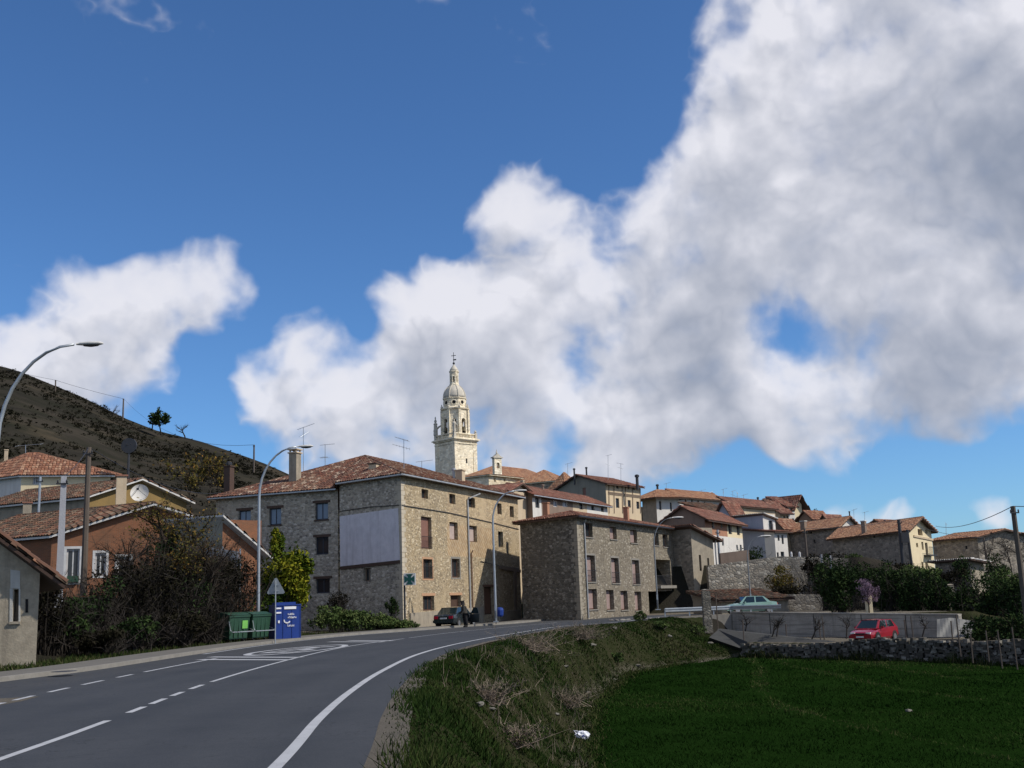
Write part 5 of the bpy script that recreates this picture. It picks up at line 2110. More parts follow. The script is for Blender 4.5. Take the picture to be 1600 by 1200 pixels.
# ---- the long barns on the right
H9 = House('long_barn', 'long dark stone barn with white gable end below the crest houses', 'house', 1317, 880, 821, 150, 44, 1343, -20, 1232, down=4)
H9.win('L', 1265, 828, 1268.5, 834, 'glass', 'frame_dark', .15, mull=0)
H9.win('L', 1271, 843, 1274, 849, 'glass', 'frame_dark', .15, mull=0)
H9.finish('plaster_white', 'stone_far', 'gable_v', 'tile_orange', 1.25, o=.5, og=.6, w=.3)
chimney(H9, 1255, 815, 832, 158, 9, 'plaster_brown', 'plaster_white', False)
chimney(H9, 1327, 799, 812, 155, 3, 'steel_dark', kind='pipe')
antenna(H9, 1334, 808, 796, 155, ((0, .9, 4),), 30)
antenna(H9, 1351, 815, 800, 170, ((0, 1.0, 4),), 0)

H10 = House('gable_house', 'big stone house with sunlit cream gable and arched attic openings', 'house', 1426, 893, 825.5, 125, 42, 1458, -17, 1303, down=4)
for w in ((1434, 822, 1441, 836.5), (1445.6, 825.5, 1449.2, 834)):
    H10.win('R', *w, 'glass', 'brick_surround', .35, mull=0)
for w in ((1440, 846.6, 1443, 859), (1446, 848, 1450, 869), (1431.5, 848.5, 1434.5, 855), (1440, 878, 1443, 887), (1446, 878, 1450, 887)):
    H10.win('R', *w, 'glass', 'frame_brown', .25, mull=0)
H10.win('L', 1364, 836, 1367, 840.5, 'glass', 'frame_dark', .15, mull=0)
H10.finish('plaster_cream', 'stone_far', 'gable_v', 'tile_orange', 1.3, o=.7, og=.8, w=.28)
a, z = H10.uz('R', 1449, 869)
mb = MB()
mb.obox(H10.P('R', a - 1.0, z, .003), H10.u * 2.2, H10.nR * .7, UP * .14)
for k in range(9):
    mb.tube([H10.P('R', a - 1.0 + .27 * k, z + .1, .68), H10.P('R', a - 1.0 + .27 * k, z + 1.0, .68)], .02, 4)
mb.tube([H10.P('R', a - 1.0, z + 1.0, .68), H10.P('R', a + 1.2, z + 1.0, .68)], .03, 4)
mb.build('balcony', 'steel_dark', H10.t)
slab(H10, 'R', [(1427, 836), (1457, 842), (1457, 845), (1427, 839)], .1, 'string_course', 'plaster_tan', .004)
chimney(H10, 1349, 815, 830, 133, 8, 'plaster_brown', 'plaster_white', False)
chimney(H10, 1382, 813, 822, 140, 4, 'steel_dark', kind='pipe')

H11 = House('low_barn', 'low brown stone barn with red roof right of the gabled house', 'house', 1532, 884, 838, 136, 70, 1540, -24, 1459, down=5, LR=8)
H11.win('L', 1508, 853, 1511.5, 858, 'glass', 'frame_dark', .15, mull=0)
H11.finish('stone_far', 'stone_far', 'gable_v', 'tile_orange', .8, o=.5, og=.5, w=.28)
antenna(H11, 1478, 833, 818, 145, ((0, .8, 4),), 80)

H12 = House('flat_roofed_shed', 'ruined flat roofed shed with a pale broken wall below the low barn', 'shed', 1519, 915, 874, 112, 48, 1538, -22, 1464, down=4)
H12.win('L', 1498, 880, 1512, 905, 'recess', 'dark', .5, name='doorway')
H12.finish('plaster_old', 'stone_far', 'shed_u', 'fascia', .25, o=.7, w=.3)

# ------------------------------------------------------------------ walls, rail, yard
def wall_run(name, label, pts, th, mat, cat='wall', joints=None):
    """free-standing wall through (x, y, z0, z1) points"""
    t = thing(name, label, cat, (pts[0][0], pts[0][1], pts[0][2]))
    mb = MB()
    for (a, b) in zip(pts[:-1], pts[1:]):
        d = Vector((b[0] - a[0], b[1] - a[1], 0)).normalized()
        n_ = Vector((d.y, -d.x, 0)) * th
        A0, B0 = Vector((a[0], a[1], a[2])), Vector((b[0], b[1], b[2]))
        A1, B1 = Vector((a[0], a[1], a[3])), Vector((b[0], b[1], b[3]))
        k = max(1, int((b[0] - a[0]) / 3))
        mb.add([A0, B0, B1, A1, A0 - n_, B0 - n_, B1 - n_, A1 - n_], [(0, 1, 2, 3), (5, 4, 7, 6), (3, 2, 6, 7), (1, 5, 6, 2), (4, 0, 3, 7)])
    mb.build('wall_body', mat, t)
    return t


cw = wall_run('retaining_wall', 'long stained concrete retaining wall behind the red car', [(16.4, 87.9, -2.4, .2), (27.9, 71.9, -2.4, -.2)], .35, 'concrete_wall')
# pour joints and coping of the wall
mb = MB()
A_, B_ = Vector((16.4, 87.9, .2)), Vector((27.9, 71.9, -.2))
d_ = (B_ - A_).normalized()
nn_ = Vector((d_.y, -d_.x, 0)).normalized()
if nn_.y > 0:
    nn_ = -nn_
mb.obox(A_ + nn_ * -.38 + UP * .003, B_ - A_, nn_ * .44, UP * .08)
mb.build('coping', 'concrete_wall', cw)
for k in (.2, .41, .62, .8):
    mb = MB()
    P_ = A_ + (B_ - A_) * k
    mb.obox(P_ + nn_ * .002 - UP * 2.4, d_ * .05, nn_ * .012, UP * 2.38)
    mb.build('pour_joint', 'dark', cw)
pw = wall_run('low_parapet', 'low concrete parapet carrying the crash barrier in front of the loggia', [(11.3, 86.6, -1.4, .05), (16.4, 87.7, -1.6, .1)], .3, 'kerb')
# crash barrier
gr = thing('crash_barrier', 'galvanised steel crash barrier along the road edge above the concrete wall', 'crash barrier', (11.3, 86.6, 0))
path = [Vector((11.2, 87.0, 0)), Vector((16.5, 88.2, 0)), Vector((19.6, 84.4, 0))]
prof = [(0, .42), (.05, .46), (.05, .52), (0, .56), (.0, .60), (.05, .64), (.05, .70), (0, .74)]
mb = MB()
for a, b in zip(path[:-1], path[1:]):
    d = (b - a).normalized()
    n_ = Vector((d.y, -d.x, 0))
    for i in range(len(prof) - 1):
        (o0, z0), (o1, z1) = prof[i], prof[i + 1]
        mb.quad(a + n_ * o0 + UP * z0, b + n_ * o0 + UP * z0, b + n_ * o1 + UP * z1, a + n_ * o1 + UP * z1)
mb.build('beam', 'galv', gr)
for a, b in zip(path[:-1], path[1:]):
    L = (b - a).length
    for j in range(int(L / 2) + 1):
        p = a + (b - a) * (j * 2 / L if L else 0)
        mb = MB()
        mb.box((p.x, p.y + .08, .3), .1, .1, .8)
        mb.build('post', 'galv', gr)
# stone retaining wall below the upper street
rw = wall_run('stone_terrace_wall', 'tall rubble terrace wall carrying the upper street', [(19.0, 112.2, -1, 4.5), (23.0, 112.8, -1, 4.9), (26.5, 113, -1, 5.2), (36, 112.6, -1, 4.6)], .6, 'stone_wall')
rw2 = wall_run('garden_stone_wall', 'lower rubble garden wall behind the pale green car', [(21.2, 101.5, -1, 1.5), (27.2, 101.0, -1, 1.35)], .5, 'stone_wall')
ub = wall_run('brown_block_wall', 'brown boundary wall on top of the terrace wall under the brown gabled house', [(20.6, 113.6, 4, 5.75), (23.6, 113.9, 4, 6.0)], .4, 'plaster_brown')
# bollards of the upper street
for (x, y0, y1, lb) in ((1237, 862, 875, 'white bollard on the terrace street nearest the small white house'), (1250, 862, 875, 'white bollard on the terrace street farther from the small white house')):
    a, b = at(x, y1, 114), at(x, y0, 114)
    mb = MB()
    mb.lathe((a.x, a.y, a.z - 1.0), [(.13, 0), (.13, b.z - a.z + .8), (.08, b.z - a.z + 1.0)], 8)
    tag(mb.build('bollard', 'frame_white', base=(a.x, a.y, a.z - 1.0)), lb, 'bollard', 'bollards of the upper street')

# rubble wall between field and yard, built of stones
fw = thing('field_stone_wall', 'low dry stone wall along the far edge of the green field', 'stone wall', (15.6, 74, -3))
smb = MB()
P0, P1 = Vector((14.8, 74.9, 0)), Vector((44.5, 45.8, 0))
Lw = (P1 - P0).length
d_ = (P1 - P0).normalized()
n_ = Vector((d_.y, -d_.x, 0))
if n_.y > 0:
    n_ = -n_
UNIT = [(-1, -1, -1), (1, -1, -1), (1, 1, -1), (-1, 1, -1), (-1, -1, 1), (1, -1, 1), (1, 1, 1), (-1, 1, 1)]
BF = [(0, 3, 2, 1), (4, 5, 6, 7), (0, 1, 5, 4), (1, 2, 6, 5), (2, 3, 7, 6), (3, 0, 4, 7)]


def stone_block(mb, c, sx, sy, sz, u, n):
    Vv = []
    for (x, y, z) in UNIT:
        j = [random.uniform(.72, 1.05) for _ in range(3)]
        Vv.append(c + u * (x * sx * j[0]) + n * (y * sy * j[1]) + UP * (z * sz * j[2]))
    mb.add(Vv, BF, random.random())


mb = MB()
x = 0
while x < Lw:
    p = P0 + d_ * x
    zb = gz(p.x + n_.x * .5, p.y + n_.y * .5)
    top = -1.45 - .1 * math.sin(x * .5) - .25 * max(0, math.sin(x * .21 + 1))
    z = zb - .1
    while z < top:
        h_ = random.uniform(.05, .11)
        w_ = random.uniform(.09, .22)
        off = random.uniform(-.1, .1)
        stone_block(smb, p + d_ * random.uniform(-.12, .12) + n_ * (.16 + off * .6) + UP * (z + h_), w_, .22, h_, d_, n_)
        z += h_ * 1.75
    x += .27
so_ = smb.build('stones', 'rock', fw)
so_['kind'] = 'stuff'
so_.data.materials.clear()
t = NT('field wall stone', .95, .1)
col = t.ramp(t.attr('rnd'), [(0, (.05, .046, .04)), (.5, (.11, .10, .088)), (.85, (.18, .168, .15)), (1, (.30, .285, .25))])
so_.data.materials.append(t.out(t.mix(t.rng(t.noise(t.co(), 8, 5, .7), .4, .7, 0, .6), col, (.05, .048, .038))))
mb = MB()
mb.obox(P0 - n_ * .3 + UP * -3.4, P1 - P0, n_ * .35, UP * 1.75)
mb.build('wall_core', 'concrete_dark', fw)
# concrete ramp end beside the wall
rp = thing('concrete_ramp', 'sloping grey concrete ramp at the left end of the dry stone wall', 'ramp', (11.5, 76, -2.5))
mb = MB()
a, b, c, d = at(1108, 996, 78), at(1166, 1016, 74.5), at(1168, 1003, 75), at(1122, 984, 80)
mb.prism([a, b, c, d], Vector((.3, 1.2, -.6)))
mb.build('ramp_face', 'concrete_dark', rp)
mb = MB()
a, b = at(1120, 983, 80.5), at(1300, 1003, 73)
mb.prism([a, b, b - UP * .35, at(1166, 1004, 76) - UP * .2], Vector((.4, .9, 0)))
mb.build('ramp_kerb', 'concrete_dark', rp)
# vine posts and fence posts of the yard
fpost = None
k = 0
for (px, y0, y1, D) in ((1122, 930, 984, 84.5), (1163, 968, 1005, 77), (1229, 975, 997, 77), (1282, 968, 998, 76), (1288, 962, 998, 76), (1417, 968, 1000, 70), (1428, 962, 1004, 68), (1490, 970, 1016, 66), (1501, 960, 1020, 64), (1520, 990, 1030, 63), (1545, 985, 1028, 62), (1566, 985, 1040, 61), (1590, 980, 1045, 60)):
    a, b = at(px, y1, D), at(px, y0, D)
    mb = MB()
    mb.tube([(a.x, a.y, a.z - .2), (a.x + random.uniform(-.04, .04), a.y, b.z)], .045, 5)
    o = mb.build('fence_post', 'wood_pole', base=(a.x, a.y, a.z - .2))
    WH = ['right of the stone pillar at the barrier', 'at the left end of the dry stone wall', 'in front of the concrete wall left of the vines', 'left of the pair beside the red car bonnet', 'right of the pair beside the red car bonnet',
          'just right of the red car', 'second right of the red car', 'beside the grey tarpaulin', 'right behind the grey tarpaulin', 'on the dry stone wall, fourth from the right edge', 'on the dry stone wall, third from the right edge', 'on the dry stone wall, second from the right edge', 'on the dry stone wall at the right edge'][k]
    tag(o, 'thin wooden fence post ' + WH, 'fence post', 'fence posts around the yard')
    k += 1
# pillars
for (px, y0, y1, D, w, mat, lb) in ((1106, 921, 976, 84, .62, 'stone_dark', 'weathered square pillar standing at the end of the low parapet'), (1359, 931, 960, 79.5, .42, 'plaster_cream', 'cream gatepost standing on the concrete wall under the pink tree'), (1489, 913, 968, 84, .5, 'plaster_old', 'tall narrow stone pillar among the dark hedges')):
    a, b = at(px, y1, D), at(px, y0, D)
    t_ = thing('pillar', lb, 'pillar', (a.x, a.y, a.z))
    mb = MB()
    mb.lathe((a.x, a.y, a.z - .6), [(w * .72, 0), (w * .7, .3), (w * .66, b.z - a.z + .5)], 4, R(45))
    mb.build('shaft', mat, t_)
    mb = MB()
    mb.lathe((a.x, a.y, b.z - .06), [(w * .69, 0), (w * .69, .05), (w * .3, .09)], 4, R(45))
    mb.build('cap', mat, t_)
# tarpaulin thrown over a heap beside the wall end
tp = thing('tarpaulin', 'crumpled grey tarpaulin sheet draped beside the end of the concrete wall', 'tarpaulin', tuple(at(1500, 1000, 68)))
mb = MB()
NU, NV = 14, 9
VV = []
for j in range(NV):
    for i in range(NU):
        px = 1464 + (1522 - 1464) * i / (NU - 1)
        py = 965 + 30 * j / (NV - 1) + 8 * abs(i / (NU - 1) - .35) * (1 - j / NV)
        D = 70.5 - 1.6 * j / (NV - 1) + .07 * math.sin(i * 1.3 + j * .6)
        VV.append(at(px, py, D))
mb.add(VV, [(j * NU + i, j * NU + i + 1, (j + 1) * NU + i + 1, (j + 1) * NU + i) for j in range(NV - 1) for i in range(NU - 1)])
mb.build('sheet', 'tarp', tp)
# pale corrugated screen on the outbuilding's terrace
ac = at(318, 880, 66)
aw = thing('corrugated_screen', 'pale corrugated sheet screen on the terrace in front of the brick outbuilding', 'screen', (ac.x, ac.y, ac.z - 2))
a, b = at(319, 866, 66), at(373, 874, 63.5)
mb = MB()
NN_ = 44
e_ = (b - a)
nn2 = Vector((e_.y, -e_.x, 0)).normalized()
for k in range(NN_):
    f0, f1 = k / NN_, (k + 1) / NN_
    p0 = a + e_ * f0 + nn2 * (.05 if k % 2 else 0)
    p1 = a + e_ * f1 + nn2 * (0 if k % 2 else .05)
    mb.quad(p0 - UP * .75, p1 - UP * .75, p1 + UP * .45, p0 + UP * .45)
mb.build('sheet', 'fascia', aw)
mb = MB()
for f0 in (0.0, .5, 1.0):
    p0 = a + e_ * f0 - nn2 * .08
    mb.tube([p0 - UP * 3, p0 + UP * .6], .05, 5)
mb.build('posts', 'galv', aw)
# small tiled shed behind the green car
HS = House('tiled_shed', 'low shed with red tiled roof behind the pale green car', 'shed', 1128, 960, 937, 97, 82, 1232, -20, 1120, LL=5)
HS.finish('plaster_old', 'plaster_old', 'shed_v', 'tile_mossy', .75, o=.4, w=.28)

# ------------------------------------------------------------------ street lamps, poles, wires
def street_lamp(label, px, yb, D, hpx, hy, k_=1.0, mat='galv'):
    """tall steel lamp, its arm curving over the road to a lantern at pixel (hpx, hy)"""
    a = at(px, yb, D)
    a.z = max(a.z, -.2)
    head = at(hpx, hy, D)
    t_ = thing('street_lamp', label, 'street lamp', (a.x, a.y, a.z), 'steel street lamps')
    reach = head.x - a.x
    H = head.z
    z_b = H - abs(reach) * 1.25
    pts = [(a.x, a.y, a.z), (a.x, a.y, a.z + 1.2), (a.x, a.y, (a.z + z_b) / 2), (a.x, a.y, z_b)]
    rr = [.105, .10, .088, .075]
    for k in range(1, 9):
        q = math.pi / 2 * k / 8
        pts.append((a.x + reach * (1 - math.cos(q)) * .93, a.y, z_b + (H - z_b) * math.sin(q)))
        rr.append(.07 - .003 * k)
    mb = MB()
    mb.tube(pts, [q * k_ for q in rr], 10)
    mb.build('pole', mat, t_, smooth=True)
    sx = 1 if reach > 0 else -1
    mb = MB()
    V_, ns = [], 8
    st = [(-.1, .05, .05), (.05, .11, .075), (.35, .14, .1), (.7, .13, .085), (.82, .07, .04)]
    for (x, w, h) in st:
        for q in range(ns):
            an = 2 * math.pi * q / ns
            V_.append(Vector((head.x + sx * x, head.y + w * math.cos(an), head.z + h * math.sin(an) * (1 if math.sin(an) > 0 else .5))))
    Fc = [(i * ns + q, i * ns + (q + 1) % ns, (i + 1) * ns + (q + 1) % ns, (i + 1) * ns + q) for i in range(4) for q in range(ns)] + [tuple(range(ns)), tuple(range(32, 40))]
    mb.add(V_, Fc)
    hd_ = mb.build('lantern', 'fascia', t_, smooth=True)
    mb = MB()
    mb.lathe((0, 0, 0), [(1, 0), (.8, -.5), (.2, -.8)], 10)
    for i, v in enumerate(mb.v):
        mb.v[i] = (head.x + sx * .42 + v[0] * .32, head.y + v[1] * .105, head.z - .035 + v[2] * .09)
    mb.build('lamp_glass', 'steel_dark', hd_)
    mb = MB()
    mb.box((a.x, a.y, a.z + .03), .4, .4, .06)
    mb.build('base_plate', 'galv', t_)
    mb = MB()
    mb.box((a.x - .0, a.y - .1, a.z + 1.0), .12, .03, .4)
    mb.build('hatch', 'galv', t_)
    return t_


street_lamp('tall curved street lamp whose lantern hangs over the road at the left edge', -22, 1010, 37.5, 124, 538)
street_lamp('tall curved street lamp rising behind the green wheeled bins', 403, 992, 62, 467, 698)
street_lamp('curved street lamp in front of the corner house facade', 775, 972, 82, 806, 767)
street_lamp('curved street lamp in front of the loggia of the long stone house', 1028, 953, 90, 1052, 809, .68, 'galv_dull')
street_lamp('slim street lamp beside the pale green parked car', 1174, 950, 96, 1190, 838, .62, 'galv_dull')


def pole(name, label, px, y0, y1, D, r0, r1, mat, n=8, cat='pole', sq=False):
    a, b = at(px, y1, D), at(px, y0, D)
    a.x, a.y = b.x, b.y
    t_ = thing(name, label, cat, (a.x, a.y, a.z), 'poles carrying wires')
    mb = MB()
    if sq:
        mb.lathe((a.x, a.y, 0), [(r0, a.z - .5), (r1, b.z)], 4, R(45 + 20))
    else:
        mb.tube([(a.x, a.y, a.z - .5), (a.x, a.y, b.z)], [r0, r1], n)
    mb.build('shaft', mat, t_)
    mb = MB()
    mb.box((a.x, a.y - r1, b.z - .35), .5, .06, .06, R(10))
    for q in (-.2, .2):
        mb.lathe((a.x + q, a.y - r1, b.z - .32), [(.03, 0), (.05, .06), (.03, .14)], 6)
    mb.build('insulator_bracket', 'steel_dark', t_)
    return Vector((a.x, a.y, b.z))


T1 = pole('concrete_pole', 'square pale concrete pole beside the plastered cottage', 100, 744, 992, 49, .24, .16, 'concrete_pole', cat='utility pole', sq=True)
T2 = pole('wooden_pole', 'tall dark wooden pole in front of the brick house', 139, 699, 915, 56, .17, .13, 'wood_pole', cat='utility pole')
T3 = pole('wooden_pole', 'tall dark leaning pole at the right edge of the view', 1582.5, 791, 1050, 58, .165, .13, 'wood_pole', cat='utility pole')
T4 = pole('wooden_pole', 'slim wooden pole in front of the long barn', 1257, 826, 925, 104, .14, .1, 'wood_pole', cat='utility pole')
T5 = pole('lattice_pole', 'dark pole pair with transformer in front of the big gabled house', 1404, 812, 896, 110, .2, .16, 'steel_dark', cat='utility pole')
T6 = pole('wooden_pole', 'thin pole at the right corner of the low barn', 1537, 840, 880, 118, .12, .1, 'wood_pole', cat='utility pole')
T7 = pole('steel_mast', 'dark mast with round head on the slope behind the ochre gable', 202, 690, 752, 105, .13, .1, 'steel_dark', cat='utility pole')
T8 = pole('steel_post', 'thin concrete post left of the pair beside the dark hedge', 1283, 866, 895, 104, .1, .09, 'concrete_pole', cat='utility pole')
T9 = pole('steel_post', 'thin concrete post right of the pair beside the dark hedge', 1297, 868, 895, 104, .1, .09, 'concrete_pole', cat='utility pole')
T10 = pole('steel_post', 'grey steel post rising behind the rendered annex end wall', 1121, 828, 900, 118, .14, .12, 'galv', cat='utility pole')
T11 = pole('hill_pole', 'pole on the ridge of the dark hill nearest the bare trees', 193, 623, 655, 400, .35, .25, 'wood_pole', cat='utility pole')
T12 = pole('hill_pole', 'pole on the ridge of the dark hill near the left edge', 87, 594, 612, 405, .3, .25, 'wood_pole', cat='utility pole')
T13 = pole('hill_pole', 'pole on the lower hill ridge left of the stone house roof', 397, 695, 735, 250, .22, .18, 'wood_pole', cat='utility pole')
T14 = pole('steel_post', 'thin steel pipe standing behind the concrete pole', 63, 745, 800, 78, .09, .09, 'galv', cat='utility pole')
NW = [0]


def wire(a, b, label, sag=.02, r=.02):
    a, b = Vector(a), Vector(b)
    L = (b - a).length
    pts = [a + (b - a) * (k / 12) - UP * (sag * L * 4 * (k / 12) * (1 - k / 12)) for k in range(13)]
    mb = MB()
    mb.tube(pts, r, 4)
    o = mb.build('overhead_wire', 'steel_dark', base=tuple(a))
    tag(o, label, 'wire', 'overhead wires')


wire(T3, at(1462, 822, 119), 'overhead wire from the leaning right pole to the big gabled house', .008, .022)
wire(T3, T3 + Vector((30, -8, -1.5)), 'overhead wire leaving the leaning right pole towards the right', .01)
wire(T4, T5, 'overhead wire between the slim wooden pole and the transformer pole', .02)
wire(T5, T6, 'overhead wire from the transformer pole to the low barn pole', .03)
wire(T2, at(345, 770, 96), 'overhead wire from the dark wooden pole to the stone house roof', .02)
wire(T2, T1, 'overhead wire between the dark wooden pole and the concrete pole', .02)
wire(T11, T12, 'overhead wire along the ridge of the dark hill', .01, .05)
wire(T12, at(-60, 560, 410), 'overhead wire leaving the hill ridge at the left edge', .01, .05)
wire(T11, T13, 'overhead wire descending the dark hill to the lower ridge pole', .03, .04)
# transformer and second leg of T5
mb = MB()
mb.box((T5.x + .3, T5.y - .3, T5.z - 1.8), .7, .5, 1.0)
mb.tube([(T5.x + .9, T5.y, T5.z - 7), (T5.x + .75, T5.y, T5.z - 1.0)], .13, 6)
mb.build('transformer', 'steel_dark', [o for o in COL.objects if o.name.startswith('lattice_pole')][0])
# mast head
mb = MB()
N_ = 14
c = T7 - UP * .4
mb.lathe((0, 0, 0), [(1, -.12), (1, .12)], N_)
for i, v in enumerate(mb.v):
    mb.v[i] = (c.x + v[0] * .75, c.y + v[2], c.z + v[1] * .75)
mb.build('mast_head', 'steel_dark', [o for o in COL.objects if o.name.startswith('steel_mast')][0])
# satellite dish on the ochre gable
dc = at(218, 770, 80)
dt = thing('satellite_dish', 'large white mesh satellite dish in front of the ochre gable', 'satellite dish', (dc.x, dc.y, dc.z - 2.2))
mb = MB()
n1 = Vector((.15, -.95, .25)).normalized()
s1 = n1.cross(UP).normalized()
u1 = s1.cross(n1).normalized()
rings = []
V_ = []
NR, NS = 5, 24
rad = 14 / F * 80
for i in range(NR + 1):
    for q in range(NS):
        an = 2 * math.pi * q / NS
        r_ = rad * i / NR
        V_.append(dc + s1 * (r_ * math.cos(an)) + u1 * (r_ * math.sin(an)) + n1 * (.22 * (i / NR) ** 2 - .2))
mb.add(V_, [(i * NS + q, i * NS + (q + 1) % NS, (i + 1) * NS + (q + 1) % NS, (i + 1) * NS + q) for i in range(NR) for q in range(NS)])
mb.build('reflector', 'plaster_white', dt, smooth=True)
mb = MB()
mb.tube([dc - n1 * .25, dc - n1 * .4 - UP * .5, dc - n1 * .5 - UP * 2.4], .06, 6)
mb.build('mount', 'steel_dark', dt)
mb = MB()
for an in (90, 210, 330):
    mb.tube([dc + s1 * rad * .95 * math.cos(R(an)) + u1 * rad * .95 * math.sin(R(an)), dc + n1 * .75], .018, 4)
mb.box(dc + n1 * .78, .14, .14, .14)
mb.build('feed_arm', 'steel_dark', dt)

# ------------------------------------------------------------------ bins, container, signs
def wheeled_bin(label, px, py, D, rz):
    p = at(px, py, D)
    p.z = .02
    t_ = thing('wheeled_bin', label, 'bin', tuple(p), 'green wheeled bins on the verge')
    S = 1.14
    def L(x, y, z):
        return Vector((p.x + (x * math.cos(rz) - y * math.sin(rz)) * S, p.y + (x * math.sin(rz) + y * math.cos(rz)) * S, p.z + z * S))
    mb = MB()
    a, b, c, d = .40, .50, .56, .66      # half depths: bottom (x), top; half widths bottom, top (y)
    lo = [(-a, -c), (a, -c), (a, c), (-a, c)]
    hi = [(-b, -d), (b, -d), (b, d), (-b, d)]
    V_ = [L(x, y, .2) for x, y in lo] + [L(x, y, 1.18) for x, y in hi] + [L(x * 1.08, y * 1.06, 1.18) for x, y in hi] + [L(x * 1.08, y * 1.06, 1.26) for x, y in hi]
    Fc = [(0, 3, 2, 1)]
    for lv in range(3):
        for k in range(4):
            Fc.append((lv * 4 + k, lv * 4 + (k + 1) % 4, lv * 4 + 4 + (k + 1) % 4, lv * 4 + 4 + k))
    mb.add(V_, Fc)
    for y in (-.3, 0, .3):
        mb.obox(L(-.46, y - .04, .3), L(-.5, y - .04, 1.1) - L(-.46, y - .04, .3), L(0, .08, 0) - L(0, 0, 0), L(.02, 0, 0) - L(0, 0, 0))
    mb.build('body', 'bin_green', t_)
    mb = MB()
    V_ = []
    for i in range(7):
        x = -.56 + 1.12 * i / 6
        z = 1.275 + .13 * math.sin(math.pi * i / 6)
        V_ += [L(x, -.72, z), L(x, .72, z), L(x, -.72, 1.265), L(x, .72, 1.265)]
    Fc = []
    for i in range(6):
        q = i * 4
        Fc += [(q, q + 4, q + 5, q + 1), (q, q + 2, q + 6, q + 4), (q + 1, q + 5, q + 7, q + 3)]
    mb.add(V_, Fc)
    lid = mb.build('lid', 'bin_green', t_)
    mb = MB()
    mb.tube([L(-.5, .60, .98), L(-.55, .74, .98)], .03, 5)
    mb.build('lid_hinge', 'bin_green', lid)
    mb = MB()
    mb.tube([L(-.6, .8, 1.0), L(-.62, .72, .62), L(-.72, .7, .52), L(-.72, -.7, .52), L(-.62, -.74, .56), L(-.1, -.8, .75)], .028, 6)
    mb.build('lift_bar', 'galv', t_)
    for (x, y) in ((-.3, -.42), (.3, -.42), (.3, .42), (-.3, .42)):
        mb = MB()
        q0, q1 = L(x, y - .035, .1), L(x, y + .035, .1)
        mb.tube([q0, q1], .095, 10)
        w_ = mb.build('wheel', 'black_rubber', t_)
        mb = MB()
        mb.tube([L(x, y, .1), L(x, y, .22)], .025, 5)
        mb.build('caster_fork', 'galv', w_)
    return t_, L


bt1, L1 = wheeled_bin('green wheeled bin with a lime sticker, left of the pair', 362, 999, 59, R(150))
bt2, L2 = wheeled_bin('green wheeled bin next to the blue container, right of the pair', 396, 997, 60.3, R(154))
mb = MB()


def facing(bt, Lf):
    """faces of the bin that look at the road: x = -b side or y side; return the corner frame of the long lit side"""
    return Lf


mb.obox(L1(-.475, -.50, .66), L1(-.495, -.50, 1.02) - L1(-.475, -.50, .66), L1(0, .34, 0) - L1(0, 0, 0), L1(-.02, 0, 0) - L1(0, 0, 0))
mb.build('sticker', 'lime', bt1)

# blue paper container
bp = at(449.5, 997, 61)
bp.z = .0
rzc = R(27)
bt3 = thing('paper_container', 'tall blue steel paper recycling container with white print', 'recycling container', tuple(bp))


def LB(x, y, z):
    x, y, z = x * .82, y * .95, z * .98
    return Vector((bp.x + x * math.cos(rzc) - y * math.sin(rzc), bp.y + x * math.sin(rzc) + y * math.cos(rzc), z))


def boxL(mb, Lf, x0, y0, z0, x1, y1, z1):
    mb.obox(Lf(x0, y0, z0), Lf(x1, y0, z0) - Lf(x0, y0, z0), Lf(x0, y1, z0) - Lf(x0, y0, z0), UP * (z1 - z0))


mb = MB()
boxL(mb, LB, -.86, 0, .1, .86, 1.35, 1.92)
body = mb.build('body', 'blue_box', bt3)
mb = MB()
boxL(mb, LB, -.9, -.04, 1.92, .9, 1.39, 1.98)
boxL(mb, LB, -.7, .25, 1.98, .62, 1.1, 2.1)
mb.build('lid', 'blue_box', bt3)
mb = MB()
boxL(mb, LB, -.88, -.02, .06, .88, 1.37, .1)
for (x, y) in ((-.75, .1), (.75, .1), (-.75, 1.2), (.75, 1.2)):
    boxL(mb, LB, x - .06, y - .06, -.02, x + .06, y + .06, .06)
mb.build('base_frame', 'blue_box', bt3)
mb = MB()
for q in (-.86, -.3, .3, .86):
    boxL(mb, LB, q - .02, -.03, .12, q + .02, -.001, 1.9)
mb.build('rib', 'blue_box', body)
# print on the front: strip, two short bars and illegible lines of lettering
mb = MB()
for (x0, z0, x1, z1) in ((-.25, 1.72, .55, 1.86), (-.78, 1.74, -.45, 1.82), (-.78, 1.50, -.45, 1.58)):
    boxL(mb, LB, x0, -.045, z0, x1, -.034, z1)
for (x0, x1, z, h_) in ((.0, .38, 1.40, .09), (.0, .55, 1.22, .10), (-.02, .40, .56 + .22, .10)):
    x = x0
    while x < x1:
        w_ = random.uniform(.03, .06)
        hh = h_ * random.choice((.7, .7, 1, 1.25))
        boxL(mb, LB, x, -.042, z, x + .022, -.034, z + hh)
        boxL(mb, LB, x + .024, -.042, z + (.0 if random.random() < .5 else hh * .6), x + w_, -.034, z + .025 + (.0 if random.random() < .5 else hh * .6))
        x += w_ + .022
for k in range(10):
    t0 = math.pi * (1.0 + k / 10 * .9)
    q = (-.05 + .2 * math.cos(t0), 1.12 + .14 * math.sin(t0))
    boxL(mb, LB, q[0] - .035, -.042, q[1] - .03, q[0] + .035, -.034, q[1] + .03)
boxL(mb, LB, -.66, -.042, .98, -.55, -.034, 1.12)
mb.build('print', 'white_print', body)

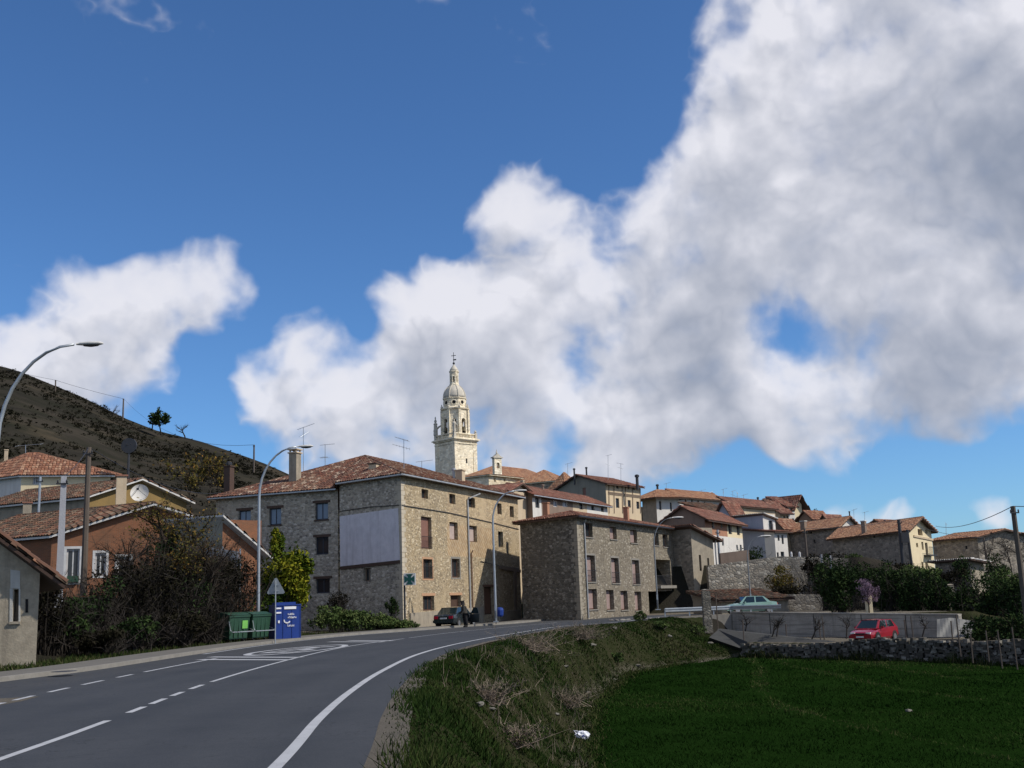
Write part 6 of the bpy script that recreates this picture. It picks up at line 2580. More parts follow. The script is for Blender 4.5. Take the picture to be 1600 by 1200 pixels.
# triangular sign seen from behind
sp = at(430, 1000, 57)
ss = thing('triangular_sign', 'triangular warning sign seen from behind on a thin grey post', 'road sign', (sp.x, sp.y, .0))
mb = MB()
zt_s = at(430, 903, 57).z
mb.tube([(sp.x, sp.y, -.1), (sp.x, sp.y, zt_s - .1)], .035, 6)
mb.build('post', 'galv', ss)
mb = MB()
pts = []
hw = 13.5 / F * 57
zb_s = at(430, 928, 57).z
for (cx_, cz_) in ((-hw, zb_s), (hw, zb_s), (0, zt_s)):
    for k in range(3):
        pass
tri = [(-hw + .06, zb_s), (hw - .06, zb_s), (hw, zb_s + .05), (hw - .02, zb_s + .12), (.06, zt_s - .02), (0, zt_s), (-.06, zt_s - .02), (-hw + .02, zb_s + .12), (-hw, zb_s + .05)]
mb.prism([Vector((sp.x + x, sp.y + .06, z)) for x, z in tri], Vector((0, .025, 0)))
sg = mb.build('plate', 'sign_back', ss)
mb = MB()
for z in (zb_s + .15, zb_s + .45):
    mb.box((sp.x, sp.y + .05, z), .3, .02, .05)
mb.build('bracket', 'galv', sg)

# pharmacy cross on a mast
cp = at(633, 985, 79)
cs = thing('pharmacy_sign', 'square pharmacy cross sign on a dark mast at the house corner', 'sign', (cp.x, cp.y, 0))
mb = MB()
zc_ = at(640, 905, 79).z
mb.tube([(cp.x, cp.y, -.1), (cp.x, cp.y, zc_ + .3)], .07, 8)
mb.build('mast', 'steel_dark', cs)
mb = MB()
sz = 9.0 / F * 79
cx0 = at(640.2, 905, 79).x
mb.box((cx0 + .0, cp.y, zc_), 2 * sz, .35, 2 * sz)
bx_ = mb.build('sign_box', 'frame_white', cs)
mb = MB()
s8 = sz * .86
yy_ = cp.y - .182
for an in range(4):
    c_, s_ = math.cos(an * math.pi / 2), math.sin(an * math.pi / 2)
    f_ = lambda x, z: Vector((cx0 + x * c_ - z * s_, yy_, zc_ + x * s_ + z * c_))
    mb.prism([f_(-.06, .1), f_(.06, .1), f_(s8 * .72, s8), f_(-s8 * .72, s8)], Vector((0, -.02, 0)))
mb.prism([Vector((cx0 + x, yy_ - .002, zc_ + z)) for x, z in ((-.13, -.13), (.13, -.13), (.13, .13), (-.13, .13))], Vector((0, -.022, 0)))
mb.build('cross', 'cross_green', bx_)
# blue litter bin on its post beside the lamp
lp_ = at(781.5, 971, 82.5)
lb_ = thing('litter_bin', 'round blue litter bin on a thin black post by the house door', 'litter bin', (lp_.x, lp_.y, 0.13))
mb = MB()
mb.lathe((lp_.x, lp_.y, .62), [(.2, 0), (.26, .1), (.28, .45), (.24, .6), (.1, .66)], 12)
mb.build('bucket', 'blue_box', lb_)
mb = MB()
mb.tube([(lp_.x - .3, lp_.y, .1), (lp_.x - .3, lp_.y, 1.5)], .04, 6)
mb.build('post', 'steel_dark', lb_)

# ------------------------------------------------------------------ cars
def car(name, label, paint, pos, head, L=4.3, Wd=1.68, H=1.42, style='sedan', open_door=False):
    t_ = thing(name, label, 'car', (0, 0, 0))
    hw = Wd / 2
    # side outline of the body below the windows: x from tail (0) to nose (L)
    if style == 'sedan':
        st = [(0.0, .42, .78, .86), (.08, .30, .90, .94), (.55, .22, .95, 1.0), (1.0, .2, .93, 1.0), (L * .5, .2, .90, 1.0), (L * .70, .2, .87, 1.0), (L * .86, .22, .80, .98), (L * .96, .28, .70, .92), (L, .38, .60, .82)]
        gh = (.55, 1.15, L * .62, L * .76)
    else:
        st = [(0.0, .40, .82, .88), (.1, .28, .92, .96), (.6, .22, .92, 1.0), (L * .5, .2, .88, 1.0), (L * .7, .2, .85, 1.0), (L * .87, .22, .76, .97), (L * .96, .28, .66, .91), (L, .38, .58, .82)]
        gh = (.12, .62, L * .60, L * .78)
    mb = MB()
    V_ = []
    for (x, zl, zb, wf) in st:
        w_ = hw * wf
        ring = [(-w_ * .90, zl), (-w_, zl + .14), (-w_, (zl + zb) / 2 + .05), (-w_ * .95, zb - .02), (-w_ * .5, zb + .025), (0, zb + .03), (w_ * .5, zb + .025), (w_ * .95, zb - .02), (w_, (zl + zb) / 2 + .05), (w_, zl + .14), (w_ * .90, zl)]
        V_ += [Vector((x, y, z)) for y, z in ring]
    n = 11
    Fc = []
    for i in range(len(st) - 1):
        for k in range(n):
            k2 = (k + 1) % n
            Fc.append((i * n + k, i * n + k2, (i + 1) * n + k2, (i + 1) * n + k))
    Fc += [tuple(range(n)), tuple((len(st) - 1) * n + k for k in range(n))]
    mb.add(V_, Fc)
    body = mb.build('body', paint, t_, smooth=False)
    # greenhouse: pillars and roof
    x0, x1, x2, x3 = gh
    zb = .9
    wb, wt = hw * .93, hw * .74
    zr = H
    c = {}
    for s_ in (-1, 1):
        c[s_] = [Vector((x0, s_ * wb * .96, zb)), Vector((x3, s_ * wb * .96, zb - .04)), Vector((x2, s_ * wt, zr - .02)), Vector((x1, s_ * wt, zr - .03))]
    mb = MB()
    P = c[-1] + c[1]
    mb.add(P, [(0, 1, 2, 3), (5, 4, 7, 6), (1, 5, 6, 2), (4, 0, 3, 7)])
    rt = [Vector((x1 - .05, -wt, zr - .03)), Vector(((x1 + x2) / 2, -wt, zr + .0)), Vector((x2 + .05, -wt, zr - .02)), Vector((x2 + .05, wt, zr - .02)), Vector(((x1 + x2) / 2, wt, zr + .0)), Vector((x1 - .05, wt, zr - .03)), Vector(((x1 + x2) / 2, 0, zr + .03))]
    mb.add(rt, [(0, 1, 6, 5), (1, 2, 3, 6), (6, 3, 4), (5, 6, 4)])
    mb.build('roof', paint, t_)

    def lerp(a, b, f):
        return a + (b - a) * f

    def pane(A, B, C, D, m, nm, o):
        ctr = (A + B + C + D) / 4
        pts = [ctr + (q - ctr) * m for q in (A, B, C, D)]
        nr = (pts[1] - pts[0]).cross(pts[3] - pts[0]).normalized()
        if nr.dot(ctr - Vector((L / 2, 0, .7))) < 0:
            nr = -nr
        mbp = MB()
        mbp.prism([q + nr * .003 for q in pts], nr * .008)
        mbp.build(nm, 'car_glass', t_)
    pane(c[-1][1], c[1][1], c[1][2], c[-1][2], .88, 'windscreen', 0)
    pane(c[-1][0], c[1][0], c[1][3], c[-1][3], .86, 'rear_window', 0)
    for s_ in (-1, 1):
        a, b, cc, d = c[s_]
        mid_b, mid_t = lerp(a, b, .5), lerp(d, cc, .48)
        pane(lerp(a, b, .10), mid_b, mid_t, lerp(d, cc, .03), .86, 'side_window', 0)
        pane(mid_b, lerp(a, b, .93), lerp(d, cc, .97), mid_t, .88, 'side_window', 0)
    for (x, s_) in ((L * .19, -1), (L * .19, 1), (L * .81, -1), (L * .81, 1)):
        mb = MB()
        mb.tube([(x, s_ * (hw - .19), .30), (x, s_ * (hw + .012), .30)], .30, 18)
        w_ = mb.build('wheel', 'black_rubber', t_)
        mb = MB()
        mb.tube([(x, s_ * (hw - .02), .30), (x, s_ * (hw + .024), .30)], .19, 14)
        mb.build('rim', 'alloy', w_)
        mb = MB()
        for k in range(9):
            a0 = math.pi * k / 9
            a1 = math.pi * (k + 1) / 9
            q = lambda r_, a_, y_: Vector((x + r_ * math.cos(a_), s_ * y_, .30 + r_ * math.sin(a_)))
            mb.quad(q(.31, a0, hw + .008), q(.31, a1, hw + .008), q(.38, a1, hw + .004), q(.38, a0, hw + .004))
        mb.build('wheel_arch', 'black_rubber', t_)
    for s_ in (-1, 1):
        mb = MB()
        mb.box((.03, s_ * hw * .68, .72), .1, hw * .36, .2)
        mb.build('tail_light', 'tail', t_)
        mb = MB()
        mb.box((L - .09, s_ * hw * .62, .60), .16, hw * .36, .13)
        mb.build('headlight', 'lamp_clear', t_)
        mb = MB()
        mb.box((L * .66, s_ * (hw + .06), .93), .1, .16, .12)
        mb.build('mirror', paint, t_)
    mb = MB()
    mb.box((.0, 0, .44), .14, Wd * .93, .18)
    mb.build('rear_bumper', 'black_rubber' if style != 'sedan' else paint, t_)
    mb = MB()
    mb.box((L - .03, 0, .40), .16, Wd * .90, .18)
    mb.build('front_bumper', paint, t_)
    mb = MB()
    mb.box((-.045 if True else 0, 0, .66), .03, .5, .11)
    mb.build('number_plate', 'plate', t_)
    mb = MB()
    mb.box((L + .06, 0, .40), .02, .48, .1)
    mb.build('number_plate', 'plate', t_)
    mb = MB()
    mb.box((L + .01, 0, .58), .04, hw * .7, .09)
    mb.build('grille', 'black_rubber', t_)
    if open_door:
        mb = MB()
        hinge = Vector((L * .66, -hw, 0))
        dd = Vector((math.cos(R(180 + 62)), math.sin(R(180 + 62)), 0))
        tn = Vector((-dd.y, dd.x, 0)) * .05
        A = hinge + UP * .28
        mb.prism([A, A + dd * 1.0, A + dd * 1.05 + UP * .6, A + UP * .6], tn)
        dr = mb.build('open_door', paint, t_)
        mb = MB()
        mb.prism([A + UP * .62 + dd * .05, A + UP * .62 + dd * 1.0, A + UP * 1.05 + dd * .85, A + UP * 1.08 + dd * .45], tn * .4)
        mb.build('door_window', 'car_glass', dr)
    # place: nose along azimuth head; origin moved to the middle of the car
    for ch in t_.children:
        ch.location = (-L / 2, 0, 0)
    h = az(head)
    t_.rotation_euler = (0, 0, math.atan2(h.y, h.x))
    t_.location = pos
    return t_


p = at(690, 981, 80)
car('parked_car', 'dark saloon car parked in front of the corner house, seen from behind', 'car_black', (p.x + .9, 81.8, .004), 20, 4.35, 1.7, 1.42, 'sedan', True)
p = at(1371, 997, 70)
car('parked_car', 'red hatchback parked in the yard before the concrete wall', 'car_red', (p.x, 70.6, gz(p.x, 70.6)), 222, 3.9, 1.62, 1.38, 'hatch')
p = at(1176, 958, 91.5)
car('parked_car', 'pale green saloon car parked behind the crash barrier', 'car_green', (p.x, 92.5, .0), 261, 4.3, 1.66, 1.42, 'sedan')

# ------------------------------------------------------------------ the person beside the dark car
pp = at(727, 981, 79)
pt = thing('person', 'person in a dark jacket and black trousers standing beside the dark car', 'person', (pp.x, 79.0, .01))


def skin_mesh(name, mat, verts, edges, radii, parent, root=0, sub=2):
    me_ = bpy.data.meshes.new(name)
    me_.from_pydata(verts, edges, [])
    o = bpy.data.objects.new(name, me_)
    COL.objects.link(o)
    o.parent = parent
    sk = o.modifiers.new('skin', 'SKIN')
    o.data.skin_vertices[0].data[root].use_root = True
    for i, r_ in enumerate(radii):
        o.data.skin_vertices[0].data[i].radius = r_ if isinstance(r_, tuple) else (r_, r_)
    sb = o.modifiers.new('sub', 'SUBSURF')
    sb.levels = sub
    sb.render_levels = sub
    me_.materials.append(M[mat])
    return o


# body faces the car on its left, leaning a little forward
vb = [(0, 0, .92), (-.02, 0, 1.12), (-.07, 0, 1.30), (-.10, 0, 1.43), (-.13, 0, 1.50), (-.16, 0, 1.56), (-.18, 0, 1.66), (-.17, 0, 1.74),
      (.0, .10, .86), (-.02, .11, .48), (.03, .11, .09), (-.12, .12, .035),
      (.0, -.10, .86), (.04, -.11, .48), (.12, -.11, .09), (-.02, -.12, .035),
      (-.09, .19, 1.40), (-.14, .24, 1.12), (-.32, .22, .98), (-.40, .20, .97),
      (-.09, -.19, 1.40), (-.12, -.24, 1.12), (-.28, -.22, .94), (-.36, -.20, .92)]
eb = [(0, 1), (1, 2), (2, 3), (3, 4), (4, 5), (5, 6), (6, 7), (0, 8), (8, 9), (9, 10), (10, 11), (0, 12), (12, 13), (13, 14), (14, 15), (3, 16), (16, 17), (17, 18), (18, 19), (3, 20), (20, 21), (21, 22), (22, 23)]
rb_ = [(.17, .21), (.165, .20), (.18, .24), (.15, .2), .085, .075, (.125, .13), (.09, .09), .14, .10, .075, .06, .14, .10, .075, .06, .10, .08, .06, .05, .10, .08, .06, .05]
bd = skin_mesh('body', 'cloth_dark', vb, eb, rb_, pt, 0, 2)
# trousers, hair and face as close-fitting children
tr = skin_mesh('trousers', 'cloth_black', [(0, 0, .95), (.0, .10, .85), (-.02, .11, .48), (.03, .11, .10), (.0, -.10, .85), (.04, -.11, .48), (.12, -.11, .10)], [(0, 1), (1, 2), (2, 3), (0, 4), (4, 5), (5, 6)], [(.19, .23), .155, .115, .09, .155, .115, .09], pt, 0, 2)
hr = skin_mesh('hair', 'hair', [(-.14, 0, 1.60), (-.15, 0, 1.68), (-.16, 0, 1.75)], [(0, 1), (1, 2)], [(.13, .14), (.15, .15), (.10, .11)], pt, 1, 2)
fc_ = skin_mesh('face', 'skin', [(-.22, 0, 1.58), (-.235, 0, 1.65), (-.22, 0, 1.70)], [(0, 1), (1, 2)], [.085, .10, .085], pt, 1, 2)
pt.rotation_euler = (0, 0, R(15))

# ------------------------------------------------------------------ vegetation
def leaf_lump(mb, c, rad, n, size, lobes=9, shell=.55, rbias=0.0, rs=None):
    """n leaf quads spread through lobes of an uneven crown"""
    r = rng
    c = np.array(c)
    rad = np.array(rad)
    lc = r.normal(0, 1, (lobes, 3))
    lc /= np.linalg.norm(lc, axis=1)[:, None]
    lc *= r.uniform(.3, .8, lobes)[:, None]
    lr = r.uniform(.28, .5, lobes)
    k = r.integers(0, lobes, n)
    d = r.normal(0, 1, (n, 3))
    d /= np.linalg.norm(d, axis=1)[:, None]
    q = (shell + (1 - shell) * r.random(n)) ** .8
    out = r.random(n) < .12
    q = np.where(out, q * r.uniform(1.0, 1.45, n), q)
    P = c + (lc[k] + d * (lr[k] * q)[:, None]) * rad
    a = r.normal(0, 1, (n, 3))
    a /= np.linalg.norm(a, axis=1)[:, None]
    b = np.cross(a, r.normal(0, 1, (n, 3)))
    b /= np.linalg.norm(b, axis=1)[:, None]
    s = size * r.uniform(.55, 1.3, n)[:, None]
    V_ = np.stack([P - a * s, P - b * s * .45, P + a * s, P + b * s * .45], 1)
    lobe_t = r.uniform(0, .5, lobes)
    rv = np.clip(lobe_t[k] + r.uniform(0, .5, n) + rbias, 0, 1)
    mb.addq(V_, rv)


def ribbons(mb, B, D, L, w, seg=3, curve=.25, droop=0.0):
    """thin stems from bases B (n,3) along D with lengths L"""
    n = len(B)
    side = np.cross(D, rng.normal(0, 1, (n, 3)))
    side /= np.linalg.norm(side, axis=1)[:, None] + 1e-9
    bend = rng.normal(0, curve, (n, 3))
    bend[:, 2] -= droop
    rv = rng.random(n)
    pts = []
    for k in range(seg + 1):
        t_ = k / seg
        pts.append(B + D * (L * t_)[:, None] + bend * (L * t_ * t_)[:, None])
    for k in range(seg):
        w0 = (w * (1 - k / seg * .85))[:, None]
        w1 = (w * (1 - (k + 1) / seg * .85))[:, None]
        mb.addq(np.stack([pts[k] - side * w0, pts[k] + side * w0, pts[k + 1] + side * w1, pts[k + 1] - side * w1], 1), rv)
    return pts[-1]


def shrub(name, label, c, rad, nleaf, size, mat, stems=60, stemmat='twig', cat='bush', group=None, zbase=None, lobes=10, twigs=0, rbias=0.0, sw=.03):
    """leafy shrub with stems; c is the centre of the crown"""
    zb = gz(c[0], c[1]) if zbase is None else zbase
    t_ = thing(name, label, cat, (c[0], c[1], zb), group)
    mb = MB()
    B = np.stack([c[0] + rng.normal(0, rad[0] * .25, stems), c[1] + rng.normal(0, rad[1] * .25, stems), np.full(stems, zb - .1)], 1)
    T_ = np.stack([c[0] + rng.normal(0, rad[0] * .5, stems), c[1] + rng.normal(0, rad[1] * .5, stems), c[2] + rng.uniform(-.3, .9, stems) * rad[2]], 1)
    D_ = T_ - B
    L_ = np.linalg.norm(D_, axis=1)
    tips = ribbons(mb, B, D_ / L_[:, None], L_, np.full(stems, sw), 3, .12)
    if twigs:
        k = rng.integers(0, stems, twigs)
        f = rng.uniform(.3, 1, twigs)[:, None]
        B2 = B[k] + (tips[k] - B[k]) * f
        D2 = rng.normal(0, 1, (twigs, 3)) + np.array([0, 0, .7])
        D2 /= np.linalg.norm(D2, axis=1)[:, None]
        ribbons(mb, B2, D2, rng.uniform(.3, 1.0, twigs) * min(rad) * .7, np.full(twigs, min(.014, sw * .6)), 3, .3)
    mb.build('stems', stemmat, t_)
    if nleaf:
        mb = MB()
        leaf_lump(mb, c, rad, nleaf, size, lobes, .45, rbias)
        mb.build('crown', mat, t_)
    return t_


def bare_tree(name, label, base, H, spread, mat='bark', twigs=900, lean=(0, 0), cat='tree', group=None, leaves=None, r0=None):
    t_ = thing(name, label, cat, tuple(base), group)
    segs = []
    random.seed(int(abs(base[0]) * 17 + abs(base[1]) * 3))

    def grow(p, d, L, r_, lv):
        q = p
        dd = d.copy()
        k = 3
        for i in range(k):
            dd = (dd + Vector((random.gauss(0, .16), random.gauss(0, .16), random.gauss(.03, .08)))).normalized()
            q2 = q + dd * (L / k)
            segs.append((q, q2, r_ * (1 - .25 * i / k), r_ * (1 - .25 * (i + 1) / k), lv))
            if lv < 3 and (i > 0 or lv > 0):
                for _ in range(2 if lv < 2 else 2):
                    nd = (dd + Vector((random.gauss(0, .8) * spread, random.gauss(0, .8) * spread, random.gauss(.1, .35)))).normalized()
                    grow(q2, nd, L * random.uniform(.5, .72), r_ * .55, lv + 1)
            q = q2
    base = Vector(base)
    r0 = r0 or H * .022
    grow(base - UP * .2, Vector((lean[0], lean[1], 1)).normalized(), H * .55, r0, 0)
    mb = MB()
    for (a, b, ra, rb2, lv) in segs:
        if lv <= 0:
            mb.tube([a, b], [ra, rb2], 7, False)
    mb.build('trunk', mat, t_)
    mb = MB()
    ends = []
    for (a, b, ra, rb2, lv) in segs:
        if lv > 0:
            if lv < 3:
                mb.tube([a, b], [ra, rb2], 4 if lv == 1 else 3, False)
            else:
                ends.append((a, b))
    if ends:
        A_ = np.array([tuple(a) for a, b in ends])
        B_ = np.array([tuple(b) for a, b in ends])
        L_ = np.linalg.norm(B_ - A_, axis=1)
        ribbons(mb, A_, (B_ - A_) / L_[:, None], L_, np.full(len(A_), H * .0018 + .006), 2, .1)
        k = rng.integers(0, len(A_), twigs)
        D2 = (B_ - A_)[k] / L_[k][:, None] + rng.normal(0, .7, (twigs, 3))
        D2 /= np.linalg.norm(D2, axis=1)[:, None]
        ribbons(mb, B_[k], D2, rng.uniform(.3, 1.0, twigs) * H * .09, np.full(twigs, H * .001 + .004), 3, .25)
    mb.build('crown', 'twig' if mat != 'bark' else mat, t_)
    if leaves:
        m_, n_, sz_ = leaves
        mb = MB()
        k = rng.integers(0, len(ends), n_)
        P = B_[k] + rng.normal(0, H * .035, (n_, 3))
        a = rng.normal(0, 1, (n_, 3))
        a /= np.linalg.norm(a, axis=1)[:, None]
        b = np.cross(a, rng.normal(0, 1, (n_, 3)))
        b /= np.linalg.norm(b, axis=1)[:, None]
        s = sz_ * rng.uniform(.6, 1.3, n_)[:, None]
        mb.addq(np.stack([P - a * s, P - b * s * .5, P + a * s, P + b * s * .5], 1), rng.random(n_))
        mb.build('foliage', m_, t_)
    return t_


def C3(px, py, D):
    p = at(px, py, D)
    return (p.x, p.y, p.z)


# ---- left bank: thicket, bare tree, laurel
p = at(243, 1000, 57)
bare_tree('bare_tree', 'bare winter tree with a few rust leaves in front of the brick house', (p.x, p.y, gz(p.x, p.y)), 5.6, .95, 'bark', 2400, (.0, 0), leaves=('leaf_olive', 3000, .08), r0=.17)
p = at(318, 990, 62)
bare_tree('bare_tree', 'slender bare tree between the bare rusty tree and the lamp post', (p.x, p.y, gz(p.x, p.y)), 4.4, .8, 'bark', 1500, (.1, 0), r0=.1)
p = at(283, 985, 58)
bare_tree('bare_tree', 'wide bare tree right of the rusty tree, its twigs crossing the outbuilding wall', (p.x, p.y, gz(p.x, p.y)), 5.3, .95, 'bark', 2200, (.15, 0), r0=.13)
p = at(185, 990, 55)
bare_tree('bare_tree', 'low bare tree left of the rusty tree on the bank', (p.x, p.y, gz(p.x, p.y)), 3.8, .95, 'bark', 1500, (-.1, 0), r0=.09)
TH = [(150, 950, 51, 1.6, 1.6), (195, 930, 53, 2.0, 2.0), (245, 938, 54, 2.0, 2.3), (292, 922, 57, 2.0, 2.5), (335, 915, 60, 1.9, 2.5), (376, 925, 63, 1.6, 2.3), (215, 985, 50, 1.4, .9), (275, 985, 53, 1.6, .9), (325, 975, 57, 1.4, 1.0), (110, 965, 47, 1.3, 1.0), (160, 1000, 46, 1.3, .6), (350, 895, 64, 1.3, 1.3), (300, 890, 60, 1.4, 1.3), (80, 950, 46, 1.1, 1.6), (222, 893, 55, 1.7, 1.5), (266, 878, 57, 1.7, 1.7)]
WHT = ['beside the concrete pole', 'behind the wooden pole', 'at the foot of the rusty tree', 'right of the rusty tree', 'under the brick outbuilding', 'just left of the lamp post', 'low at the pavement, left part', 'low at the pavement, middle part', 'low at the pavement beside the bins', 'left of the concrete pole', 'lowest beside the cottage', 'against the brick outbuilding wall', 'high between brick house and outbuilding', 'in the shade behind the cottage corner', 'rising before the white framed windows of the brick house', 'rising around the trunk of the rusty tree']
for i, (px, py, D, rx, rz_) in enumerate(TH):
    shrub('thicket_bush', 'dark leafless thicket bush ' + WHT[i], C3(px, py, D), (rx, rx * .8, rz_), 1500, .10, M['leaf_brown'] if i % 3 else M['leaf_dark'], 110, 'twig', 'bush', 'thicket bushes on the left bank', lobes=12, twigs=700)
# ivy-grown yellow-green laurel with a pointed top
c = C3(444, 905, 69)
lt = shrub('laurel_tree', 'rounded yellow green laurel with a pointed crown behind the blue container', c, (1.55, 1.4, 2.5), 5200, .15, 'leaf_yellow', 40, 'bark', 'tree', lobes=22)
mb = MB()
leaf_lump(mb, C3(433, 852, 69), (.75, .7, 1.3), 1300, .13, 9, .4, .05)
leaf_lump(mb, C3(430, 838, 69), (.35, .35, .8), 400, .11, 5, .3, .0)
leaf_lump(mb, C3(463, 888, 69), (.95, .9, 1.2), 1200, .14, 8, .4, .15)
leaf_lump(mb, C3(466, 915, 69), (.95, .9, 1.3), 1200, .14, 8, .4, .15)
leaf_lump(mb, C3(425, 930, 68), (1.3, 1.0, 1.7), 1600, .14, 9, .4, -.35)
mb.build('upper_crown', 'leaf_yellow', lt)
# shrubs by the stone houses
shrub('wall_shrub', 'grey leafless shrub against the stone house under the lowest window', C3(526, 943, 79), (1.15, .8, .95), 900, .08, 'leaf_brown', 90, 'twig', lobes=9, twigs=700)
shrub('wall_shrub', 'small dark evergreen shrub against the corner house', C3(613, 949, 80), (.55, .5, .85), 900, .09, 'leaf_dark', 30, 'twig', lobes=8)
# clipped trailing hedge behind the pavement
hd = thing('ground_hedge', 'low spreading green hedge bank between path and corner house', 'hedge', tuple(gp(560, 985)))
mb = MB()
for k in range(16):
    f = k / 15
    px = 506 + (630 - 506) * f
    leaf_lump(mb, C3(px, 968 + 10 * f - 4 * math.sin(f * 3), 74 + 4 * f), (1.15, 1.0, .85 - .3 * f), 800, .10, 8, .4, .05)
mb.build('foliage', 'leaf_mid', hd)
mb = MB()
nst = 400
f = rng.random(nst)
B = np.array([C3(478 + 154 * q, 985 - 3 * q, 72 + 6 * q) for q in f])
B[:, 2] = 0
D_ = np.stack([rng.normal(0, .3, nst), rng.normal(0, .3, nst), np.ones(nst)], 1)
ribbons(mb, B, D_ / np.linalg.norm(D_, axis=1)[:, None], rng.uniform(.3, .8, nst), np.full(nst, .012), 2, .2)
mb.build('stems', 'twig', hd)
# stony path between container and hedge
pa = MB()
A_ = [gp(470, 985, .02), gp(490, 988, .02), gp(520, 990, .02)]
pts = [at(466, 968, 84), at(478, 966, 85), at(535, 991, 70.5), at(500, 993, 68)]
pts = [Vector((q.x, q.y, .025)) for q in pts]
pa.add(pts, [(0, 1, 2, 3)])
po = pa.build('path', 'gravel')
po['kind'] = 'structure'

# ---- right side hedges and trees
RG = [
    ('hedge_bush', 'tall dark bush filling the slope left of the pink tree top', 1343, 903, 93, 1.9, 1.2, 2600, 'leaf_dark', 'bush'),
    ('hedge_bush', 'tall dark bush on the slope behind the pink tree', 1372, 905, 95, 1.9, 1.1, 2400, 'leaf_dark', 'bush'),
    ('hedge_bush', 'dark bush on the slope under the transformer pole', 1404, 906, 96, 1.9, 1.1, 2400, 'leaf_dark', 'bush'),
    ('hedge_bush', 'brown green scrub below the gabled house corner', 1430, 895, 104, 2.0, .8, 1600, 'leaf_brown', 'bush'),
    ('hedge_bush', 'brown green scrub between gabled house and ruined shed', 1475, 902, 100, 2.2, .9, 1800, 'leaf_brown', 'bush'),
    ('evergreen_tree', 'large round black green evergreen above the concrete wall left of the pink tree', 1313, 918, 86, 1.9, 2.0, 5200, 'leaf_dark', 'tree'),
    ('evergreen_tree', 'evergreen crown leaning over the garden wall left of the round evergreen', 1288, 900, 96, 1.4, 2.0, 2400, 'leaf_dark', 'tree'),
    ('hedge_bush', 'dark cypress hedge section right behind the pink tree', 1392, 925, 84, 1.5, 2.2, 3000, 'leaf_dark', 'hedge'),
    ('hedge_bush', 'dark cypress hedge section in the middle behind the red car', 1424, 928, 83, 1.5, 2.1, 3000, 'leaf_dark', 'hedge'),
    ('hedge_bush', 'dark cypress hedge section left of the tall stone pillar', 1458, 930, 82, 1.5, 2.0, 3000, 'leaf_dark', 'hedge'),
    ('hedge_bush', 'dark hedge bush right of the tall stone pillar', 1512, 938, 80, 1.5, 2.0, 3000, 'leaf_dark', 'hedge'),
    ('hedge_bush', 'broad dark hedge bush left of the leaning pole', 1552, 945, 76, 1.7, 2.0, 3400, 'leaf_dark', 'hedge'),
    ('hedge_bush', 'dark hedge bush behind the leaning pole at the right edge', 1594, 950, 74, 1.8, 2.2, 3400, 'leaf_dark', 'hedge'),
    ('hedge_bush', 'low dark bush behind the tarpaulin', 1535, 985, 68, 1.4, 1.1, 2000, 'leaf_dark', 'bush'),
    ('hedge_bush', 'low dark bush beyond the wall at the right edge', 1585, 990, 65, 1.5, 1.2, 2000, 'leaf_dark', 'bush'),
    ('hedge_bush', 'olive green bush below the wooden pole on the terrace', 1335, 880, 108, 1.4, 1.0, 1500, 'leaf_mid', 'bush'),
    ('hedge_bush', 'greenish hedge top below the gabled house', 1440, 900, 92, 2.2, 1.0, 1800, 'leaf_mid', 'hedge'),
    ('hedge_bush', 'greenish hedge top right of the shed', 1570, 905, 88, 2.2, 1.2, 1800, 'leaf_mid', 'hedge'),
    ('hedge_bush', 'dark bush against the shed wall', 1503, 890, 105, 1.2, 1.3, 1100, 'leaf_dark', 'bush'),
    ('hedge_bush', 'rounded dark bush right of the ruined shed', 1556, 890, 100, 1.5, 1.5, 1300, 'leaf_dark', 'bush'),
    ('hedge_bush', 'brown ivy mass hanging on the terrace wall', 1222, 905, 108.5, 2.0, 1.4, 1500, 'leaf_olive', 'bush'),
    ('hedge_bush', 'dark ivy mass at the foot of the terrace wall', 1238, 928, 104, 2.4, 1.0, 1500, 'leaf_brown', 'bush'),
    ('hedge_bush', 'dark scrub right of the slim wooden pole', 1270, 890, 104, 1.4, 1.3, 1200, 'leaf_brown', 'bush'),
    ('hedge_bush', 'brown scrub at the foot of the long barn', 1300, 876, 116, 3.0, .8, 1600, 'leaf_brown', 'bush'),
    ('hedge_bush', 'brown scrub at the foot of the gabled house wall', 1375, 888, 108, 3.2, .8, 1800, 'leaf_brown', 'bush'),
    ('hedge_bush', 'scrubby growth below the blue grey house', 1170, 868, 122, 1.8, .9, 900, 'leaf_dark', 'bush'),
]
for (nm, lb, px, py, D, rx, rz_, n_, m_, ct) in RG:
    shrub(nm, lb, C3(px, py, D), (rx, rx * .8, rz_), n_, .12, m_, 60, 'twig', ct, 'evergreens and hedges on the right', lobes=16, twigs=120)
# pink blossom tree
p = at(1358, 958, 79.3)
bare_tree('blossom_tree', 'small almond tree in pale pink blossom above the concrete wall', (p.x, p.y, p.z), 2.1, .85, 'bark', 500, (.0, 0), leaves=('blossom', 2600, .05), r0=.05)
for (px, py, D, H_, lb) in ((1555, 905, 112, 4.2, 'bare shrub-like tree left of the leaning pole on the skyline'), (1580, 905, 108, 4.4, 'bare tree behind the leaning pole on the skyline'), (1603, 905, 104, 4.6, 'bare tree on the skyline at the right edge')):
    p = at(px, py, D)
    bare_tree('bare_tree', lb, (p.x, p.y, p.z), H_, 1.0, 'twig', 900, r0=.06)
# small conifer on the skyline
p = at(1278, 822, 195)
shrub('skyline_conifer', 'tiny dark conifer on the skyline behind the crest houses', C3(1278, 808, 195), (1.2, 1.0, 1.8), 600, .2, 'leaf_dark', 12, 'bark', 'tree', zbase=p.z)
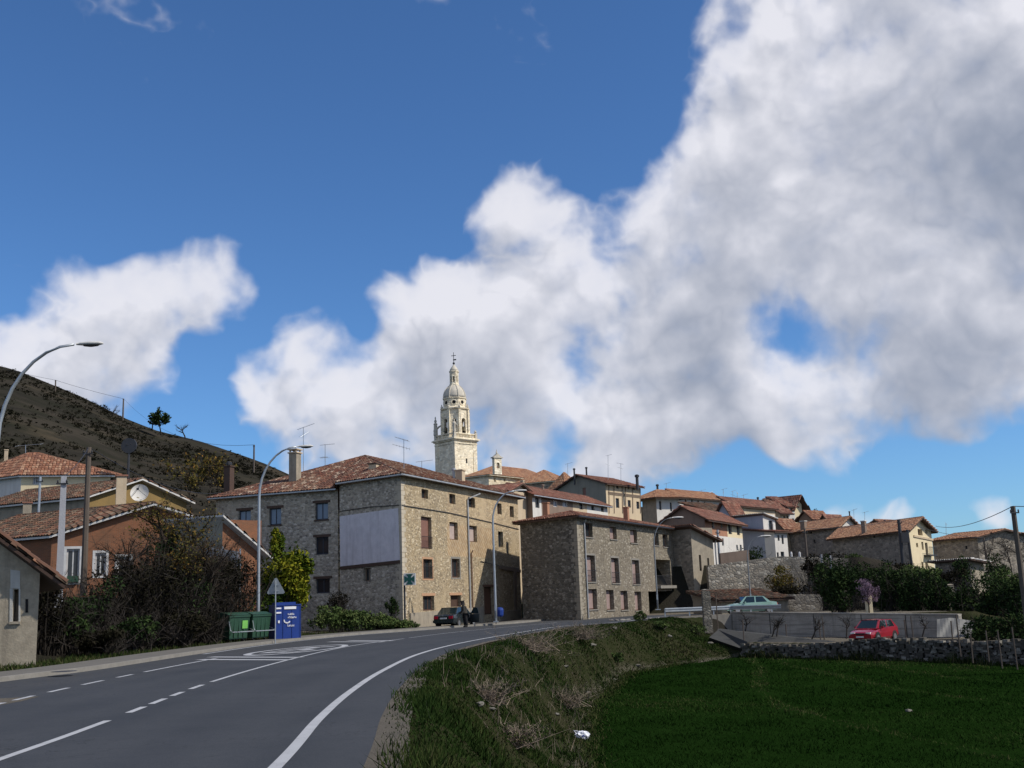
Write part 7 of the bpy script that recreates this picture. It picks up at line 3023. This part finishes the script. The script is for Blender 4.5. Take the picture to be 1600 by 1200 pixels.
# vine stocks in the yard
for i, (px, py, D, lb) in enumerate(((1205, 993, 76.5, 'gnarled vine stock at the left end of the yard'), (1213, 990, 76, 'forked vine stock next to the left vine'), (1268, 994, 74.5, 'tall hooked vine stock in the middle of the yard'), (1322, 993, 73.5, 'branching vine stock left of the red car'), (1164, 985, 80, 'dark stump at the ramp'), (1440, 993, 70, 'thin vine stock right of the red car'))):
    p = at(px, py, D)
    bare_tree('vine_stock', 'leafless ' + lb, (p.x, p.y, p.z), 1.5, 1.1, 'twig', 30, (.25, 0), 'vine', 'vine stocks in the yard', r0=.05)
# bushes on the hill ridge
for (px, py, D, H_, lb) in ((253, 668, 395, 8, 'large ivy covered tree on the hill ridge'), (238, 664, 396, 6, 'smaller bushy tree left of the ivy tree on the hill ridge'), (175, 650, 402, 5.5, 'small bush tree left of the ridge pole'), (50, 596, 415, 3.2, 'lone bush high on the ridge near the left edge'), (290, 676, 380, 6, 'thin bare tree right of the ivy tree on the hill ridge'), (158, 642, 404, 3.5, 'faint little tree at the step of the ridge')):
    p = at(px, py, D)
    bare_tree('ridge_tree', lb, (p.x, p.y, p.z - .32 * H_), H_, 1.0, 'twig', 500, (0, 0), 'tree', 'trees on the hill ridge', leaves=(('leaf_dark', 900, .5) if H_ > 5.6 and px != 290 else None), r0=.25)
# scrub that darkens the hillside, nobody could count it
mb = MB()
n_ = 3800
X_ = rng.uniform(-260, -20, n_ * 3)
Y_ = 125 + 292 * rng.random(n_ * 3) ** .8
ok = (X_ / Y_ > -.52) & (wave(X_, Y_, 22, .4) + .8 * wave(X_, Y_, 9, 1.3) + rng.normal(0, .6, len(X_)) > -.1)
X_, Y_ = X_[ok][:n_], Y_[ok][:n_]
Z_ = ground(X_, Y_)
for x, y, z in zip(X_, Y_, Z_):
    s_ = rng.uniform(.6, 1.9)
    leaf_lump(mb, (x, y, z + s_ * .2), (s_ * 1.5, s_, s_ * .55), 16, .36, 4, .3)
sc_ = mb.build('hillside_scrub', 'leaf_brown')
sc_['kind'] = 'stuff'
sc_['label'] = 'brown scrub scattered over the dark hillside'
# pale ochre poplars at the foot of the hill
for (px, py, D, lb) in ((325, 765, 150, 'pale ochre winter shrub below the hill, left of the dark chimney'), (345, 762, 152, 'pale ochre winter shrub behind the dark chimney'), (300, 775, 140, 'brown winter shrub at the hill foot behind the ochre gable')):
    p = at(px, py, D)
    bare_tree('ochre_shrub', lb, (p.x, p.y, p.z - 2), 6.5, .8, 'bark', 900, (0, 0), 'tree', 'winter shrubs at the hill foot', leaves=('leaf_olive', 500, .2), r0=.08)

# ------------------------------------------------------------------ grass, crop, stones
def blades(X, Y, h, w, mat, name, label, lean=.35, rv=None):
    n = len(X)
    Z = ground(X, Y) - .01
    B = np.stack([X, Y, Z], 1)
    an = rng.uniform(0, 2 * np.pi, n)
    s = np.stack([np.cos(an), np.sin(an), np.zeros(n)], 1) * (w * rng.uniform(.6, 1.3, n))[:, None]
    T_ = B + np.stack([rng.normal(0, lean, n) * h, rng.normal(0, lean, n) * h, h * rng.uniform(.55, 1.2, n)], 1)
    mb = MB()
    mb.addq(np.stack([B - s, B + s, T_], 1), rng.random(n) if rv is None else rv, 3)
    o = mb.build(name, mat)
    o['kind'] = 'stuff'
    o['label'] = label
    return o


# bank
n_ = 620000
Yb = 8 + 78 * rng.random(n_) ** 1.9
Xb = rng.uniform(-3.2, 14, n_)
okp = ~inpoly(Xb, Yb, POLY_F) & ~inpoly(Xb, Yb, POLY_P) & ~inpoly(Xb, Yb, POLY_Y)
okp &= (Xb < np.interp(Yb, [8, 36, 53, 66, 75, 90], [2.6, 3.0, 4.5, 7.6, 16, 16]))
# a fringe also grows over the verge
dE = dpoly(Xb, Yb, EDGE, False)
fr = inpoly(Xb, Yb, POLY_P) & (dE < .55 * rng.random(n_) ** 1.5) & (rng.random(n_) < .8)
clump = wave(Xb, Yb, .9, .2) + .7 * wave(Xb, Yb, .35, 1.1)
okp = (okp | fr) & (clump + rng.normal(0, .9, n_) > -1.1)
Xb, Yb = Xb[okp], Yb[okp]
h_ = np.clip(.09 + .05 * wave(Xb, Yb, 1.6, 2.2), .04, .3) * rng.uniform(.6, 1.5, len(Xb))
w_ = .006 + .00042 * Yb
dry = np.clip(.18 + .24 * wave(Xb, Yb, 2.6, .9) + rng.uniform(-.3, .45, len(Xb)), 0, 1)
blades(Xb, Yb, h_, w_, 'grass_blade', 'grass', 'rough grass growing on the bank between road and field', .45, dry)
# dry stalks in the middle of the bank
n_ = 4200
Ys = rng.normal(46, 13, n_)
Xs = rng.uniform(-2, 8, n_)
okp = ~inpoly(Xs, Ys, POLY_F) & ~inpoly(Xs, Ys, POLY_P) & (Ys > 12) & (Ys < 78) & (wave(Xs, Ys, 2.0, .5) + rng.normal(0, .5, n_) > .1) & (Xs < np.interp(Ys, [8, 36, 53, 66, 90], [3.2, 3.6, 5, 8, 12]))
Xs, Ys = Xs[okp], Ys[okp]
Zs = ground(Xs, Ys)
mb = MB()
D_ = np.stack([rng.normal(0, .35, len(Xs)), rng.normal(0, .35, len(Xs)), np.ones(len(Xs))], 1)
D_ /= np.linalg.norm(D_, axis=1)[:, None]
ribbons(mb, np.stack([Xs, Ys, Zs - .02], 1), D_, rng.uniform(.2, .6, len(Xs)), np.full(len(Xs), .008), 3, .25)
o = mb.build('dry_stalks', 'twig_grey')
o['kind'] = 'stuff'
o['label'] = 'tangle of dry grey stalks on the bank'
# bramble bushes on the bank
for (px, py, D, rx, rz_, lb) in ((830, 1035, 48, 1.5, .55, 'grey bramble tangle on the upper bank'), (905, 1015, 60, 1.9, .6, 'grey bramble tangle near the bank crest'), (880, 1060, 45, 1.2, .5, 'bramble tangle beside the field edge'), (760, 1100, 28, .8, .35, 'small bramble tangle low on the near bank'), (800, 1150, 26, .8, .3, 'bramble tangle nearest the white bag')):
    c = C3(px, py, D)
    zb = gz(c[0], c[1])
    shrub('bramble', 'leafless ' + lb, (c[0], c[1], zb + rz_ * .6), (rx * 1.25, rx * 1.1, rz_ * .8), 900, .035, 'grass_blade', 140, 'twig_grey', 'bush', 'brambles on the bank', lobes=12, twigs=1500, sw=.011)
for (px, py, D, rx, rz_, lb) in ((1003, 985, 80, .6, .45, 'dark green weed clump right of the road end'), (1082, 975, 82, .9, .5, 'bright green weed clump at the foot of the parapet'), (1030, 1000, 76, 1.0, .35, 'low green weed clump on the slope below the parapet'), (960, 1000, 66, .8, .3, 'low weed clump at the bank crest')):
    c = C3(px, py, D)
    zb = gz(c[0], c[1])
    shrub('weed_clump', lb, (c[0], c[1], zb + rz_ * .6), (rx, rx * .8, rz_), 900, .07, 'leaf_mid', 20, 'twig', 'plant', 'weed clumps below the parapet', lobes=8)
# verge grass on the left behind the pavement
n_ = 60000
Yl = rng.uniform(26, 72, n_)
Xl = rng.uniform(-24, -10, n_)
kx = np.interp(Yl, PV[:, 1], PV[:, 0])
okp = (Xl < kx - .05) & (Xl > kx - 2.6)
Xl, Yl = Xl[okp], Yl[okp]
blades(Xl, Yl, rng.uniform(.08, .28, len(Xl)), np.full(len(Xl), .03), 'grass_blade', 'verge_grass', 'grass strip between pavement and thicket', .4)
# young crop of the field
n_ = 380000
Yf = 18 + 58 * rng.random(n_) ** 1.5
Xf = rng.uniform(1, 42, n_)
okp = inpoly(Xf, Yf, POLY_F) & (Xf / Yf < .5)
row = np.sin((Xf * .8 + Yf * .25) * 2 * np.pi / .55)
okp &= (row + rng.normal(0, 1.6, n_) > -.6)
Xf, Yf = Xf[okp], Yf[okp]
TRK = [[gp(x, y, -2.9) for x, y in pts] for pts in (((1150, 1030), (1190, 1048), (1185, 1075), (1230, 1105), (1330, 1130), (1450, 1150), (1600, 1185)), ((1180, 1028), (1230, 1045), (1320, 1062), (1450, 1080), (1600, 1100)), ((1250, 1030), (1400, 1050), (1600, 1068)))]
trk = np.full(len(Xf), 9.0)
for tr_ in TRK:
    trk = np.minimum(trk, dpoly(Xf, Yf, [(q.x, q.y) for q in tr_], False))
tone = .32 + .30 * wave(Xf, Yf, 5, .6) + .12 * wave(Xf, Yf, 1.7, 2.6) + rng.uniform(-.22, .22, len(Xf)) + .75 * np.clip(1 - trk / .6, 0, 1)
bald = (wave(Xf, Yf, 2.3, 1.4) + .6 * wave(Xf, Yf, .8, .3) > 1.55) & (rng.random(len(Xf)) < .75)
keep = ~bald & ~((trk < .3) & (rng.random(len(Xf)) < .35))
Xf, Yf, tone = Xf[keep], Yf[keep], tone[keep]
blades(Xf, Yf, rng.uniform(.05, .12, len(Xf)) * (1 + .35 * wave(Xf, Yf, 1.1, .8)), .004 + .00035 * Yf, 'crop_blade', 'field_crop', 'young green crop covering the field', .55, np.clip(tone, 0, 1))
# ragged tufts along the edge of the crop
n_ = 16000
E_ = resample(np.array(POLY_F[1:6]), 400)
k_ = rng.integers(0, 400, n_)
Xe = E_[k_, 0] + rng.normal(0, .35, n_)
Ye = E_[k_, 1] + rng.normal(0, .35, n_)
blades(Xe, Ye, rng.uniform(.04, .16, n_), .005 + .0004 * Ye, 'grass_blade', 'field_edge_grass', 'ragged dry grass along the edge of the crop', .5, np.clip(rng.uniform(.2, 1.0, n_), 0, 1))
# weeds along the field wall
n_ = 9000
f = rng.random(n_)
Xw = 14.8 + 29.7 * f - .7 * np.abs(rng.normal(.25, .35, n_))
Yw = 74.9 - 29.1 * f - .7 * np.abs(rng.normal(.25, .35, n_))
blades(Xw, Yw, rng.uniform(.1, .5, n_) * (1 + .6 * np.sin(f * 40)), np.full(n_, .03), 'grass_blade', 'wall_weeds', 'tall weeds along the foot of the dry stone wall', .35)


def rock(label, px, py, D, size, name='rock', cat='stone', grp='pale stones on the bank', mat='rock'):
    c = C3(px, py, D)
    z = gz(c[0], c[1])
    bm = bmesh.new()
    bmesh.ops.create_icosphere(bm, subdivisions=2, radius=1.0)
    for v in bm.verts:
        f_ = 1 + .35 * math.sin(v.co.x * 3.1 + px) * math.cos(v.co.y * 2.7 + py) + random.uniform(-.16, .16)
        v.co *= f_
        v.co.x *= size * 1.35
        v.co.y *= size
        v.co.z = round(v.co.z * 2.2) / 2.2 * size * .5
    me_ = bpy.data.meshes.new(name)
    bm.to_mesh(me_)
    bm.free()
    me_.materials.append(M[mat])
    o = bpy.data.objects.new(name, me_)
    COL.objects.link(o)
    o.location = (c[0], c[1], z + size * .2)
    o.rotation_euler = (random.uniform(-.3, .3), 0, random.uniform(0, 6))
    tag(o, label, cat, grp)
    return o


def on_ground(px, py):
    """distance at which the line of sight meets the ground"""
    for k in range(80, 1000):
        D = k * .1
        p = at(px, py, D)
        if p.z < gz(p.x, p.y):
            return D
    return 60


RK = [(925, 1009, .22, 'pale stone highest in the bank brambles'), (884, 1043, .14, 'small pale stone in the middle of the bank'), (748, 1103, .16, 'pale flat stone low on the near bank, left'), (768, 1110, .10, 'small pale stone right of the flat near stone'), (997, 1042, .20, 'broken pale stone at the upper field corner'), (960, 1063, .14, 'pale stone at the bend of the field edge'), (918, 1083, .12, 'pale stone halfway along the field edge'), (870, 1117, .13, 'pale stone left of the field edge path'), (1047, 995, .22, 'whitish boulder on the slope below the parapet'), (1110, 1006, .25, 'slab of stone at the foot of the ramp'), (1420, 1112, .16, 'lone clod lying in the crop'), (918, 1110, .09, 'small stone near the white bag'), (960, 983, .2, 'stone at the bank crest near the road')]
for (px, py, s_, lb) in RK:
    rock(lb, px, py, on_ground(px, py), s_ * .8)
for i, px in enumerate(range(955, 1030, 9)):
    rock(['dark broken kerb stone nearest the long stone house', 'broken kerb stone second from the long stone house', 'broken kerb stone third from the long stone house', 'broken kerb stone fourth from the long stone house', 'broken kerb stone in the middle of the row at the road end', 'broken kerb stone fourth from the crash barrier', 'broken kerb stone third from the crash barrier', 'broken kerb stone second from the crash barrier', 'broken kerb stone nearest the crash barrier'][i], px, 968 + random.uniform(-1, 1), 83 + .2 * i, .16, 'broken_kerb_stone', 'stone', 'broken kerb stones at the road end', 'kerb')
# white bag
D = on_ground(910, 1156)
c = C3(910, 1156, D)
z = gz(c[0], c[1])
bgt = thing('plastic_bag', 'crumpled white plastic bag lying at the field edge', 'bag', (c[0], c[1], z))
bm = bmesh.new()
bmesh.ops.create_icosphere(bm, subdivisions=3, radius=1.0)
for v in bm.verts:
    v.co *= 1 + .22 * math.sin(v.co.x * 7 + v.co.z * 5) * math.cos(v.co.y * 6 + 1) + random.uniform(-.06, .06)
    v.co.x *= .24
    v.co.y *= .18
    v.co.z = v.co.z * .15 + .13
me_ = bpy.data.meshes.new('bag_body')
bm.to_mesh(me_)
bm.free()
me_.materials.append(M['bag'])
o = bpy.data.objects.new('bag_body', me_)
COL.objects.link(o)
o.parent = bgt
mb = MB()
mb.tube([(c[0] - .2, c[1], z + .2), (c[0] - .28, c[1] + .05, z + .3), (c[0] - .15, c[1] + .05, z + .27)], .02, 5)
mb.build('handle', 'bag', bgt)
mb = MB()
mb.prism([(c[0] - .02, c[1] - .205, z + .12), (c[0] + .07, c[1] - .2, z + .12), (c[0] + .06, c[1] - .19, z + .17), (c[0] - .01, c[1] - .195, z + .17)], Vector((0, -.006, 0)))
mb.build('print', 'blue_box', bgt)
